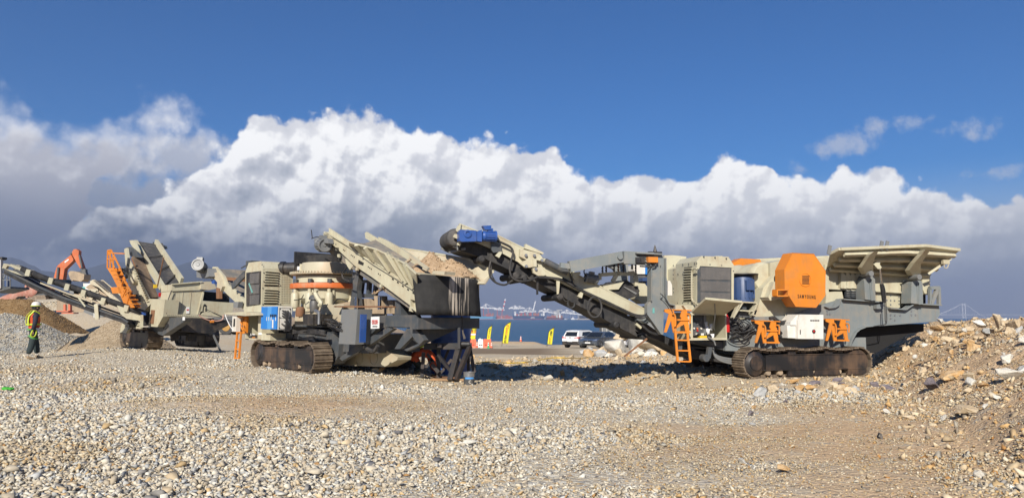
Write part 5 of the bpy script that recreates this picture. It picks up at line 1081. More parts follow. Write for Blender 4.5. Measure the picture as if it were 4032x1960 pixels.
    b = MB(); b.lathe(cc, [(.56, zz(345)), (.60, zz(290)), (.60, zz(286)), (.55, zz(286)), (.5, zz(345))], 40); b.box((cc.x - .8, .9, zz(335)), (cc.x - .74, 2.2, zz(245))); b.build('feed_collar', M['rubber'], r)
    for x in (496, 604, 748):
        # hydraulic cylinders round the frame: angle from the picture column
        p0 = K.S(z2(x, 600), 1.5); best = min((K.w(cc + V((math.cos(t), math.sin(t), 0)) * .93) for t in [k * .02 for k in range(-220, 20)]), key=lambda w_: abs((w_ - CAM).x / (w_ - CAM).y - (K.w(p0) - CAM).x / (K.w(p0) - CAM).y) + .0002 * (w_.y))
        q = K.loc(best); q.z = 0; b = MB(); b.lathe(q, [(0, zz(672)), (.05, zz(672)), (.10, zz(668)), (.108, zz(660)), (.108, zz(572)), (.085, zz(560)), (.05, zz(556)), (.05, zz(535)), (0, zz(535))], 20); t_ = b.build('clamping_cylinder', M['beige'], r)
        MB().cyl(q + V((0, 0, zz(556))), q + V((0, 0, zz(528))), .04, 12).build('rod', M['rust'], t_); MB().cyl(q + V((.02, 0, zz(490))), q + V((.02, 0, zz(462))), .065, 12).build('nut', M['dgrey'], t_)
    b = MB(); p = K.S(z2(640, 665), .45); b.lathe(p + V((0, 0, -.1)), [(0, 0), (.1, 0), (.12, .1), (.12, .25), (.09, .3), (.14, .3), (.14, .36), (.09, .42), (0, .43)], 18); b.build('accumulator', M['dgrey'], r)
    b = MB(); p = K.S(z2(536, 698), .3); b.lathe(p + V((0, 0, -.12)), [(0, 0), (.1, 0), (.12, .04), (.12, .2), (.08, .25), (0, .26)], 16); b.build('red_tank', M['rust'], r)
    b = MB(); b.path(None, Ks(z2, ((655, 530), (650, 560), (670, 600), (690, 630), (680, 650)), .4), .06); b.build('bent_duct', M['beige'], r)
    b = MB(); b.prism(Ks(z2, ((553, 712), (632, 714), (628, 792), (558, 790)), .3), (0, .5, 0)); b.prism(Ks(z2, ((632, 716), (700, 716), (690, 790), (630, 790)), .35), (0, .3, 0)); b.build('oil_tank', M['black'], r)
    b = MB(); p = K.S(z2(676, 735), .28); b.cyl(p + V((0, 0, -.18)), p + V((0, 0, .12)), .035, 12); b.path(None, Ks(z2, ((650, 690), (670, 700), (680, 720)), .3), .05); b.build('filter_pipe', M['steel'], r)
    b = MB(); rr = random.Random(3)
    for k in range(12):
        x0, y0 = rr.uniform(690, 760), rr.uniform(745, 800); b.path(None, [K.S(z2(*q), .35 + rr.uniform(-.1, .1)) for q in ((x0, y0), (x0 + 50, y0 + rr.uniform(0, 40)), (x0 + 100, y0 + rr.uniform(10, 40)), (835 + rr.uniform(-20, 10), 820 + rr.uniform(-30, 10)))], .016)
    for k in range(6): b.path(None, [K.S(z2(*q), .3) for q in ((480, 830 + 6 * k), (560, 845 + rr.uniform(-10, 20)), (640, 850 + rr.uniform(-20, 10)), (720, 840 + 6 * k))], .014)
    b.path(None, Ks(z2, ((490, 610), (540, 600), (560, 570)), .4), .012); b.path(None, Ks(z2, ((690, 640), (720, 660), (740, 640)), .4), .014); b.path(None, Ks(z2, ((780, 640), (820, 600), (890, 620)), .5), .014); b.path(None, Ks(z2, ((885, 360), (850, 410), (860, 450), (905, 470)), .6), .02)
    b.path(None, Ks(z3, ((400, 890), (450, 940), (500, 960), (530, 920)), .6), .05); b.build('hose', M['rubber'], r)
    b = MB(); b.prism(Ks(z2, ((500, 690), (560, 640), (860, 640), (860, 800), (720, 830), (490, 800)), .85), (0, 1.3, 0)); b.build('crusher_base', M['beige_dusty'], r)
    b = MB(); b.prism(Ks(z2, ((250, 840), (480, 800), (740, 800), (800, 830), (800, 900), (250, 900)), .75), (0, 1.5, 0)); b.build('deck', M['black'], r)
    # ---- front part: oil cooler, posts, walkway
    Yr = .3; b = MB(); P = Ks(z2, ((845, 678), (965, 676), (945, 940), (822, 935)), Yr); b.prism(P, (0, .4, 0)); c = b.build('oil_cooler', M['motor_grey'], r)
    xr = (P[1].x + P[2].x) / 2 + .09; y0 = Yr - .05
    b = MB(); b.prism([V((xr + .002, Yr + .02, P[2].z + .05)), V((xr + .002, Yr + .18, P[2].z + .05)), V((xr + .03, Yr + .18, P[1].z - .12)), V((xr + .03, Yr + .02, P[1].z - .12))], (.03, 0, 0)); b.build('cooler_side', M['blue'], c)
    b = MB(); p = K.S(z2(1000, 800), Yr + .35); b.lathe(p, [(0, 0), (.25, 0), (.25, .2), (0, .2)], 24, (1, 0, 0)); b.build('fan_shroud', M['void'], c)
    b = MB(); b.prism(Ks(z3, ((480, 712), (538, 710), (536, 796), (478, 798)), .5), (0, .02, 0)); n_ = b.build('notice', M['paper'], r)
    for i, x in enumerate((493, 508, 522)):
        o = K.S(z3(x, 752), .49); text_mesh(('점', '검', '중')[i], .11, M['rink'], n_, o, (1, 0, 0), (0, 0, 1))
    o = K.S(z3(508, 782), .49); text_mesh('운전조작금지', .035, M['ink'], n_, o, (1, 0, 0), (0, 0, 1))
    b = MB()
    for q in (((345, 390), (395, 390), (375, 520), (385, 630), (325, 630), (350, 500)),): b.prism(Ks(z3, q, .95), (0, .14, 0))
    b.build('front_post', M['dgrey'], r)
    b = MB()
    for a_, c_, w in (((415, 450), (400, 570), .12), ((470, 450), (465, 545), .1), ((520, 470), (510, 560), .1), ((400, 560), (510, 560), .1), ((425, 455), (540, 460), .08)): b.bar(*Ks(z3, (a_, c_), 1.3), w, w)
    b.build('support_frame', M['dgrey'], r)
    b = MB(); b.bar(*Ks(z3, ((250, 638), (620, 640)), .75), .3, .035); b.build('catwalk_plate', M['rust'], r)
    b = MB()
    for q in (((395, 580), (460, 580), (480, 640), (450, 690), (430, 690), (430, 620), (395, 640)), ((460, 640), (640, 640), (640, 690), (480, 690)), ((600, 590), (640, 600), (655, 690), (620, 690)), ((500, 560), (525, 560), (530, 640), (510, 640)), ((230, 620), (330, 600), (330, 690), (240, 690))): b.prism(Ks(z3, q, 1.2), (0, .3, 0))
    b.build('dusty_bracket', M['dusty'], r)
    for q in ((372, 603), (542, 603)): p = K.S(z3(*q), .9); MB().cyl(p + V((0, 0, -.18)), p + V((0, 0, .12)), .045, 12).build('lift_rod', M['chrome'], r)
    b = MB(); b.prism(Ks(z3, ((655, 590), (690, 600), (700, 700), (650, 700)), .9), (0, .2, 0)); b.prism(Ks(z3, ((560, 590), (690, 590), (760, 640), (770, 700), (640, 700)), 1.4), (0, .8, 0)); b.build('front_block', M['dgrey'], r)
    b = MB(); b.bar(*Ks(z3, ((555, 478), (760, 625)), .95), .1, .12); b.prism(Ks(z3, ((680, 570), (702, 585), (702, 612), (680, 600)), .9), (0, .1, 0)); b.build('blue_beam', M['blue'], r)
    # ---- feed conveyor
    Yb = .66; top = ((108, 112), (190, 150), (420, 290), (740, 520), (1050, 710), (1310, 885)); bot = ((1328, 1000), (1338, 1165), (1240, 1090), (1235, 1145), (1185, 1130), (1200, 1060), (960, 880), (700, 690), (480, 545), (180, 255), (115, 150))
    P = Ks(zc, top + bot, Yb); cf = MB().prism(P, (0, .08, 0)).build('conveyor_frame', M['beige'], r)
    Pf = [p + V((0, 1.6, 0)) for p in P]; MB().prism(Pf, (0, .08, 0)).build('conveyor_far_frame', M['beige'], r)
    b = MB()
    for q in (((532, 470), (602, 510), (592, 545), (528, 520)), ((968, 705), (990, 718), (988, 738), (966, 726)), ((1033, 748), (1054, 760), (1053, 780), (1031, 768)), ((1097, 795), (1119, 807), (1118, 827), (1096, 815)), ((1164, 840), (1187, 853), (1185, 873), (1163, 861)), ((1234, 886), (1257, 900), (1255, 918), (1232, 905)), ((1305, 935), (1324, 948), (1324, 965), (1303, 953))): b.prism(Ks(zc, q, Yb - .004), (0, .004, 0))
    for q in ((195, 252), (210, 262), (238, 270), (336, 342), (354, 352), (437, 410), (457, 422), (476, 436), (658, 562), (678, 576), (698, 590), (790, 652), (812, 668)): p = K.S(zc(*q), Yb - .004); b.cyl(p, p + V((0, .004, 0)), .02, 8)
    b.build('frame_hole', M['void'], cf)
    b = MB()
    for i in range(len(top) - 1): b.bar(P[i] + V((0, .0, 0)), P[i + 1] + V((0, .0, 0)), .12, .025)
    for q in ((1225, 975, 1330, 1000), (1225, 1075, 1335, 1160), (1225, 975, 1228, 1080)): b.bar(*Ks(zc, ((q[0], q[1]), (q[2], q[3])), Yb - .04), .1, .025)
    p = K.S(zc(1300, 1065), Yb - .06); b.cyl(p, p + V((0, .06, 0)), .12, 16); b.build('frame_lip', M['beige'], cf)
    # upper skirt board and flared hopper side with ribs
    b = MB(); b.prism(Ks(zc, ((145, 58), (420, 240), (420, 292), (190, 150), (150, 130)), Yb), (0, .05, 0)); b.build('skirt_board', M['beige'], r)
    lo_ = Ks(zc, ((420, 290), (740, 520), (1050, 710), (1310, 885)), Yb + .02); hi = Ks(zc, ((415, 243), (760, 330), (1130, 512), (1290, 655)), Yb - .32)
    hi = [V((p.x, p.y, p.z)) for p in hi]; b = MB()
    for i in range(3): b.quad(lo_[i], lo_[i + 1], hi[i + 1], hi[i], .02)
    hw = b.build('hopper_side', M['beige'], r); b = MB()
    for (x0, y0, x1, y1) in ((505, 278, 600, 420), (620, 310, 740, 490), (745, 335, 940, 620), (890, 375, 1120, 740), (940, 400, 1160, 770), (1020, 450, 1245, 840), (1130, 515, 1300, 870)):
        a_ = K.S(zc(x0, y0), Yb - .36 + .0); c_ = K.S(zc(x1, y1), Yb - .05); b.bar(a_, c_, .05, .1, (0, -1, .5))
    b.build('rib', M['beige'], hw)
    b = MB(); b.bar(hi[0], hi[1], .05, .03); b.bar(hi[1], hi[2], .05, .03); b.bar(hi[2], hi[3], .05, .03); b.build('rim', M['beige'], hw)
    b = MB()
    for (x, y) in ((470, 320), (560, 385), (650, 440), (760, 505), (800, 530), (850, 560), (985, 650), (1045, 690)): b.prism(Ks(zc, ((x - 40, y - 18), (x + 20, y + 14), (x + 22, y + 34), (x - 40, y)), Yb - .05), (0, .04, 0))
    b.build('clamp_plate', M['beige'], hw)
    # belt and far board
    bl = Ks(zc, ((160, 130), (420, 300), (740, 520), (1050, 715), (1310, 890)), .76); b = MB()
    for i in range(4):
        a_, c_ = bl[i] - V((0, 0, .2)), bl[i + 1] - V((0, 0, .2)); b.add([a_ + V((0, 0, .14)), c_ + V((0, 0, .14)), c_ + V((0, .35, .02)), a_ + V((0, .35, .02)), c_ + V((0, 1.05, .02)), a_ + V((0, 1.05, .02)), c_ + V((0, 1.4, .14)), a_ + V((0, 1.4, .14))], [(0, 1, 2, 3), (3, 2, 4, 5), (5, 4, 6, 7)])
        b.prism([a_ - V((0, 0, .03)), c_ - V((0, 0, .03)), c_ - V((0, 0, .3)), a_ - V((0, 0, .3))], (0, 1.4, 0))
    b.build('feed_belt', M['belt_top'], r)
    Y2 = 2.3; b = MB(); b.prism(Ks(zc, ((612, 125), (635, 108), (940, 295), (1210, 455), (1150, 475), (900, 335), (620, 170)), Y2), (0, .05, 0)); b.prism(Ks(zc, ((620, 172), (900, 340), (1200, 520), (1440, 600), (1400, 625), (1150, 500), (880, 345), (620, 190)), Y2 - .12), (0, .05, 0)); b.build('far_skirt_board', M['beige'], r)
    # far hopper wing
    b = MB(); tw = Ks(z3, ((610, 200), (620, 203), (870, 240), (1190, 295), (1368, 382)), 2.55); bw_ = [V((p.x, 2.28, K.S(z3(1300, 447), 2.4).z - .1)) for p in tw]; bw_[0].z = tw[0].z - .1; bw_[1].z = tw[1].z - .3; bw_[2].z = tw[2].z - .6
    for i in range(4): b.quad(tw[i], tw[i + 1], bw_[i + 1], bw_[i], .025)
    b.quad(tw[4], K.E(z3(1303, 447), 3.45) + V((0, 0, 0)), V((3.4, 2.1, bw_[4].z)), bw_[4], .02); b.build('hopper_far_side', M['beige_dusty'], r)
    b = MB()
    b.bar(tw[1], tw[2], .05, .04); b.bar(tw[2], tw[3], .05, .04); b.bar(tw[3], tw[4], .05, .05); b.bar(tw[4], K.E(z3(1303, 447), 3.45), .05, .05); b.build('hopper_rim', M['beige'], r)
    # skirt hanging over the hopper end
    Xs = 3.5; q = Ke(z3, ((815, 400), (1290, 448), (1310, 712), (845, 690)), Xs); n_ = 28; b = MB(); vs = []; fs = []
    for j in range(7):
        for i in range(n_ + 1):
            t, s = i / n_, j / 6; p = q[0].lerp(q[1], t).lerp(q[3].lerp(q[2], t), s); bulge = .10 - .28 * (2 * t - 1) ** 4 + .012 * math.sin(t * 40 + s) * s; vs.append(p + V((bulge, 0, 0)))
    for j in range(6):
        for i in range(n_): a_ = j * (n_ + 1) + i; fs.append((a_, a_ + 1, a_ + n_ + 2, a_ + n_ + 1))
    b.add(vs, fs, True); m_ = bpy.data.materials.new('stained_rubber_skirt'); m_.use_nodes = True; N = NT(m_.node_tree); bs = N.new('ShaderNodeBsdfPrincipled'); o_ = N.new('ShaderNodeOutputMaterial'); N.l.new(bs.outputs[0], o_.inputs[0]); bs.inputs['Roughness'].default_value = .75; bs.inputs['Specular IOR Level'].default_value = .2
    tc = N.new('ShaderNodeTexCoord').outputs['Object']; x_, y_, z_ = N.sep(tc); yc0, yc1 = q[0].y, q[1].y
    st = N.noise(N.vm('MULTIPLY', tc, (3, 20, .7)), 1.0, 5, .65); dens = N.m('MULTIPLY', N.smooth(y_, yc0 + .35, yc0 + .95), N.smooth(y_, yc1 - .15, yc1 - .6)); big = N.noise(N.vm('MULTIPLY', tc, (2, 5, .5)), 1.0, 3, .5)
    k = N.m('MULTIPLY', N.smooth(N.m('ADD', N.m('ADD', st, N.m('MULTIPLY', N.m('SUBTRACT', big, .5), .5)), N.m('MULTIPLY', N.m('SUBTRACT', dens, .8), .34)), .52, .60), .85)
    N.put(bs.inputs['Base Color'], N.mix(k, N.mix(N.noise(tc, 5, 4, .6), (.010, .011, .013), (.05, .048, .046)), N.mix(big, (.32, .27, .22), (.5, .44, .37))))
    sk = b.build('rubber_skirt', m_, r); so_ = sk.modifiers.new('thick', 'SOLIDIFY'); so_.thickness = .012
    b = MB(); e0, e1 = q[0] + V((-.1, .05, .01)), q[1] + V((-.12, -.03, .0)); b.bar(e0, e1, .1, .05); b.build('skirt_clamp', M['beige_dusty'], r)
    b = MB(); zb2 = q[3].z; b.prism([V((Xs - .12, .66, q[0].z - .05)), V((Xs - .12, 2.3, q[1].z - .08)), V((Xs - .12, 2.3, zb2 + .05)), V((Xs - .12, .66, zb2 + .05))], (-.04, 0, 0)); b.build('hopper_end', M['beige_dusty'], r)
    b = MB(); b.bar(*Ks(zc, ((1200, 425), (1440, 590)), 1.1), .06, .06); b.bar(*Ks(zc, ((1130, 515), (1210, 460)), 1.1), .05, .05); b.bar(*Ks(z3, ((860, 360), (890, 375)), 1.0), .05, .05); b.prism(Ks(z3, ((930, 378), (1015, 385), (1010, 408), (920, 400)), .8), (0, .3, 0)); b.build('hopper_brace', M['beige_dusty'], r)
    # head gearmotor
    p = K.S(zc(70, 250), .45); b = MB(); b.prism(Ks(zc, ((-45, 200), (20, 180), (70, 200), (60, 300), (20, 370), (-30, 330)), .45), (0, .3, 0)); g = b.build('gearbox', M['motor_grey'], r); c0, c1 = K.S(zc(20, 285), .25), K.S(zc(135, 350), .25); ax = V((.95, -.25, -.12)); gearmotor(g, 'drive_motor', K.S(zc(30, 270), .4), ax, .16, .5, M['motor_grey']); MB().prism(Ks(zc, ((62, 190), (135, 195), (140, 258), (66, 250)), .25), (0, .15, 0)).build('terminal_box', M['motor_grey'], g)
    b = MB(); b.path(None, Ks(z2, ((625, 145), (618, 85)), .6), .012); b.path(None, Ks(z2, ((620, 150), (660, 138), (700, 145)), .5), .012); b.build('antenna', M['rubber'], r)
    b = MB(); b.prism(Ks(z2, ((703, 112), (745, 100), (750, 125), (765, 150), (740, 150), (715, 130)), .6), (0, .06, 0)); b.prism(Ks(zc, ((70, 130), (130, 128), (190, 190), (190, 245), (140, 240), (120, 180)), .6), (0, .05, 0)); b.build('head_bracket', M['beige'], r)
    b = MB(); b.prism(Ks(zc, ((360, 450), (440, 480), (470, 540), (420, 600), (390, 560), (365, 500)), .75), (0, .1, 0)); b.prism(Ks(zc, ((255, 395), (275, 395), (275, 440), (258, 435)), .64), (0, .05, 0)); b.prism(Ks(zc, ((495, 565), (522, 565), (515, 610), (492, 605)), .64), (0, .05, 0)); b.prism(Ks(zc, ((805, 785), (828, 785), (822, 830), (803, 822)), .64), (0, .05, 0)); b.build('roller_bracket', M['beige'], r)
    for q_ in ((282, 440), (515, 610)): p = K.S(zc(*q_), .72); MB().cyl(p, p + V((0, 1.5, 0)), .075, 14).build('return_roller', M['rubber'], r)
    # ---- discharge conveyor feeding the screen, at the back
    Yd = .9; P = Ks(zs, ((895, 325), (925, 325), (1005, 420), (1035, 500), (1140, 570), (1212, 665), (1212, 760), (1050, 610), (980, 540), (870, 410)), Yd); b = MB(); b.prism(P, (0, .07, 0)); dc = b.build('discharge_conveyor', M['beige'], r)
    b = MB(); P2 = Ks(zs, ((935, 345), (1010, 440), (1210, 640), (1210, 670), (1000, 470), (925, 375)), .98); b.prism(P2, (0, 1.1, 0)); b.build('belt', M['belt_top'], dc)
    b = MB(); b.bar(*Ks(zs, ((1010, 440), (1215, 458)), 1.0), .06, .1); b.build('cross_bar', M['rust'], dc)
    b = MB(); b.bar(*Ks(zs, ((1090, 520), (1215, 395)), .7), .06, .18); b.build('strut', M['dgrey'], dc)
    b = MB(); b.prism(Ks(zs, ((735, 370), (760, 340), (840, 340), (860, 420), (800, 440), (735, 430)), .6), (0, .3, 0)); g = b.build('gearbox', M['motor_grey'], dc); gearmotor(g, 'drive_motor', K.S(zs(795, 340), .6), (.75, -.62, .18), .19, .5, M['motor_grey'])
    b = MB(); b.prism(Ks(zs, ((875, 400), (930, 380), (960, 440), (990, 520), (960, 600), (930, 560), (940, 480)), .8), (0, .1, 0)); b.build('head_bracket', M['beige_dusty'], dc); MB().prism(Ks(zs, ((928, 530), (955, 540), (960, 640), (930, 640)), .75), (0, .1, 0)).build('scraper', M['rust'], dc)
    MB().prism(Ks(zs, ((880, 455), (915, 455), (910, 495), (885, 490)), .78), (0, .1, 0)).build('junction_box', M['blue'], dc); MB().prism(Ks(zs, ((1100, 670), (1150, 670), (1140, 730), (1098, 725)), .7), (0, .15, 0)).build('grey_box', M['motor_grey'], dc)
build_cone()
for o_ in [c for c in bpy.data.objects if c.parent == cone and c.name.split('.')[0] in ('head_bracket', 'roller_bracket', 'dusty_bracket', 'front_block', 'track_cover', 'hopper_brace', 'hose')] + [c for c in bpy.data.objects if c.name.startswith('bolt') and c.parent and c.parent.parent == cone] + [c for c in bpy.data.objects if c.name.startswith('round_cover')]: split_part(o_)
# ---- crushed rock lying in the hopper
def hopper_load():
    n = 46; b = []; q0, q1 = K.S(z3(770, 270), 1.6), K.S(z3(1290, 440), 1.6)
    X_, Y_ = np.meshgrid(np.linspace(1.35, 3.42, n), np.linspace(.72, 2.42, n))
    def peak(zz, p, Y, r): c = K.S(zz(*p), Y); return c, r
    zb0 = K.E(z3(820, 405), 3.42).z - .02; c1 = K.S(z3(912, 236), 1.75); c2 = K.S(z3(1065, 274), 1.95)
    Z_ = np.full_like(X_, zb0 - .35)
    for c, sl in ((c1, .82), (c2, .80)): Z_ = np.maximum(Z_, c.z - sl * np.hypot(X_ - c.x, (Y_ - c.y)) ** .95)
    Z_ = Z_ + fbm(X_, Y_, 3.2, 4, 17) * .16
    I = np.arange(n * n).reshape(n, n); a, bb, c_, d = I[:-1, :-1].ravel(), I[:-1, 1:].ravel(), I[1:, 1:].ravel(), I[1:, :-1].ravel()
    ef = np.concatenate([np.stack([a, bb, c_], -1), np.stack([a, c_, d], -1)]); ev = np.stack([X_, Y_, Z_], -1).reshape(-1, 3); pal = np.array([(.43, .31, .20), (.47, .35, .24), (.38, .27, .17)]); ec = pal[rng.integers(0, 3, n * n)]
    k = 2600; ii, jj = rng.integers(0, n, k), rng.integers(0, n, k); s = .012 + .04 * rng.random(k) ** 4; Pp = np.stack([X_[ii, jj] + rng.normal(0, .02, k), Y_[ii, jj] + rng.normal(0, .02, k), Z_[ii, jj]], -1)
    o = stones_mesh('crushed_rock', Pp, s, pal[rng.integers(0, 3, k)] * rng.uniform(.85, 1.2, (k, 1)), (ev, ef, ec)); o.location = K.o; o.rotation_euler = (0, 0, K.a); tag(o, 'heap of brown crushed rock lying in the feed hopper', 'rock heap', kind='stuff')
hopper_load()
# ---- black trestle, blue tank, bucket, plank, crouching worker near the hopper
TZ = lambda q, D: at(zk(*q), D)
def trestle():
    e0 = at(zk(860, 1170), 16.6); t = empty('steel_trestle', (e0.x, e0.y, 0), 0, 'black steel trestle with crossed braces standing under the rubber skirt', 'trestle'); o = e0.copy(); o.z = 0
    L = lambda q, D: TZ(q, D) - o
    for nm, prs in (('leg', (((690, 690), (690, 1130), 17.4, 17.4, .09), ((985, 700), (860, 1170), 16.9, 16.5, .12), ((1145, 670), (940, 1165), 16.9, 16.5, .09), ((1140, 680), (1205, 1050), 17.3, 17.3, .08), ((470, 760), (450, 1110), 17.6, 17.6, .08), ((1120, 800), (1120, 1050), 17.6, 17.6, .07))), ('brace', (((680, 800), (870, 1030), 17.0, 16.8, .07), ((880, 860), (700, 1080), 17.3, 17.3, .06), ((590, 930), (690, 1050), 17.2, 17.2, .08), ((990, 850), (1040, 930), 16.8, 16.8, .05), ((520, 780), (620, 900), 17.5, 17.5, .06), ((850, 680), (760, 900), 17.6, 17.6, .06), ((470, 1030), (600, 850), 17.5, 17.5, .06))), ('top_beam', (((480, 672), (1170, 668), 17.1, 17.1, .14), ((600, 660), (700, 660), 17.5, 16.9, .1), ((985, 400), (985, 710), 16.8, 16.8, .06)))):
        for a_, c_, d0, d1, w in prs: MB().bar(L(a_, d0), L(c_, d1), w, w).build(nm, M['black_rust'], t)
    b = MB(); b.prism([L(q, 16.9) for q in ((1012, 240), (1035, 240), (1050, 470), (1085, 560), (1050, 570), (1030, 470))], (0, .03, 0)); b.build('hanging_strap', M['black'], t)
    b = MB(); p = L((1040, 640), 17.0); b.cyl(p + V((-.1, -.1, 0)), p + V((.15, -.1, 0)), .06, 12); b.build('winch', M['black'], t)
trestle()
c = at(zk(860, 860), 19.6); tk = tag(MB().lathe((c.x, c.y, .02), [(0, 0), (.53, 0), (.53, .05), (.52, .06), (.52, .85), (.535, .86), (.535, .9), (.52, .91), (.52, 2.0), (.5, 2.05), (0, 2.1)], 40).build('water_tank', M['blue']), 'round blue steel tank standing behind the black trestle', 'tank')
w = onground(zk(1130, 1232)); bk = empty('paint_bucket', (w.x, w.y, w.z), 0, 'dented metal paint bucket with blue label standing right of the trestle', 'bucket'); rb = 82 * .2715 / FPX * w.y; hb = 180 * .2715 / FPX * w.y
MB().lathe((0, 0, 0), [(0, 0), (rb * .92, 0), (rb * .94, hb * .02), (rb * .93, hb * .3), (rb * .96, hb * .32), (rb * .96, hb * .62)], 28).build('lower_body', M['dgrey'], bk)
MB().lathe((0, 0, 0), [(rb * .955, hb * .62), (rb * .97, hb * .95), (rb * 1.02, hb * .96), (rb * 1.03, hb), (rb * .95, hb), (rb * .93, hb * .8), (0, hb * .6)], 28).build('rim', M['steel'], bk)
b = MB(); n_ = 9
for i in range(n_):
    a0, a1 = (-1.2 + .19 * i - 1.05), (-1.2 + .19 * (i + 1) - 1.05); b.add([(math.cos(a) * rb * .975, math.sin(a) * rb * .975, z) for a, z in ((a0, hb * .46), (a1, hb * .46), (a1, hb * .6), (a0, hb * .6))], [(0, 1, 2, 3)], True)
b.build('blue_label', M['cblue2'], bk); text_mesh('C', hb * .32, M['white'], bk, (rb * .2, -rb * .96, hb * .24), (1, 0, 0), (0, 0, 1), 'emblem')
p0, p1, p2 = onground(zk(600, 1145)), onground(zk(800, 1195)), onground(zk(1020, 1195)); b = MB(); b.bar(p1 + V((-.35, .1, .05)), p2 + V((.06, 0, .05)), .12, .05); tag(b.build('wooden_plank', M['wood']), 'weathered wooden plank lying in front of the black trestle', 'plank'); tag(MB().bar(p0 + V((0, 0, .06)), p1 + V((.2, -.1, .1)), .09, .03).build('wooden_lath', M['rust']), 'thin brown lath leaning over the wooden plank', 'lath')
# ================================================================ tracked screening machine (left)
G = Frame((582, 1374), 28.0, -46)
scr = empty('screening_machine', G.o, G.a, 'tracked screening machine with steep black belt, ribbed screen deck and orange stair', 'screening machine')
def Gs(zz, pts, Y): return [G.S(zz(*p), Y) for p in pts]
def Ge(zz, pts, X): return [G.E(zz(*p), X) for p in pts]
def build_screen():
    r = scr
    crawler(r, -3.4, 0, 0, .55, .78, n=40); crawler(r, -3.4, 0, 2.15, .55, .78, n=40)
    b = MB(); b.prism(Gs(zs, ((392, 822), (628, 832), (606, 868), (400, 1005), (355, 985), (365, 900)), .15), (0, .25, 0)); b.prism(Gs(zs, ((255, 915), (375, 915), (360, 985), (280, 950)), .2), (0, .4, 0)); c = b.build('side_frame', M['dgrey'], r)
    b = MB(); b.prism(Gs(zs, ((405, 905), (440, 880), (456, 890), (456, 915), (425, 945), (405, 945)), .13), (0, .03, 0)); b.build('frame_opening', M['void'], c)
    p = G.S(zs(606, 836), .12); MB().box(p + V((-.08, 0, -.06)), p + V((.1, .02, .06))).build('tag_plate', M['paper'], c)
    xe = G.S(zs(390, 820), .15).x; x1 = xe + .9
    ztop = G.E(zs(700, 825), x1).z
    b = MB(); b.prism(Ge(zs, ((600, 830), (1045, 850), (1040, 880), (880, 965), (860, 985), (590, 960), (585, 880)), x1), (-1.6, 0, 0)); b.box((xe - 2.6, .6, .5), (xe, 2.1, 1.15)); b.build('under_frame', M['black'], r)  # black imitates the shade below the flange; the frame's own paint is dark grey
    b = MB(); b.prism(Ge(zs, ((650, 985), (740, 985), (735, 1060), (650, 1055)), x1 - .8), (-.2, 0, 0)); b.prism(Ge(zs, ((490, 970), (560, 960), (560, 1040), (500, 1060)), x1 - 1.0), (-.2, 0, 0)); b.bar(*Ge(zs, ((860, 985), (1040, 890)), x1 + .02), .1, .1); b.build('under_gear', M['black'], r)
    b = MB(); b.bar(*Ge(zs, ((895, 985), (975, 1160)), x1), .06, .06); b.build('support_leg', M['motor_grey'], r)
    # ---- beige housing facing the camera's right
    X1 = x1 - .1; y0, yw = G.E(zs(450, 700), X1).y, 0
    b = MB(); b.prism(Ge(zs, ((490, 565), (800, 560), (745, 795), (440, 790)), X1), (-1.0, 0, 0)); h = b.build('hopper_housing', M['beige'], r)
    b = MB(); b.prism(Ge(zs, ((490, 500), (770, 480), (775, 555), (490, 565)), X1 + .06), (-1.1, 0, 0)); b.bar(*Ge(zs, ((492, 498), (790, 472)), X1 + .1), .1, .04); b.build('top_box', M['beige'], r)
    b = MB(); b.prism(Ge(zs, ((780, 500), (910, 485), (935, 540), (860, 555), (780, 545)), X1 + .2), (-.5, 0, 0)); b.prism(Ge(zs, ((765, 490), (830, 470), (900, 470), (890, 500), (780, 505)), X1 + .1), (-.3, 0, 0)); b.build('inlet_frame', M['beige_dusty'], r)
    b = MB()
    for x in (520, 600, 680): b.prism(Ge(zs, ((x, 570), (x + 5, 570), (x - 14, 790), (x - 19, 790)), X1 + .004), (.01, 0, 0))
    b.build('panel_seam', M['beige_dusty'], h)
    b = MB(); b.prism(Ge(zs, ((436, 790), (760, 800), (850, 815), (850, 832), (436, 812)), X1 + .1), (-1.2, 0, 0))
    for i in range(18): p = G.E(zs(445 + 18 * i, 797 + .8 * i), X1 + .11); b.box(p - V((0, .02, .02)), p + V((.01, .02, .02)))
    b.build('flange', M['beige'], r)
    b = MB(); b.prism(Ge(zs, ((632, 722), (666, 722), (664, 786), (632, 786)), X1 + .02), (.01, 0, 0)); n_ = b.build('notice', M['paper'], h)
    for i, x in enumerate((641, 649, 657)): b = MB(); b.prism(Ge(zs, ((x - 3, 742), (x + 3, 742), (x + 3, 756), (x - 3, 756)), X1 + .032), (.004, 0, 0)); b.build('lettering', M['rink'], n_)
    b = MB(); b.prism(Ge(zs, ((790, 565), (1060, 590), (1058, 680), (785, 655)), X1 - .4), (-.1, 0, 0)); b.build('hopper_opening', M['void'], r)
    b = MB(); b.prism(Ge(zs, ((783, 660), (1108, 680), (1090, 770), (1000, 800), (780, 765), (750, 795)), X1 + .05), (-.5, 0, 0)); b.prism(Ge(zs, ((800, 560), (815, 562), (770, 790), (745, 795)), X1 + .05), (-.5, 0, 0)); b.prism(Ge(zs, ((820, 765), (1000, 800), (1000, 822), (780, 800)), X1 + .1), (-.4, 0, 0)); hp = b.build('hopper_front', M['beige'], r)
    q = [G.E(zs(*c), X1 + .06) for c in ((800, 780), (792, 770), (802, 705), (815, 690), (830, 700), (822, 770), (810, 785))]; b = MB(); b.prism(q, (.02, 0, 0)); b.build('slot', M['void'], hp); b = MB(); b.prism([G.E(zs(*c), X1 + .085) for c in ((806, 770), (812, 720), (824, 720), (818, 772))], (.02, 0, 0)); b.build('slot_plate', M['beige'], hp)
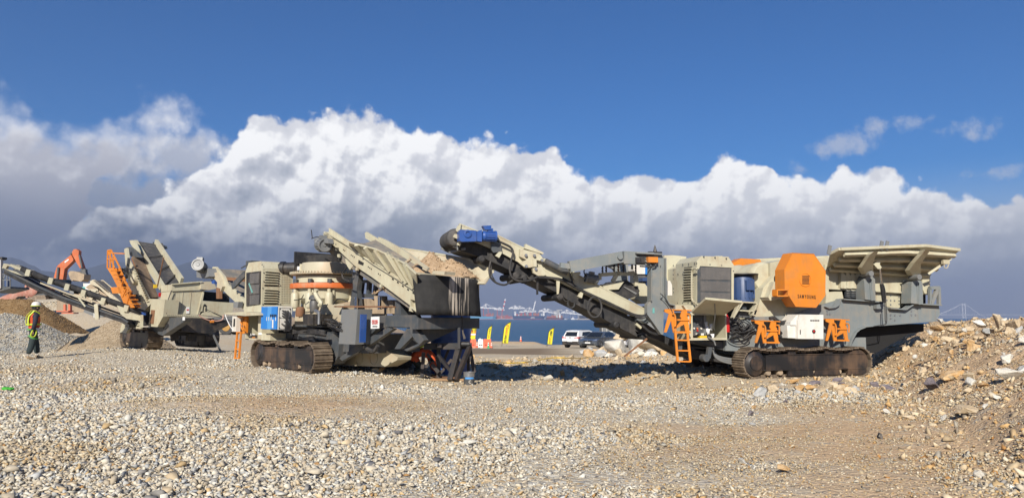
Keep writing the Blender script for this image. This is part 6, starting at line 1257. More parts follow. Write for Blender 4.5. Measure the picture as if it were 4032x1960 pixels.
    b = MB(); b.path(None, Ge(zs, ((760, 800), (800, 830), (880, 860), (890, 850), (930, 860), (990, 845), (1000, 800)), X1 + .15), .022); b.build('pink_tape', mat('pale_pink_tape', (.6, .35, .28), .7), r); p = G.E(zs(885, 862), X1 + .16); MB().box(p - V((.03, .06, .05)), p + V((.03, .08, .03))).build('tape_end', M['orange'], r)
    b = MB(); b.path(None, Ge(zs, ((490, 560), (460, 640), (440, 720), (438, 790)), X1 + .1), .02); b.path(None, Ge(zs, ((820, 740), (1000, 820), (1060, 860)), X1 + .14), .012); b.build('hose', M['rubber'], r)
    # ---- steep belt between two rails
    Ya, Yb2 = .55, 1.38
    L = Gs(zs, ((92, 72), (125, 62), (462, 612), (455, 640), (440, 815), (405, 815), (425, 650), (398, 600), (100, 98)), Ya); b = MB(); b.prism(L, (0, .12, 0)); rl = b.build('conveyor_rail', M['beige'], r)
    P0, P1 = G.S(zs(335, 88), Yb2), G.S(zs(590, 470), Yb2); b = MB(); b.bar(P0, P1, .12, .3); b.build('conveyor_rail', M['beige'], r)
    a0, a1, c1, c0 = G.S(zs(140, 72), Ya + .14), G.S(zs(478, 600), Ya + .14), G.S(zs(560, 470), Yb2 - .05), G.S(zs(325, 100), Yb2 - .05)
    b = MB(); b.quad(a0, a1, c1, c0, -.06); bt = b.build('steep_belt', M['belt'], r)
    b = MB()
    for t in (.35, .62, .85):
        b.bar(a0.lerp(a1, t) + V((.03, 0, .03)), c0.lerp(c1, t) + V((.03, 0, .03)), .03, .04)
    b.build('belt_seam', M['rubber'], bt)
    d = (a0 - a1).normalized(); MB().cyl(a0 - d * .1 + V((0, 0, -.16)), c0 - d * .1 + V((0, 0, -.16)), .17, 20).build('head_drum', M['belt'], r)
    b = MB(); b.bar(G.S(zs(305, 95), 1.9), G.S(zs(400, 110), 2.3), .2, .12); b.bar(G.S(zs(410, 110), 2.3), G.S(zs(408, 180), 2.3), .04, .04); b.prism(Gs(zs, ((370, 110), (400, 120), (405, 150), (380, 145)), 2.3), (0, .2, 0)); b.build('drive_bracket', M['dgrey'], r)
    b = MB(); b.prism(Gs(zs, ((72, 66), (110, 64), (160, 170), (160, 215), (70, 215), (75, 190), (140, 185), (85, 100)), Ya - .25), (0, .1, 0)); b.build('head_bracket', M['beige'], r)
    MB().bar(*Gs(zs, ((412, 235), (350, 520)), .3), .035, .035).build('prop_rod', M['rust'], r)
    b = MB(); p = G.S(zs(330, 520), .3); b.box(p + V((-.06, -.06, -.06)), p + V((.05, .06, .08))); b.build('yellow_valve', M['yellow'], r); b = MB(); b.prism(Gs(zs, ((362, 580), (376, 585), (374, 622), (360, 615)), .3), (0, .1, 0)); b.build('red_handle', M['red'], r)
    # ---- screen box with ribbed deck
    q0, q1, q2, q3 = Gs(zs, ((100, 228), (275, 632), (352, 632), (170, 228)), .0); dk = [G.S(zs(98, 232), .1), G.S(zs(270, 636), .1), G.S(zs(358, 636), Ya - .01), G.S(zs(200, 236), Ya - .01)]
    b = MB(); b.quad(dk[0], dk[1], dk[2], dk[3], -.08)
    deck = b.build('screen_deck', M['rust'], r); b = MB()
    for i in range(11):
        t = (i + .5) / 11; b.bar(dk[0].lerp(dk[3], t) + V((.02, 0, .02)), dk[1].lerp(dk[2], t) + V((.02, 0, .02)), .05, .05)
    b.build('deck_bar', mat('worn_deck', (.15, .105, .07), .8, dirt=(.3, .22, .15), amt=.5), deck)
    b = MB(); b.bar(*Gs(zs, ((80, 270), (262, 640)), .06), .05, .1); b.build('deck_edge', mat('dark_green_edge', (.02, .07, .06), .5), r)
    b = MB(); b.prism(Gs(zs, ((22, 150), (45, 140), (60, 250), (80, 290), (262, 645), (250, 700), (215, 765), (170, 740), (60, 470), (35, 300)), -.05), (0, .08, 0)); bx = b.build('screen_box', M['beige'], r)
    b = MB()
    for i in range(16):
        x, y = 92 + 9.6 * i, 310 + 23.5 * i; b.prism(Gs(zs, ((x, y), (x + 30, y + 2), (x + 4, y + 12)), -.14), (0, .08, 0))
    b.build('rib', M['beige'], bx)
    p = G.S(zs(98, 450), -.22); b = MB(); b.lathe(p, [(0, 0), (.20, 0), (.22, .02), (.22, .16), (0, .16)], 24, (0, 1, 0)); b.build('bearing_cover', M['beige'], bx)
    b = MB(); b.bar(*Gs(zs, ((70, 240), (42, 440)), -.25), .09, .09); b.build('gas_strut', M['dgrey'], r)
    for q_ in ((30, 378), (155, 640)):
        c0_ = G.S(zs(q_[0], q_[1] + 25), -.25); pts = [c0_ + V((math.cos(a) * .12, math.sin(a) * .12, .25 * a / 25)) for a in (k * .5 for k in range(51))]; MB().tube(pts, .025, 6).build('coil_spring', M['dgrey'], r)
    b = MB(); b.prism(Gs(zs, ((40, 135), (80, 130), (140, 180), (190, 235), (100, 232), (60, 195)), .2), (0, .1, 0)); b.build('deck_end_panel', M['dgrey'], r)
    # ---- lower left cabinet
    b = MB(); b.prism(Gs(zs, ((262, 640), (425, 650), (405, 815), (350, 918), (262, 912), (285, 690), (210, 770), (240, 680)), -.1), (0, .5, 0)); cb = b.build('side_cabinet', M['beige'], r)
    b = MB(); b.prism(Gs(zs, ((287, 750), (322, 752), (308, 888), (275, 885)), -.12), (0, .02, 0)); b.build('rust_panel', M['rust'], cb)
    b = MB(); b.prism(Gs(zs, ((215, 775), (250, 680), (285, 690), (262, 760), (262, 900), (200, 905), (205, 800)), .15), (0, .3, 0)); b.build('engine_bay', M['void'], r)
    b = MB()
    for a_, c_ in (((40, 890), (195, 895)), ((40, 915), (195, 925)), ((195, 800), (195, 925)), ((45, 790), (195, 900)), ((195, 810), (100, 890)), ((0, 760), (140, 830)), ((130, 840), (190, 840))): b.bar(*Gs(zs, (a_, c_), -.5), .08, .08)
    b.build('conveyor_support', M['beige'], r)
    b = MB(); b.prism(Gs(zs, ((20, 855), (60, 940), (40, 980), (-20, 975), (-5, 900)), -.4), (0, .1, 0)); b.build('tail_plate', M['beige'], r)
    b = MB(); b.path(None, Gs(zs, ((0, 820), (30, 870), (50, 910), (110, 925)), -.55), .03); b.path(None, Gs(zs, ((225, 810), (235, 850), (230, 905)), .1), .04); b.build('hose', M['rubber'], r)
    MB().prism(Gs(zs, ((170, 775), (195, 772), (195, 800), (170, 800)), -.5), (0, .15, 0)).build('blue_motor', M['blue'], r)
    # ---- orange stair
    Yo = -.85; S_ = lambda pts: Gs(z1, pts, Yo); so_ = MB()
    so_.prism(S_(((880, 325), (935, 320), (1000, 470), (1100, 648), (1070, 650), (1015, 615), (960, 470), (915, 380))), (0, .04, 0)); so_.prism([p + V((0, .2, 0)) for p in S_(((880, 325), (935, 320), (1000, 470), (1100, 648), (1070, 650), (1015, 615), (960, 470), (915, 380)))], (0, .04, 0)); so_.prism(S_(((908, 482), (980, 478), (1000, 530), (925, 532))), (0, .2, 0))
    st = so_.build('stair', M['orange'], r); b = MB()
    for i in range(9):
        x, y = 910 + 20 * i, 350 + 34 * i; q = S_(((x, y), (x + 38, y - 2))); b.quad(q[0], q[1], q[1] + V((0, .2, 0)), q[0] + V((0, .2, 0)), .03)
    b.build('tread', M['orange'], st); b = MB()
    for a_, c_ in (((882, 325), (885, 180)), ((885, 180), (912, 175)), ((912, 175), (975, 300)), ((905, 322), (905, 180)), ((930, 320), (930, 215)), ((880, 250), (945, 255)), ((890, 185), (940, 325)), ((912, 200), (1020, 205)), ((975, 300), (990, 330)), ((1000, 470), (1015, 415)), ((1015, 415), (1075, 515)), ((1075, 515), (1040, 640)), ((1030, 540), (1065, 510)), ((1010, 560), (1050, 470)), ((1045, 450), (1050, 600))): b.bar(*S_((a_, c_)), .045, .045)
    b.build('guard_rail', M['orange'], st)
    # ---- side conveyor towards the left
    def U(q, dz=0):
        t = (q[0] - 20) / 1150; return G.loc(at(z1(*q), 25.0 + 2.2 * t)) + V((0, 0, dz))
    nn = V((.72, .69, 0))
    def up(p): return p + V((0, 0, 0))
    dpt = G.loc(G.o + V((0, .75, 0)))
    b = MB()
    low = ((20, 330), (300, 470), (500, 560), (760, 650), (1000, 735), (1050, 770)); hi_ = ((30, 300), (330, 440), (560, 530), (800, 600), (960, 650), (1170, 700))
    for off in (V((0, 0, 0)), dpt):
        for i in range(len(low) - 1): b.bar(U(low[i]) + off, U(low[i + 1]) + off, .04, .07)
    sc_ = b.build('side_conveyor', M['dgrey'], r)
    b = MB()
    for i in range(1, 4): b.bar(U(hi_[i], -.02), U(hi_[i + 1], -.02), .03, .05)
    b.build('rail_edge', M['beige_dusty'], sc_)
    b = MB(); bl = ((30, 345), (300, 485), (500, 572), (760, 665), (1000, 748), (1060, 790))
    for i in range(len(bl) - 1): p, q = U(bl[i]), U(bl[i + 1]); b.prism([p, q, q + V((0, 0, -.1)), p + V((0, 0, -.1))], dpt)
    b.build('belt', M['rubber'], sc_)
    b = MB(); tl = ((150, 328), (330, 400), (600, 490), (850, 580), (1040, 650), (1190, 700))
    for i in range(len(tl) - 1): p, q = U(tl[i]) + dpt * .15, U(tl[i + 1]) + dpt * .15; b.cyl(p, q, .11, 10)
    b.build('belt_edge', M['rubber'], sc_)
    for x, y in ((235, 358), (420, 425), (555, 475), (688, 525), (850, 590), (1038, 650)):
        b = MB(); q = [U(c) for c in ((x - 22, y + 22), (x - 6, y - 24), (x + 28, y - 16), (x + 14, y + 34), (x - 18, y + 30))]; b.prism([p - dpt * .1 for p in q], dpt * .35); b.build('idler_bracket', M['beige'], sc_)
    b = MB(); b.prism([U(c) for c in ((15, 325), (30, 285), (60, 290), (95, 300), (100, 312), (60, 305), (45, 330), (150, 360), (200, 385), (195, 392), (60, 345))], dpt * .15); b.prism([U(c) for c in ((85, 290), (172, 322), (165, 345), (80, 308))], dpt * .3); b.prism([p + dpt * .85 for p in [U(c) for c in ((15, 325), (30, 285), (60, 290), (55, 330))]], dpt * .15); b.build('head_frame', M['beige'], sc_)
    b = MB(); b.prism([U(c) for c in ((100, 330), (180, 350), (230, 390), (200, 395), (120, 350))], dpt * .6); b.build('drive_unit', M['dgrey'], sc_)
    b = MB(); b.bar(U((790, 620)), U((800, 745)), .12, .12); b.prism([U(c) for c in ((960, 630), (1010, 640), (1060, 690), (1170, 720), (1170, 760), (1040, 740), (990, 700))], dpt * .1); b.bar(U((640, 560)), U((700, 640)), .05, .05); b.build('conveyor_strut', M['beige'], sc_)
build_screen()
for o_ in [c for c in bpy.data.objects if c.name.startswith('conveyor_strut')]: split_part(o_)
# ================================================================ worker with white helmet
def skin_body(name, joints, bones, m, parent=None, sub=2):
    me = bpy.data.meshes.new(name); keys = list(joints); me.from_pydata([joints[k][0] for k in keys], [(keys.index(a), keys.index(b)) for a, b in bones], []); o = bpy.data.objects.new(name, me); C.objects.link(o)
    sk = o.modifiers.new('skin', 'SKIN'); sk.use_smooth_shade = True
    for i, k in enumerate(keys):
        rr = joints[k][1]; me.skin_vertices[0].data[i].radius = rr if isinstance(rr, tuple) else (rr, rr)
    me.skin_vertices[0].data[0].use_root = True
    s = o.modifiers.new('sub', 'SUBSURF'); s.levels = s.render_levels = sub
    dg = bpy.context.evaluated_depsgraph_get(); dg.update(); m2 = bpy.data.meshes.new_from_object(o.evaluated_get(dg)); bpy.data.objects.remove(o)
    m2.polygons.foreach_set('use_smooth', [True] * len(m2.polygons)); o = bpy.data.objects.new(name, m2); C.objects.link(o); m2.materials.clear(); m2.materials.append(m)
    if parent is not None: o.parent = parent
    return o
SKIN = mat('skin', (.45, .27, .18), .55); NAVY = mat('navy_cloth', (.018, .02, .035), .85); TROU = mat('dark_trousers', (.02, .034, .036), .85); HV = mat('hi_vis_orange', (.62, .09, .02), .8, fade=.15); HVY = mat('hi_vis_yellow', (.5, .6, .035), .7); GRN = mat('green_harness', (.08, .34, .08), .8); BOOT = mat('tan_boot', (.33, .24, .15), .85)
def hand(root, wrist, d, side, m=SKIN, curl=.5):
    """palm, four fingers, thumb from wrist along d"""
    w, d, side = V(wrist), V(d).normalized(), V(side).normalized(); n = d.cross(side).normalized(); J_ = {'w': (w, .026), 'p': (w + d * .05, (.036, .018)), 'k': (w + d * .085, (.038, .016))}; B = [('w', 'p'), ('p', 'k')]
    for i, (o_, l) in enumerate(((-.030, .062), (-.010, .072), (.010, .068), (.029, .052))):
        p = w + d * .09 + side * o_; ks = []
        for j in range(3):
            a = curl * (j + .5); p = p + (d * math.cos(a) + n * math.sin(a)) * l * (.45, .32, .23)[j]; J_[f'f{i}{j}'] = (p, .009 - .001 * j); ks.append(f'f{i}{j}')
        B += [('k', ks[0]), (ks[0], ks[1]), (ks[1], ks[2])]
    J_['t0'] = (w + d * .045 - side * .05, .012); J_['t1'] = (w + d * .075 - side * .062 + n * .015, .010); B += [('w', 't0'), ('t0', 't1')]
    return skin_body('hand', J_, B, m, root, 1)
def worker():
    w = onground((127, 1414)); sc_ = 1.0; r = empty('person', w, R(48), 'worker in white helmet, navy jacket, orange and yellow vest and green harness, standing', 'person')
    # faces +x, slightly away from the camera; metres, feet at z=0
    body = skin_body('body', {'pelvis': ((0, 0, .93), (.17, .15)), 'waist': ((.0, 0, 1.08), (.175, .15)), 'chest': ((-.02, 0, 1.30), (.205, .165)), 'upper': ((-.02, 0, 1.42), (.16, .13)), 'neck': ((0, 0, 1.51), .06), 'head0': ((.02, 0, 1.58), .075), 'head1': ((.03, 0, 1.66), .098), 'head2': ((.03, 0, 1.73), .085),
        'ls': ((-.02, -.19, 1.42), .085), 'le': ((-.06, -.27, 1.15), .072), 'lw': ((-.10, -.22, .93), .052), 'rs': ((-.02, .19, 1.42), .085), 're': ((.02, .28, 1.15), .072), 'rw': ((.12, .2, .98), .052),
        'lh': ((-.02, -.11, .88), .125), 'lk': ((-.07, -.14, .50), .105), 'la': ((-.16, -.14, .16), .09), 'rh': ((0, .11, .88), .125), 'rk': ((.12, .15, .50), .105), 'ra': ((.17, .15, .16), .09)},
        [('pelvis', 'waist'), ('waist', 'chest'), ('chest', 'upper'), ('upper', 'neck'), ('neck', 'head0'), ('head0', 'head1'), ('head1', 'head2'), ('upper', 'ls'), ('ls', 'le'), ('le', 'lw'), ('upper', 'rs'), ('rs', 're'), ('re', 'rw'), ('pelvis', 'lh'), ('lh', 'lk'), ('lk', 'la'), ('pelvis', 'rh'), ('rh', 'rk'), ('rk', 'ra')], NAVY, r)
    me = body.data; me.materials.append(TROU); me.materials.append(SKIN); me.materials.append(HV)
    for p in me.polygons:
        c = p.center
        if c.z > 1.535: p.material_index = 2
        elif c.z < .92: p.material_index = 1
        elif .97 < c.z < 1.47 and abs(c.y) < .175: p.material_index = 3
    # face
    b = MB(); b.lathe((.125, 0, 1.645), [(.0, .03), (.012, .02), (.018, 0)], 8, (1, 0, -.3)); b.build('nose', SKIN, r)
    for s in (-1, 1):
        MB().lathe((.108, s * .034, 1.675), [(0, .008), (.010, .004), (.012, 0)], 8, (1, 0, 0)).build('eye', M['ink'], r); MB().lathe((.03, s * .098, 1.655), [(0, .015), (.02, .012), (.03, 0)], 10, (0, s, 0)).build('ear', SKIN, r)
    b = MB(); b.bar((.113, -.025, 1.605), (.113, .025, 1.605), .008, .01); b.build('mouth', M['red'], r)
    b = MB(); b.lathe((.015, 0, 1.60), [(.098, 0), (.108, .04), (.11, .1), (.09, .15)], 20); b.build('hair', M['ink'], r)
    h = MB(); h.lathe((.02, 0, 1.70), [(.150, 0), (.155, .005), (.140, .02), (.136, .06), (.118, .11), (.08, .145), (.03, .16), (0, .162)], 28); h.prism([V((.10, -.10, 1.70)), V((.19, -.06, 1.695)), V((.20, 0, 1.693)), V((.19, .06, 1.695)), V((.10, .10, 1.70))], (0, 0, .012)); hm = h.build('helmet', M['white'], r)
    MB().lathe((.02, 0, 1.705), [(.156, 0), (.157, .01), (.150, .022), (.144, .022)], 28).build('helmet_band', HVY, hm)
    b = MB(); b.path(None, ((.02, -.11, 1.69), (.06, -.085, 1.60), (.08, 0, 1.555), (.06, .085, 1.6), (.02, .11, 1.69)), .006); b.build('chin_strap', M['ink'], hm)
    b = MB(); b.lathe((.02, 0, 1.46), [(.115, 0), (.125, .03), (.115, .075), (.10, .08)], 20, (.25, 0, 1)); b.build('collar', NAVY, r)
    def band(pts, wd, m, nm): b = MB(); [b.bar(pts[i], pts[i + 1], wd, .014, (pts[i] - V((-.02, 0, pts[i].z)))) for i in range(len(pts) - 1)]; b.build(nm, m, r)
    for s in (-1, 1): band([V((-.19, s * .11, 1.08)), V((-.215, s * .12, 1.22)), V((-.20, s * .12, 1.38)), V((-.06, s * .13, 1.555)), V((.10, s * .11, 1.46))], .05, HVY, 'vest_stripe')
    ring = [V((-.01 + .21 * math.cos(a), .19 * math.sin(a), 1.12)) for a in (k * .4833 for k in range(14))]; band(ring, .05, HVY, 'vest_stripe')
    band([V((.0 + .19 * math.cos(a), .17 * math.sin(a), .96)) for a in (k * .4833 for k in range(14))], .045, GRN, 'harness_belt')
    for s in (-1, 1): b = MB(); b.lathe((-.03 if s < 0 else .0, s * .11, .70), [(.13, 0), (.136, .02), (.13, .04)], 16, (.2, s * .5, 1)); b.build('leg_strap', GRN, r)
    b = MB(); b.path(None, ((-.05, -.2, .98), (-.12, -.23, .88), (-.14, -.23, .76), (-.06, -.22, .72), (0, -.21, .80), (.02, -.2, .95)), .022); b.build('lanyard', HVY, r); b = MB(); b.box((.0, -.2, .86), (.1, -.15, 1.0)); b.build('pouch', M['cloth'], r)
    hand(r, (-.10, -.22, .92), (.25, .1, -1), (0, -1, 0), curl=.6); hand(r, (.12, .2, .97), (.5, -.3, -.6), (0, 1, 0), curl=.6)
    for x, y, a in ((-.16, -.14, -.12), (.17, .15, .1)):
        d = V((math.cos(a), math.sin(a), 0)); o = V((x, y, 0)); skin_body('boot', {'h': (o + V((0, 0, .13)), .062), 'a': (o + V((-.01, 0, .06)), .058), 'm': (o + d * .1 + V((0, 0, .045)), (.05, .042)), 't': (o + d * .2 + V((0, 0, .03)), (.045, .03))}, [('h', 'a'), ('a', 'm'), ('m', 't')], BOOT, r, 1)
worker()
def crouching():
    D = 18.9; w = at(zk(460, 760), D); z0 = gz(w.x, w.y); r = empty('person', (w.x, w.y, z0), R(20), 'worker bending down in an orange vest behind the trestle and the crawler track', 'person')
    k = (w.z - z0)
    body = skin_body('body', {'pelvis': ((-.22, 0, k - .06), (.15, .14)), 'waist': ((-.08, 0, k + .02), (.15, .13)), 'chest': ((.10, 0, k + .0), (.17, .14)), 'upper': ((.22, 0, k - .06), (.13, .11)), 'neck': ((.30, 0, k - .14), .055), 'head': ((.36, 0, k - .22), .095), 'ls': ((.2, -.18, k - .1), .07), 'le': ((.26, -.24, k - .36), .055), 'lw': ((.36, -.12, k - .5), .042), 'rs': ((.2, .18, k - .1), .07), 're': ((.28, .24, k - .36), .055), 'rw': ((.38, .12, k - .5), .042), 'lh': ((-.24, -.1, k - .12), .1), 'lk': ((-.05, -.14, k - .42), .08), 'la': ((-.22, -.14, .1), .065), 'rh': ((-.24, .1, k - .12), .1), 'rk': ((-.05, .14, k - .42), .08), 'ra': ((-.2, .14, .1), .065)},
        [('pelvis', 'waist'), ('waist', 'chest'), ('chest', 'upper'), ('upper', 'neck'), ('neck', 'head'), ('upper', 'ls'), ('ls', 'le'), ('le', 'lw'), ('upper', 'rs'), ('rs', 're'), ('re', 'rw'), ('pelvis', 'lh'), ('lh', 'lk'), ('lk', 'la'), ('pelvis', 'rh'), ('rh', 'rk'), ('rk', 'ra')], HV, r)
    body.data.materials.append(TROU); body.data.materials.append(SKIN)
    for p in body.data.polygons:
        c = p.center
        if c.z < k - .22 and c.x < .12: p.material_index = 1
        elif c.x > .31 and c.z > k - .34: p.material_index = 2
    b = MB(); b.lathe((.38, 0, k - .20), [(.14, -.03), (.135, 0), (.115, .06), (.07, .1), (0, .115)], 20, (.75, 0, -.5)); b.build('helmet', M['white'], r)
    for s in (-1, 1): b = MB(); b.path(None, ((-.15, s * .09, k + .10), (.02, s * .09, k + .165), (.2, s * .09, k + .08)), .03); b.build('vest_stripe', HVY, r); hand(r, (.36, s * .12, k - .5), (.3, 0, -1), (0, s, 0)); skin_body('boot', {'h': (V((-.2, s * .14, .1)), .06), 'm': (V((-.12, s * .14, .05)), .048), 't': (V((-.02, s * .14, .035)), .038)}, [('h', 'm'), ('m', 't')], BOOT, r, 1)
crouching()
# ================================================================ parked cars
GLASS = M['glass']
def car_paint(name, col, metal=0.0): m = mat(name, col, .22, metal, fade=.03, spec=.6); return m
def car(root, prof, belt, W_, paint, roof, wheels, wr, front=True):
    """prof: lower body side outline (x fwd, z); roof: greenhouse outline from rear to front; x = 0 at the rear bumper"""
    b = MB(); n = len(prof); w = W_ / 2
    rings = [(-w + .10, .94, .03), (-w + .02, 1.0, 0), (-w, 1.0, 0), (w, 1.0, 0), (w - .02, 1.0, 0), (w - .10, .94, .03)]
    vs = []; cx = sum(p[0] for p in prof) / n; cz = sum(p[1] for p in prof) / n
    for y, s, _ in rings: vs += [(cx + (x - cx) * (s if abs(y) < w - .05 or s < 1 else 1), y, z) for x, z in prof]
    fs = [tuple(range(n))[::-1], tuple(range((len(rings) - 1) * n, len(rings) * n))]
    for r_ in range(len(rings) - 1): fs += [(r_ * n + i, r_ * n + (i + 1) % n, (r_ + 1) * n + (i + 1) % n, (r_ + 1) * n + i) for i in range(n)]
    b.add(vs, fs); body = b.build('body', paint, root)
    # greenhouse: narrower at the top
    z0 = min(z for _, z in roof); z1_ = max(z for _, z in roof); b = MB(); k = len(roof); vs = []
    for sgn in (-1, 1): vs += [(x, sgn * (w - .04 - .20 * (z - z0) / (z1_ - z0)), z) for x, z in roof]
    b.add(vs, [tuple(range(k))[::-1], tuple(range(k, 2 * k))] + [(i, (i + 1) % k, k + (i + 1) % k, k + i) for i in range(k)]); b.build('cabin', paint, root)
    return body
def glass_side(root, roof_z0, roof_z1, pts, W_, nm='side_window'):
    w = W_ / 2
    for sgn in (-1, 1):
        b = MB(); q = [V((x, sgn * (w - .035 - .20 * (z - roof_z0) / (roof_z1 - roof_z0)), z)) for x, z in pts]; b.prism(q, (0, sgn * .008, 0)); b.build(nm, GLASS, root)
def wheel(root, x, y, r):
    s = 1 if y > 0 else -1; b = MB(); b.lathe((x, y - s * .2, r), [(0, 0), (r * .96, 0), (r, .03), (r, .18), (r * .94, .215), (r * .68, .22), (r * .66, .17), (0, .17)], 24, (0, s, 0)); t = b.build('wheel', M['rubber'], root)
    b = MB(); b.lathe((x, y - s * .02, r), [(r * .66, -.01), (r * .64, 0), (r * .2, .0), (0, .012)], 20, (0, s, 0)); rm = b.build('rim', M['steel'], t); b = MB()
    for k in range(5): a = 6.283 * (k + .5) / 5; c = V((x + math.cos(a) * r * .42, y - s * .015, r + math.sin(a) * r * .42)); b.cyl(c, c + V((0, s * .008, 0)), r * .11, 8)
    b.build('rim_opening', M['void'], t)
def suv():
    w = onground((zn(330, 770)[0], zn(330, 755)[1])); a = R(90 - 40); fw = V((math.cos(a), math.sin(a), 0)); r = empty('parked_car', (w.x + .2, w.y, w.z), a, 'white parked SUV with red tail lights, seen from behind beside the sea', 'car')
    Wd = 1.86; P = car_paint('white_car_paint', (.8, .8, .8)); car(r, ((.05, .42), (.0, .62), (.03, .95), (.10, 1.06), (3.2, 1.02), (4.1, .90), (4.38, .70), (4.42, .42), (3.95, .34), (.35, .34)), 1.0, Wd, P, ((.12, 1.04), (.30, 1.40), (.48, 1.60), (1.2, 1.66), (2.2, 1.63), (2.7, 1.52), (3.35, 1.02)), None, .35)
    b = MB(); b.prism([V((-.03, -Wd / 2 + .03, .30)), V((-.03, Wd / 2 - .03, .30)), V((-.03, Wd / 2 - .03, .62)), V((-.03, -Wd / 2 + .03, .62))], (.4, 0, 0)); b.box((.2, -Wd / 2 - .008, .27), (4.3, Wd / 2 + .008, .42)); b.build('bumper', M['black'], r)
    b = MB(); q = [V((x, y, z)) for x, y, z in ((.135, -.70, 1.10), (.135, .70, 1.10), (.36, .62, 1.46), (.36, -.62, 1.46))]; b.prism([p + V((-.03, 0, 0)) for p in q], (.02, 0, .0)); b.build('rear_window', GLASS, r)
    b = MB(); b.prism([V((.26, -.66, 1.50)), V((.26, .66, 1.50)), V((.3, .66, 1.57)), V((.3, -.66, 1.57))], (.3, 0, .04)); b.build('spoiler', P, r)
    for s in (-1, 1):
        b = MB(); b.prism([V((.02, s * .92, .90)), V((.02, s * .48, .90)), V((.025, s * .48, .98)), V((.05, s * .92, 1.04))], (.06, 0, 0)); b.prism([V((.05, s * .937, .88)), V((.36, s * .937, .95)), V((.36, s * .937, 1.02)), V((.05, s * .937, 1.04))], (0, -s * .02, 0)); t = b.build('tail_light', M['red'], r); b = MB(); b.prism([V((.012, s * .74, .93)), V((.012, s * .62, .93)), V((.012, s * .62, .98)), V((.012, s * .74, .99))], (.01, 0, 0)); b.build('lens', M['paper'], t)
    MB().box((-.05, -.28, .58), (-.03, .28, .72)).build('licence_plate', M['paper'], r); MB().lathe((.0, 0, .97), [(0, 0), (.06, 0), (.06, .02)], 12, (-1, 0, 0)).build('badge', M['ink'], r)
    glass_side(r, 1.04, 1.66, ((.75, 1.12), (1.0, 1.48), (2.1, 1.52), (2.55, 1.44), (3.05, 1.10)), Wd)
    for s in (-1, 1): b = MB(); b.box((1.9, s * .94 - .01, .86), (2.12, s * .94 + .01, .89)); b.build('door_handle', M['ink'], r); b = MB(); b.bar((.6, s * .70, 1.68), (2.3, s * .70, 1.68), .04, .03); b.build('roof_rail', M['steel'], r)
    for x in (.82, 3.48):
        for s in (-1, 1): wheel(r, x, s * (Wd / 2 - .01), .36)
    for s in (-1, 1):
        for x in (.82, 3.48): MB().lathe((x, s * .935, .36), [(.45, 0), (.45, -.02), (.36, -.02)], 20, (0, s, 0)).build('wheel_arch', M['black'], r)
def sedan(px, D_off, paint, label, fr='car'):
    w = onground(px); a = R(90 - 34); r = empty('parked_car', (w.x, w.y + D_off, w.z), a, label, 'car')      # local +x points away from the camera: the car's rear
    Wd = 1.8; car(r, ((.0, .40), (-.02, .56), (.04, .70), (.5, .80), (1.25, .92), (3.6, .95), (4.4, .90), (4.55, .60), (4.5, .32), (.3, .24), (.06, .26)), .9, Wd, paint, ((1.0, .90), (1.75, 1.32), (2.1, 1.42), (2.9, 1.44), (3.4, 1.36), (4.05, .95)), None, .31)
    b = MB(); b.prism([V((1.10, -.68, .97)), V((1.10, .68, .97)), V((1.72, .58, 1.32)), V((1.72, -.58, 1.32))], (-.03, 0, .03)); b.build('windscreen', GLASS, r)
    glass_side(r, .90, 1.44, ((1.45, .98), (2.0, 1.34), (2.9, 1.37), (3.3, 1.28), (3.6, 1.0)), Wd)
    for s in (-1, 1):
        b = MB(); b.prism([V((.10, s * .85, .58)), V((.03, s * .52, .60)), V((.08, s * .50, .72)), V((.30, s * .84, .78))], (-.03, 0, .01)); b.build('headlight', M['chrome'], r)
        b = MB(); b.bar((1.25, s * .90, 1.0), (1.28, s * 1.06, 1.02), .10, .13); b.build('wing_mirror', paint, r); b = MB(); b.lathe((-.03, s * .62, .38), [(0, 0), (.06, 0), (.06, .04)], 10, (1, 0, 0)); b.build('fog_lamp', M['chrome'], r)
    MB().box((-.035, -.42, .56), (.02, .42, .66)).build('grille', M['ink'], r); MB().lathe((-.045, 0, .62), [(0, 0), (.06, 0), (.06, .02)], 12, (-1, 0, 0)).build('badge', M['chrome'], r)
    MB().box((-.04, -.62, .30), (.02, .62, .40)).build('air_intake', M['ink'], r); MB().box((-.06, -.26, .43), (-.03, .26, .54)).build('licence_plate', M['paper'], r)
    for x in (.85, 3.6):
        for s in (-1, 1): wheel(r, x, s * (Wd / 2 - .01), .32)
suv()
sedan((zn(790, 780)[0], zn(790, 765)[1]), 0, car_paint('grey_car_paint', (.16, .185, .22), .6), 'blue grey parked sedan in front of the white SUV')
sedan((zn(1500, 760)[0], zn(1500, 760)[1]), 1.2, car_paint('pearl_car_paint', (.72, .72, .73)), 'white parked sedan half hidden behind the big pale boulders')
# ================================================================ site office container
def office():
    p = at((2371, 1300), 76); z0 = gz(p.x, 76); h = at((2371, 1254), 76).z - z0; r = empty('site_office', (p.x, 76, z0), 0, 'light grey container office with a small sign standing behind the cars', 'container')
    b = MB(); b.box((0, 0, 0), (6, 2.4, h)); w_ = b.build('wall', M['motor_grey'], r); b = MB(); b.box((-.05, -.05, h), (6.05, 2.45, h + .08)); b.build('roof', M['conc'], r)
    b = MB()
    for x in (0, .45, 6): b.box((x - .03, -.04, 0), (x + .05, .0, h))
    b.build('corner_post', M['conc'], r); MB().box((.42, -.12, h - .42), (1.5, -.02, h - .34)).build('awning_bar', M['black'], r)
    s = MB(); s.box((.70, -.05, h - 1.62), (1.06, -.03, h - 1.26)); n_ = s.build('sign', M['paper'], r); b = MB(); b.box((.66, -.055, h - 1.26), (1.1, -.03, h - 1.14)); b.build('sign_header', M['dgrey'], n_)
office()
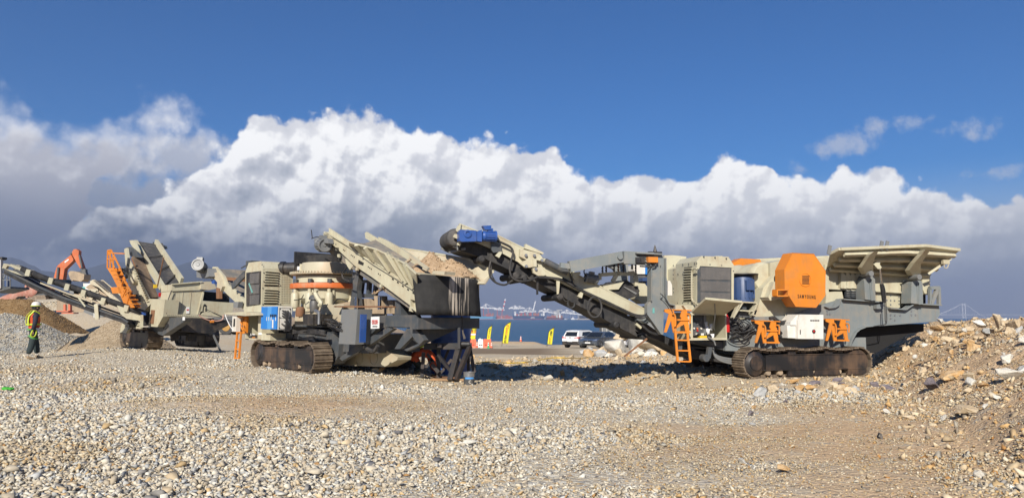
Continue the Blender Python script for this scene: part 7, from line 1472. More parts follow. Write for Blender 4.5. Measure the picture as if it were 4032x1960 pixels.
# ================================================================ flags, barriers, cones
FY = mat('flag_yellow', (.80, .72, .03), .8, fade=.06)
def flag(base, top, wpx, D, label, words, lean=None, colors=None):
    b0, t0 = at(base, D), at(top, D); r = empty('feather_flag', (b0.x, D, b0.z), 0, label, 'flag', 'yellow feather flags along the shore'); H = t0.z - b0.z; dx = t0.x - b0.x; wd = wpx / FPX * D
    def L(s, t):
        xl = .12 * H * t; xr = wd + .15 * H * t; xl += (xr - xl) * max(0, (t - .68) / .32) ** 2.2; zz_ = H * t - (.03 * H * s if t < .2 else 0)
        return V((xl + (xr - xl) * s, .05 * math.sin(3 * s + 5 * t), zz_))
    ts = [.13 + .87 * i / 16 for i in range(17)]; b = MB(); vs = []
    for t in ts:
        for j in range(5): vs.append(L(j / 4, t))
    b.add(vs, [(i * 5 + j, i * 5 + j + 1, (i + 1) * 5 + j + 1, (i + 1) * 5 + j) for i in range(16) for j in range(4)], True); f = b.build('flag_cloth', FY, r); so_ = f.modifiers.new('t', 'SOLIDIFY'); so_.thickness = .01
    b = MB(); b.tube([L(0, t) for t in [0] + ts] + [L(.5, 1.0)], .03, 6); b.build('pole', M['ink'], r)
    for k, (t, ch, m_) in enumerate(words):
        c = L(.5, t); text_mesh(ch, wd * .62, m_, f, (c.x, c.y - .03, c.z), (1, 0, 0), (0, 0, 1))
    return r, L, wd
K_, R_ = M['ink'], M['rink']
flag(zf(590, 950), zf(745, 492), 22, 77, 'tallest yellow feather flag with red and black lettering, nearest the orange cone', ((.80, '현', R_), (.69, '장', R_), (.58, '주', R_), (.48, '의', R_), (.37, '후', K_), (.28, '방', K_), (.19, '확', K_)))
flag(zf(1422, 955), zf(1570, 598), 18, 76, 'yellow feather flag standing alone near the white SUV', ((.74, '출', K_), (.63, '력', K_), (.53, '기', K_), (.42, '안', R_), (.33, '전', R_), (.22, '모', K_)))
flag(zf(300, 900), zf(420, 558), 13, 80, 'narrow yellow feather flag behind the barrier with the green cone', ((.76, '리', K_), (.66, '무', K_), (.56, '수', K_), (.46, '시', K_), (.36, '설', R_)))
r_, L_, wd_ = flag(zf(-5, 900), zf(122, 545), 19, 81, 'yellow feather flag with a white panel in red borders', ((.70, '환경', K_), (.60, '주의', R_)))
b = MB(); b.prism([L_(0, .42) + V((0, -.04, 0)), L_(1, .42) + V((0, -.04, 0)), L_(1, .54) + V((0, -.04, 0)), L_(0, .54) + V((0, -.04, 0))], (0, .01, 0)); b.build('red_panel', M['red'], r_); b = MB(); b.prism([L_(0.05, .44) + V((0, -.055, 0)), L_(.95, .44) + V((0, -.055, 0)), L_(.95, .52) + V((0, -.055, 0)), L_(.05, .52) + V((0, -.055, 0))], (0, .01, 0)); b.build('white_panel', M['paper'], r_)
def small_sign(p, D, w, h, m_, label, stripe):
    q = at(p, D); z0 = gz(q.x, D); r = empty('banner_sign', (q.x, D, z0), 0, label, 'sign'); b = MB(); b.box((-w / 2, 0, q.z - z0 - h / 2), (w / 2, .03, q.z - z0 + h / 2)); b.build('panel', m_, r); b = MB(); b.box((-w / 2 + .05, -.01, q.z - z0 - h * .1), (w / 2 - .05, -.002, q.z - z0 + h * .15)); b.build('lettering_band', stripe, r)
    for s in (-1, 1): MB().cyl((s * w * .45, .05, 0), (s * w * .45, .05, q.z - z0 + h / 2), .025, 8).build('post', M['steel'], r)
small_sign(zk(415, 445), 78, .58, .5, M['paper'], 'orange and white sign glimpsed above the far crawler track', M['orange']); small_sign(zk(120, 560), 70, .9, .5, M['paper'], 'yellow and white sign glimpsed under the crusher chassis', FY)
BO = mat('barrier_orange', (.78, .14, .06), .45); BW = mat('barrier_white', (.78, .77, .72), .5)
def barrier(x0, x1, m_, label, D=69):
    a, c = at(zf(x0, 900), D), at(zf(x1, 900), D); L = c.x - a.x; z0 = gz(a.x, D); r = empty('water_barrier', (a.x, D, z0), 0, label, 'barrier', 'plastic water barriers in a row'); h = .80
    b = MB(); b.prism([V((.02, -.24, 0)), V((.02, .24, 0)), V((.02, .22, .14)), V((.02, .10, .35)), V((.02, .08, h)), V((.02, -.08, h)), V((.02, -.10, .35)), V((.02, -.22, .14))], (L - .04, 0, 0)); b.build('barrier_body', m_, r)
    for k in (.25, .38, .62, .75): MB().box((L * k - .03, -.25, .22), (L * k + .03, -.1, .32)).build('fork_hole', M['red'] if m_ is BO else M['motor_grey'], r)
    b = MB()
    for k in (.33, .67): b.box((L * k - .02, -.125, .4), (L * k + .02, -.07, h - .05))
    b.build('groove', m_, r)
barrier(-45, 118, BO, 'orange plastic barrier at the left end of the row'); barrier(150, 245, BW, 'white plastic barrier between two orange ones'); barrier(248, 395, BO, 'orange plastic barrier at the right end of the row, behind the green cone')
def cone_(q, hpx, D, m_, label):
    p = at(q, D); h = hpx / FPX * D; z0 = gz(p.x, D); r = empty('traffic_cone', (p.x, D, z0), 0, label, 'traffic cone', 'traffic cones by the shore'); MB().lathe((0, 0, .03), [(h * .22, 0), (h * .13, h * .5), (0.045, h * .93), (.04, h * .97), (0, h * .97)], 16).build('cone_body', m_, r); MB().box((-h * .28, -h * .28, 0), (h * .28, h * .28, .03)).build('base', M['black'] if m_ is BO else m_, r)
    for a, c in ((.42, .56), (.72, .9)):
        ra = lambda t: h * (.22 + (.13 - .22) * t / .5) if t < .5 else h * .13 + (.045 - h * .13) * (t - .5) / .43
        MB().lathe((0, 0, .03), [(ra(a) + .006, h * a), (ra(c) + .006, h * c)], 16).build('reflective_band', M['paper'], r)
cone_(zf(342, 985), 24.5, 66, mat('cone_green', (.03, .35, .12), .5), 'green traffic cone with white bands in front of the barrier'); cone_(zf(398, 980), 21, 67, BO, 'orange traffic cone right beside the green cone'); cone_(zf(940, 912), 21, 91.5, BO, 'orange traffic cone standing alone on the shore berm'); cone_(zf(133, 950), 21, 68, BO, 'orange traffic cone in front of the white barrier')
p = at(zf(190, 815), 70); MB_ = MB(); MB_.lathe((p.x, 70, p.z), [(0, -.07), (.07, -.05), (.09, 0), (.07, .06), (0, .08)], 14); MB_.cyl((p.x, 70, gz(p.x, 70)), (p.x, 70, p.z), .02, 8); tag(MB_.build('warning_lamp', M['paper']), 'round white lamp on a stick above the white barrier', 'lamp')
# yellow hose on the rubble and green glove on the gravel
pts = [onground(zm(*q)) + V((0, 0, .07)) for q in ((330, 262), (450, 258), (560, 262), (690, 258), (790, 240), (900, 224), (1010, 222), (1100, 224), (1180, 218))]; tag(MB().path(None, pts, .035).build('yellow_hose', M['yellow']) if False else (lambda b: (b.path(None, pts, .018), b)[1])(MB()).build('yellow_hose', M['yellow']), 'yellow hose lying across the rubble strip under the conveyor', 'hose')
w = onground(zl(30, 1085)); skin_body('green_glove', {'w': (w + V((-.02, 0, .04)), .05), 'p': (w + V((.10, .0, .05)), (.055, .03)), 'a': (w + V((.2, .05, .04)), .018), 'b': (w + V((.22, .01, .05)), .018), 'c': (w + V((.20, -.04, .04)), .018), 't': (w + V((.10, -.09, .03)), .02)}, [('w', 'p'), ('p', 'a'), ('p', 'b'), ('p', 'c'), ('p', 't')], mat('neon_green', (.05, .36, .03), .7)); tag(bpy.data.objects['green_glove'], 'bright green work glove lying on the gravel', 'glove')
# ================================================================ far left working yard
EO = mat('excavator_orange', (.55, .12, .03), .5, dirt=(.3, .2, .12), amt=.5)
def excavator():
    D = 76; o = at(zb(800, 960), D); z0 = o.z; r = empty('excavator', (o.x, D, z0), 0, 'orange excavator with raised bent boom and earth filled bucket', 'excavator'); P = lambda *q: [at(zb(*c), D) - V((o.x, D, z0)) for c in q]
    for y in (-1.3, 1.0):
        b = MB(); q = P((640, 900), (660, 850), (960, 850), (985, 900), (960, 960), (660, 960)); b.prism([p + V((0, y, 0)) for p in q], (0, .5, 0)); b.build('crawler_track', M['track'], r)
    b = MB(); b.prism([p + V((0, -1.1, 0)) for p in P((660, 850), (850, 790), (1130, 800), (1130, 850), (980, 850))], (0, 2.2, 0)); b.build('slewing_frame', M['dgrey'], r)
    b = MB(); b.prism([p + V((0, -1.2, 0)) for p in P((650, 670), (690, 655), (800, 665), (810, 710), (870, 725), (870, 765), (810, 765), (650, 740))], (0, 2.4, 0)); b.build('engine_hood', EO, r)
    b = MB(); b.prism([p + V((0, -1.2, 0)) for p in P((1190, 560), (1330, 570), (1320, 640), (1190, 660))], (0, 1.0, 0)); b.build('cab', M['glass'], r)
    b = MB(); b.prism([p + V((0, -.3, 0)) for p in P((990, 650), (1010, 540), (1060, 350), (1090, 300), (1330, 110), (1370, 190), (1370, 215), (1210, 370), (1190, 500), (1170, 640))], (0, .6, 0)); bm = b.build('boom', EO, r)
    b = MB(); b.prism([p + V((0, -.32, 0)) for p in P((1210, 235), (1285, 185), (1290, 205), (1220, 260))], (0, .01, 0)); b.build('panel', M['paper'], bm)
    b = MB(); b.prism([p + V((0, -.25, 0)) for p in P((1340, 60), (1370, 10), (1420, 5), (1465, 40), (1460, 120), (1500, 230), (1545, 360), (1480, 350), (1400, 210), (1350, 120))], (0, .5, 0)); st = b.build('stick', EO, r)
    b = MB(); b.cyl(*[p + V((0, -.1, 0)) for p in P((1300, 100), (1345, 70))], .12, 10); b.cyl(*[p + V((0, -.3, 0)) for p in P((1480, 110), (1530, 350))], .1, 10); b.cyl(*[p + V((0, -.4, 0)) for p in P((1085, 610), (1110, 340))], .12, 10); b.build('hydraulic_cylinder', M['dgrey'], r); [split_part(c) for c in list(r.children) if c.name.startswith('hydraulic')]
    b = MB(); b.prism([p + V((0, -.2, 0)) for p in P((1490, 350), (1580, 370), (1580, 420), (1600, 470), (1580, 480), (1490, 470))], (0, .4, 0)); b.build('bucket_link', M['dgrey'], r)
    b = MB(); b.prism([p + V((0, -.6, 0)) for p in P((1310, 450), (1340, 410), (1400, 410), (1480, 430), (1600, 470), (1590, 560), (1540, 600), (1400, 570), (1375, 590), (1340, 540))], (0, 1.2, 0)); b.build('bucket', M['dusty'], r)
excavator()
def yard():
    D = 56; o = at(zb(200, 900), D); r = empty('covered_conveyor', (o.x, D, o.z), 0, 'inclined conveyor draped with a dusty pink tarpaulin behind the sand pile', 'conveyor'); P = lambda *q: [at(zb(*c), D) - V(o) for c in q]
    TP = mat('pink_tarp', (.45, .20, .15), .9, dirt=(.4, .3, .24), amt=.8, bump=.8, bscale=6); rr = random.Random(2); top = P((-60, 905), (20, 845), (120, 800), (230, 770), (350, 700), (430, 690), (520, 685), (600, 690), (690, 735)); b = MB(); n = len(top); vs = []
    for j, (dy, dz) in enumerate(((-.1, -.75), (0, -.2), (.2, 0), (.9, .02), (1.2, -.2))): vs += [p + V((0, dy, dz * (1 if 0 < i < n - 1 else .4) + rr.uniform(-.09, .09))) for i, p in enumerate(top)]
    b.add(vs, [(j * n + i, j * n + i + 1, (j + 1) * n + i + 1, (j + 1) * n + i) for j in range(4) for i in range(n - 1)], True); t = b.build('tarpaulin', TP, r); so_ = t.modifiers.new('t', 'SOLIDIFY'); so_.thickness = .03
    b = MB(); b.prism(P((-60, 960), (130, 900), (380, 790), (560, 760), (680, 770), (670, 800), (560, 810), (360, 860), (100, 960), (-60, 1000)), (0, 1.1, 0)); b.build('conveyor_frame', M['black'], r)
    for q in (((470, 700), (510, 600)), ((590, 690), (590, 610)), ((480, 780), (500, 890))): MB().bar(*P(*q), .14, .14).build('post', TP, r)
    D2 = 30; o = at(zb(60, 730), D2); r = empty('steel_platform', (o.x, D2, o.z), 0, 'grey steel platform with thin railing and pale pole', 'platform'); P2 = lambda *q: [at(zb(*c), D2) - V(o) for c in q]
    b = MB(); b.prism(P2((-120, 690), (188, 685), (188, 720), (0, 770), (-120, 800)), (0, 1.2, 0)); b.build('deck', M['dgrey'], r); b = MB()
    for q in (((-60, 455), (165, 465)), ((165, 465), (185, 500)), ((185, 500), (188, 690)), ((130, 465), (130, 690)), ((60, 460), (60, 690)), ((-20, 560), (188, 570)), ((0, 640), (100, 480))): b.bar(*P2(*q), .025, .025)
    b.build('railing', M['motor_grey'], r); b = MB(); b.prism(P2((92, 560), (145, 550), (140, 690), (90, 690)), (0, .2, 0)); b.build('blue_box', M['dblue'], r)
    b = MB(); b.bar(P2((5, 200))[0], P2((5, 720))[0], .14, .14); b.build('pole', M['conc'], r); b = MB(); b.prism(P2((-60, 145), (38, 145), (38, 185), (-10, 200), (-60, 190)), (0, .3, 0)); b.build('pole_head', M['black'], r); MB().bar(P2((-115, 720))[0] + V((-.4, .6, 0)), V((P2((-115, 720))[0].x - .4, .6, gz(o.x, D2) - o.z)), .2, .2).build('leg', M['dgrey'], r)
    D3 = 46; o = at(zb(1780, 1250), D3); r = empty('stockpile_conveyor', (o.x, D3, o.z), 0, 'dusty beige conveyor sloping down behind the orange stair', 'conveyor'); P3 = lambda *q: [at(zb(*c), D3) - V(o) for c in q]
    b = MB(); b.prism(P3((1640, 590), (1690, 560), (1730, 560), (2260, 1010), (2240, 1040), (2170, 1010), (1960, 850), (1650, 640)), (0, .06, 0)); b.build('near_rail', M['beige_dusty'], r)
    b = MB(); b.prism([p + V((0, .9, 0)) for p in P3((1690, 556), (1735, 552), (2270, 990), (2250, 1020), (1980, 830))], (0, .06, 0)); b.build('far_rail', M['beige_dusty'], r); b = MB(); b.prism(P3((1700, 575), (1740, 570), (2250, 1010), (2230, 1020)), (0, .88, 0)); b.build('belt', M['belt_top'], r)
    b = MB(); b.bar(P3((1785, 1000))[0], P3((1770, 1250))[0], .3, .3); b.build('leg', M['conc'], r); b = MB(); b.prism(P3((1550, 1085), (1760, 1130), (1850, 1180), (1990, 1210), (1840, 1245), (1740, 1240), (1520, 1150)), (0, 1.2, 0)); b.build('ground_frame', M['motor_grey'], r)
    b = MB()
    for q in (((1160, 830), (1560, 890)), ((1380, 920), (1660, 990)), ((1460, 1040), (1700, 980)), ((1560, 1000), (1740, 1040)), ((1630, 760), (1800, 760)), ((1640, 770), (1900, 1000)), ((1800, 780), (1560, 1000)), ((1500, 880), (1640, 1050))): b.bar(*P3(*q), .16, .2)
    b.build('truss', M['beige_dusty'], r); MB().prism(P3((1640, 640), (1800, 700), (1960, 850), (1900, 880), (1700, 800), (1560, 700)), (0, .5, 0)).build('side_plate', M['dusty'], r)
    D4 = 62; o = at(zb(1600, 760), D4); r = empty('teal_machine', (o.x, D4, o.z), 0, 'small teal and white machine far behind the stockpile conveyor', 'machine'); P4 = lambda *q: [at(zb(*c), D4) - V(o) for c in q]
    b = MB(); b.prism(P4((1500, 690), (1700, 690), (1710, 760), (1500, 760)), (0, 1.5, 0)); b.build('body', M['teal'], r); b = MB(); b.prism(P4((1520, 625), (1660, 630), (1660, 650), (1610, 690), (1520, 690)), (0, 1.3, 0)); b.build('cab', M['white'], r); p = P4((1655, 715))[0]; MB().cyl(p + V((0, -.05, 0)), p, .42, 16).build('white_disc', M['paper'], r); b = MB(); b.prism(P4((1270, 720), (1430, 760), (1440, 830), (1270, 800)), (0, 1.0, 0)); b.build('grey_body', M['motor_grey'], r); MB().bar(P4((1500, 760))[0] + V((.5, .5, 0)), P4((1500, 900))[0] + V((.5, .5, 0)), 2.4, 1.0, (0, 1, 0)).build('chassis', M['dusty'], r)
    D5 = 50
    for x, y0, y1, l in ((1188, 1010, 1130, 'thin orange marker stand, left of the thicker one'), (1280, 1005, 1165, 'thick orange marker stand beside the rubble mound')):
        a, c = at(zb(x, y0), D5), at(zb(x, y1), D5); b = MB(); b.bar(a, c, .22 if x > 1200 else .14, .14); b.box(c + V((-.4, -.3, -.06)), c + V((.4, .3, .02))); tag(b.build('marker_stand', mat('faded_orange', (.62, .17, .09), .7)), l, 'marker stand', 'orange marker stands')
    a = at(zb(1380, 1125), 52); tag(MB().box(a + V((-1.1, -.4, -.1)), a + V((1.1, .5, .95))).build('concrete_block', M['dusty']), 'brown block lying behind the orange marker stands', 'block')
    # wheel loader behind the cone crusher
    D6 = 60; o = at(zs(1015, 1015), D6); z0 = gz(o.x, D6); r = empty('wheel_loader', (o.x, D6, z0), 0, 'wheel loader tyre and axle seen under the crusher cabinet', 'wheel loader'); rt = .62
    for x in (-.9 * 0 + .05, 3.0):
        for y in (0, 1.9):
            t = MB().lathe((x, y, rt), [(0, .05), (rt * .55, .05), (rt * .62, 0), (rt * .95, .02), (rt, .1), (rt, .4), (rt * .95, .48), (0, .48)], 28, (0, 1, 0)).build('tyre', M['belt'], r); MB().lathe((x, y - .01, rt), [(0, 0), (rt * .5, .02), (rt * .54, .06)], 20, (0, 1, 0)).build('rim', mat('loader_rim', (.4, .22, .05), .6), t)
    b = MB(); b.prism([V((-1.4, .3, .6)), V((4.2, .3, .6)), V((4.4, .3, 1.5)), V((2.6, .3, 1.7)), V((-1.2, .3, 1.4))], (0, 1.5, 0)); b.build('body', M['dgrey'], r)  # yellow body coloured dark grey to imitate the crusher's shadow on it
yard()
# ================================================================ harbour across the water
def crane(q_apex, q_left, q_right, D, legc, boomc, label, up=None, apexc=None):
    a, l, rr_ = at(zf(*q_apex), D), at(zf(*q_left), D), at(zf(*q_right), D); r = empty('harbour_crane', (a.x, D, SEA + 2), 0, label, 'crane', 'container cranes across the water'); o = V((a.x, D, SEA + 2)); hb = (l.z + rr_.z) / 2 - o.z; ha = a.z - o.z; w = 13
    b = MB()
    for x in (-w, w):
        for y in (-12, 12): b.bar((x, y, 0), (x, y, hb - 2), 2.6, 2.6)
        b.bar((x, -12, hb * .35), (x, 12, hb * .35), 2, 2)
    b.bar((-w, -12, hb * .35), (w, -12, hb * .35), 2.2, 2.2); b.bar((-w, -12, 0), (w, -12, hb * .35), 1.2, 1.2); b.build('portal_frame', legc, r)
    b = MB(); L0, L1 = l - o, rr_ - o; L0.y = L1.y = 0
    n = 7
    for k in range(n):
        p, q = L0.lerp(L1, k / n), L0.lerp(L1, (k + 1) / n); b.bar(p, q, 5, 5.5)
    b.box((-30, -6, hb - 1), (-12, 6, hb + 8)); bm = b.build('boom', boomc, r)
    b = MB(); A = V((0, 0, ha)); b.bar((-8, 0, hb), A, 2.2, 2.2); b.bar((6, 0, hb), A, 2.2, 2.2); b.bar((-2, -5, hb), A, 1.6, 1.6)
    for e in (L0.lerp(A, .03), L1.lerp(A, .03), L1 * .55 + V((0, 0, hb * .45)), L0 * .6 + V((0, 0, hb * .4))): b.bar(A, V((e.x, 0, e.z)), 1.3, 1.3)
    b.build('apex_frame', apexc or boomc, r)
    if up:
        p, q = at(zf(*up[0]), D) - o, at(zf(*up[1]), D) - o
        for k in range(6): MB().bar(p.lerp(q, k / 6), p.lerp(q, (k + 1) / 6), 6, 6).build('raised_boom', (M['red'] if k % 2 == 0 else M['paper']) if up[2] else boomc, r)
CW_, CR_, CB_ = mat('crane_white', (.8, .8, .8), .6), mat('crane_red', (.55, .08, .06), .6), mat('crane_blue', (.05, .14, .36), .6)
crane((295, 165), (200, 245), (490, 250), 4100, CR_, CW_, 'red and white crane half hidden by the rubber skirt', apexc=CW_)
crane((550, 228), (470, 272), (640, 278), 4100, CR_, CW_, 'red legged crane with a red and white boom raised high', up=((605, 300), (655, 78), True))
crane((835, 195), (715, 252), (905, 258), 4200, CB_, CW_, 'white crane with blue legs, left one of the first close pair'); crane((920, 203), (800, 258), (1015, 248), 4230, CB_, CW_, 'white crane with blue legs, right one of the first close pair')
crane((1100, 228), (910, 318), (1225, 308), 4150, CW_, CW_, 'white crane with its white boom raised, behind the dark blue ship', up=((1165, 295), (1210, 118), False))
crane((1382, 245), (1268, 312), (1440, 305), 4200, CB_, CW_, 'crane with red tipped apex right of the dark blue ship, left of its pair', apexc=CW_); crane((1442, 253), (1360, 308), (1605, 342), 4250, CB_, CW_, 'crane with red tipped apex and long low boom, right of its pair')
crane((1790, 270), (1682, 335), (1880, 340), 4300, CB_, CW_, 'crane of the last pair, nearer the loop of black hose on its left'); crane((1922, 283), (1812, 342), (2085, 368), 4350, CB_, CW_, 'rightmost harbour crane with boom reaching towards the hose loop')
CC = [mat(f'container_{n_}', c, .6) for n_, c in (('red', (.42, .07, .05)), ('rust', (.40, .14, .08)), ('blue', (.08, .16, .32)), ('white', (.6, .6, .58)), ('green', (.12, .25, .18)))]
def ship(x0, x1, y0, y1, D, hull, label, words=None, boxes=True, bridge=None):
    a, c = at(zf(x0, y1), D), at(zf(x1, y0), D); o = V((a.x, D, SEA)); L = c.x - a.x; H = c.z - SEA; r = empty('container_ship', o, 0, label, 'ship'); b = MB()
    n = 10; top = []; bot = []
    for k in range(n + 1):
        t = k / n; wv = 16 * min(1, (t * 5) ** .6, ((1 - t) * 9 + .35)) ; top.append((L * t, wv)); bot.append((L * (.04 + .92 * t), wv * .8))
    vs = [(x, -w_, H * (1.06 if i in (0, 1) else 1)) for i, (x, w_) in enumerate(top)] + [(x, w_, H * (1.06 if i in (0, 1) else 1)) for i, (x, w_) in enumerate(top)] + [(x, -w_, -1) for x, w_ in bot] + [(x, w_, -1) for x, w_ in bot]; m = n + 1
    fs = [(2 * m + i, 2 * m + i + 1, i + 1, i) for i in range(n)] + [(m + i, m + i + 1, 3 * m + i + 1, 3 * m + i) for i in range(n)] + [(i, i + 1, m + i + 1, m + i) for i in range(n)] + [(0, m, 3 * m, 2 * m), (n, 2 * m + n, 3 * m + n, m + n)]
    b.add(vs, fs); h_ = b.build('hull', hull, r); b = MB(); b.prism([(L * .05, -15.5, -1), (L * .93, -16.3, -1), (L * .93, -16.3, 1.4), (L * .05, -15.5, 1.4)], (0, 2, 0)); b.build('waterline', CR_, h_)
    rr = random.Random(int(x0))
    if boxes:
        nb = max(4, int(L / 9))
        for k in range(nb):
            x = L * .08 + L * .84 * k / nb; hh = rr.uniform(5, 17); b = MB(); b.box((x, -13, H), (x + L * .84 / nb * .86, 13, H + hh)); b.build('container_stack', rr.choice(CC[:2] * 3 + CC), r)
    for bx in (bridge or ()):
        b = MB(); b.box((L * bx, -14, H), (L * bx + 9, 14, H + 20)); b.box((L * bx - 1, -16, H + 16), (L * bx + 7, 16, H + 19)); b.cyl((L * bx + 4, 0, H + 20), (L * bx + 4, 0, H + 27), 1, 8); b.build('superstructure', CW_, r)
    if words: text_mesh(words, H * .5, M['paper'], h_, (L * .62, -16.9, H * .45), (1, 0, 0), (0, 0, 1), depth=.1, bold=.25)
ship(785, 1385, 388, 458, 3900, mat('ship_navy', (.02, .06, .16), .5), 'dark blue container ship with white letters and stacked red containers', 'HMM', True, (.06, .93))
ship(-40, 485, 400, 436, 4000, mat('ship_light_blue', (.12, .40, .62), .5), 'light blue ship hull partly behind the rubber skirt', None, False)
ship(1392, 1735, 425, 475, 3700, mat('ship_dark', (.05, .045, .06), .5), 'dark low cargo ship with a white bridge, beyond the stern of the navy ship', None, True, (.72,))
def boat(x0, x1, y0, y1, D, label):
    a, c = at(zf(x0, y1), D), at(zf(x1, y0), D); o = V((a.x, D, SEA)); L = c.x - a.x; H = max(3, (c.z - SEA)); r = empty('work_boat', o, 0, label, 'boat'); b = MB(); b.prism([(0, 0, 0), (L, 0, 0), (L * 1.04, 0, H * .3), (-L * .06, 0, H * .35)], (0, L * .3, 0)); b.build('hull', CW_, r); b = MB(); b.box((L * .35, .5, H * .3), (L * .7, L * .25, H * .75)); b.cyl((L * .5, 1, H * .7), (L * .5, 1, H), .6, 6); b.build('wheelhouse', CW_, r)
boat(1865, 1935, 400, 468, 3300, 'white boat with a tall mast between the dark ship and the breakwater'); boat(1940, 2030, 440, 478, 3300, 'long low white boat right of the masted boat'); boat(1740, 1800, 440, 480, 3400, 'small white boat at the stern of the dark ship')
def shore():
    a, c = at(zf(-900, 450), 4350), at(zf(2500, 450), 4350); b = MB(); b.box((a.x, 4350, SEA - 2), (c.x, 4900, SEA + 3)); o = b.build('quay', M['conc']); o['kind'] = 'structure'
    rr = random.Random(9)
    for i, (x0, x1, y) in enumerate(((300, 440, 330), (470, 560, 380), (565, 640, 375), (650, 745, 370), (750, 800, 385), (1390, 1500, 410), (1505, 1620, 405), (440, 520, 400))):
        p, q = at(zf(x0, y), 4360), at(zf(x1, y), 4360); r = empty('container_block', (p.x, 4360, SEA + 3), 0, f'distant block of stacked containers number {("one", "two", "three", "four", "five", "six", "seven", "eight")[i]} along the quay', 'container stack', 'distant container blocks on the quay'); r['label'] = 'distant stack of reddish containers along the harbour quay'; n = 5; w = (q.x - p.x) / n
        for k in range(n): b = MB(); b.box((k * w, 0, 0), ((k + .9) * w, 30, (p.z - SEA - 3) * rr.uniform(.6, 1))); b.build('container_stack', rr.choice(CC[:2] * 3 + CC), r)
    for i in range(24):
        x = 2050 + 16 * i + rr.uniform(-4, 4); y = 372 + 2.2 * i + rr.uniform(-14, 24); p = at(zf(x, y), 5600); w = rr.uniform(14, 22); b = MB(); b.box((p.x - w, 5600, SEA), (p.x + w, 5625, p.z)); b.box((p.x - w * .4, 5604, p.z), (p.x + w * .3, 5615, p.z + 5)); tag(b.build('apartment_tower', M['conc']), 'pale grey apartment tower in the distant city behind the hose loop', 'building', 'distant apartment towers')
    p, q = at(zf(1550, 295), 5200), at(zf(1655, 295), 5200); b = MB(); b.box((p.x, 5200, SEA), (q.x, 5260, p.z)); b.box((p.x + 20, 5210, p.z), (p.x + 60, 5240, p.z + 9)); tag(b.build('silo_building', M['conc']), 'pale grey big building behind the middle cranes', 'building')
    a, c = at(zf(1960, 485), 2900), at(zf(2270, 500), 2900); b = MB(); b.prism([(a.x, 2900, SEA - 1), (c.x, 2900, SEA - 1), (c.x - 6, 2905, SEA + 2.5), (a.x + 6, 2905, SEA + 2.5)], (0, 12, 0)); o = b.build('breakwater', M['dusty']); tag(o, 'low tan breakwater in front of the distant city', 'breakwater')
    a = at(zf(2350, 440), 2500); q = at(zf(2440, 470), 2500); b = MB(); b.box((a.x, 2500, SEA - 1), (q.x, 2540, q.z)); tag(b.build('barge', M['yellow']), 'pale yellow barge beside the grey container office', 'barge')
shore()
def bridge():
    D = 8600; L = lambda q: at(zr(*q), D); a = L((1190, 440)); o = V((a.x, D, SEA)); r = empty('suspension_bridge', o, 0, 'white suspension bridge tower with thin cables beyond the dirt bank', 'bridge'); P = lambda q, dy=0: L(q) - o + V((0, dy, 0))
    tw = MB(); dx = P((1250, 75)).x - P((1190, 70)).x
    for x in (P((1190, 70)).x, P((1245, 75)).x): tw.bar((x, 0, 0), (x, 0, P((1190, 75)).z), 11, 11)
    for y in (95, 355): tw.bar(P((1190, y)), P((1245, y)), 8, 10)
    tw.build('tower', CW_, r); b = MB()
    for e0, e1, sg in (((1185, 80), (640, 330), 14), ((1190, 80), (640, 316), 12), ((1250, 82), (1760, 420), 12), ((1250, 82), (1760, 398), 10), ((1185, 80), (100, 440), 30)):
        p0, p1 = P(e0), P(e1); pts = [p0.lerp(p1, t / 10) + V((0, 0, -sg * math.sin(math.pi * t / 10))) for t in range(11)]; b.tube(pts, 1.9, 5)
        for k in range(1, 10): b.bar(pts[k], V((pts[k].x, pts[k].y, 45)), .6, .6)
    b.build('cable', CW_, r); b = MB(); b.bar((-1600, 0, 45), (1600, 0, 45), 20, 5); b.build('bridge_deck', CW_, r)
bridge()
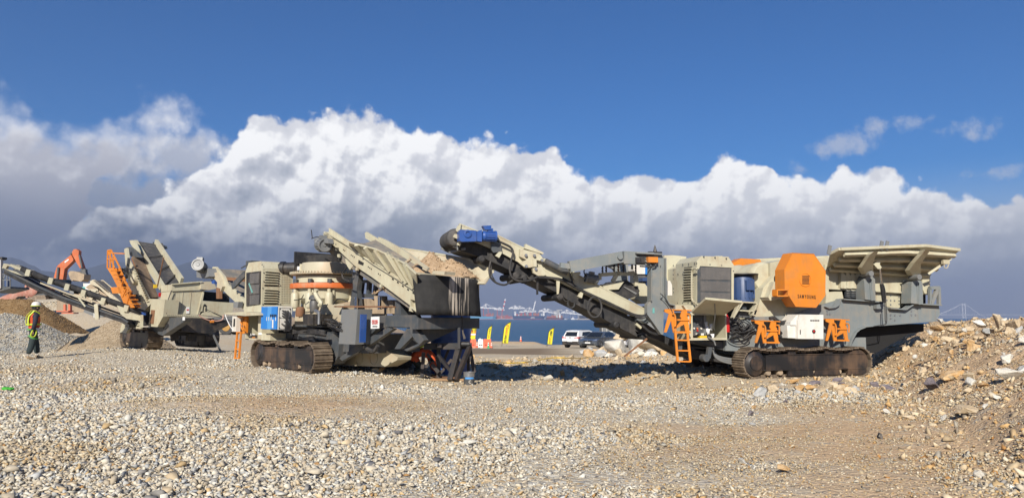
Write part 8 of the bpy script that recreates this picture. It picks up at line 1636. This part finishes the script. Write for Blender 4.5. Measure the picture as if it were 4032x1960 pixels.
def hills():
    m = mat('forest_hill', (.006, .016, .024), .95, fade=.3)
    for D, pts in ((4300, ((-900, 1120), (-400, 1060), (-150, 1020), (10, 1015), (43, 1012), (95, 1026), (130, 1045), (160, 1064), (195, 1071), (220, 1080), (260, 1090), (320, 1130), (420, 1200))), (4700, ((100, 1170), (220, 1085), (260, 1081), (345, 1058), (420, 1038), (470, 1030), (560, 1040), (640, 1062), (690, 1050), (740, 1034), (762, 1029), (795, 1037), (850, 1060), (920, 1085), (1000, 1120), (1150, 1160), (1300, 1200), (1500, 1240)))):
        P = [at(p, D) for p in pts]; fine = []
        for i in range(len(P) - 1):
            for j in range(6): q = P[i].lerp(P[i + 1], j / 6); q.z += 14 * noise.fractal(V((q.x / 400, D, 0)), .8, 2, 4); fine.append(q)
        n = len(fine); b = MB(); vs = []
        for f_, dy in ((0, -1500), (.35, -1000), (.7, -500), (.93, -150), (1, 0), (.5, 900)):
            for q in fine: zt = SEA - 5 + (q.z - SEA + 5) * f_; y = D + dy; vs.append((q.x * (y / D) + 60 * noise.noise(V((q.x / 300, dy / 300, 0))), y, zt + (0 if f_ in (0, 1) else 40 * noise.fractal(V((q.x / 500, dy / 500, 3)), .8, 2, 4))))
        b.add(vs, [(r_ * n + i, r_ * n + i + 1, (r_ + 1) * n + i + 1, (r_ + 1) * n + i) for r_ in range(5) for i in range(n - 1)], True); o = b.build('hills', m); o['kind'] = 'structure'
hills()
# ================================================================ air between here and the far shore
def haze():
    b = MB(); b.box((-9500, -60, -8), (9500, 9800, 400)); m = bpy.data.materials.new('haze'); m.use_nodes = True; N = NT(m.node_tree); v = N.new('ShaderNodeVolumePrincipled'); v.inputs['Color'].default_value = (.62, .72, .95, 1); v.inputs['Density'].default_value = .00016; v.inputs['Anisotropy'].default_value = .2
    o = N.new('ShaderNodeOutputMaterial'); N.l.new(v.outputs[0], o.inputs['Volume']); h = b.build('haze', m); h['kind'] = 'stuff'; h['label'] = 'thin blue haze over the water'
haze()
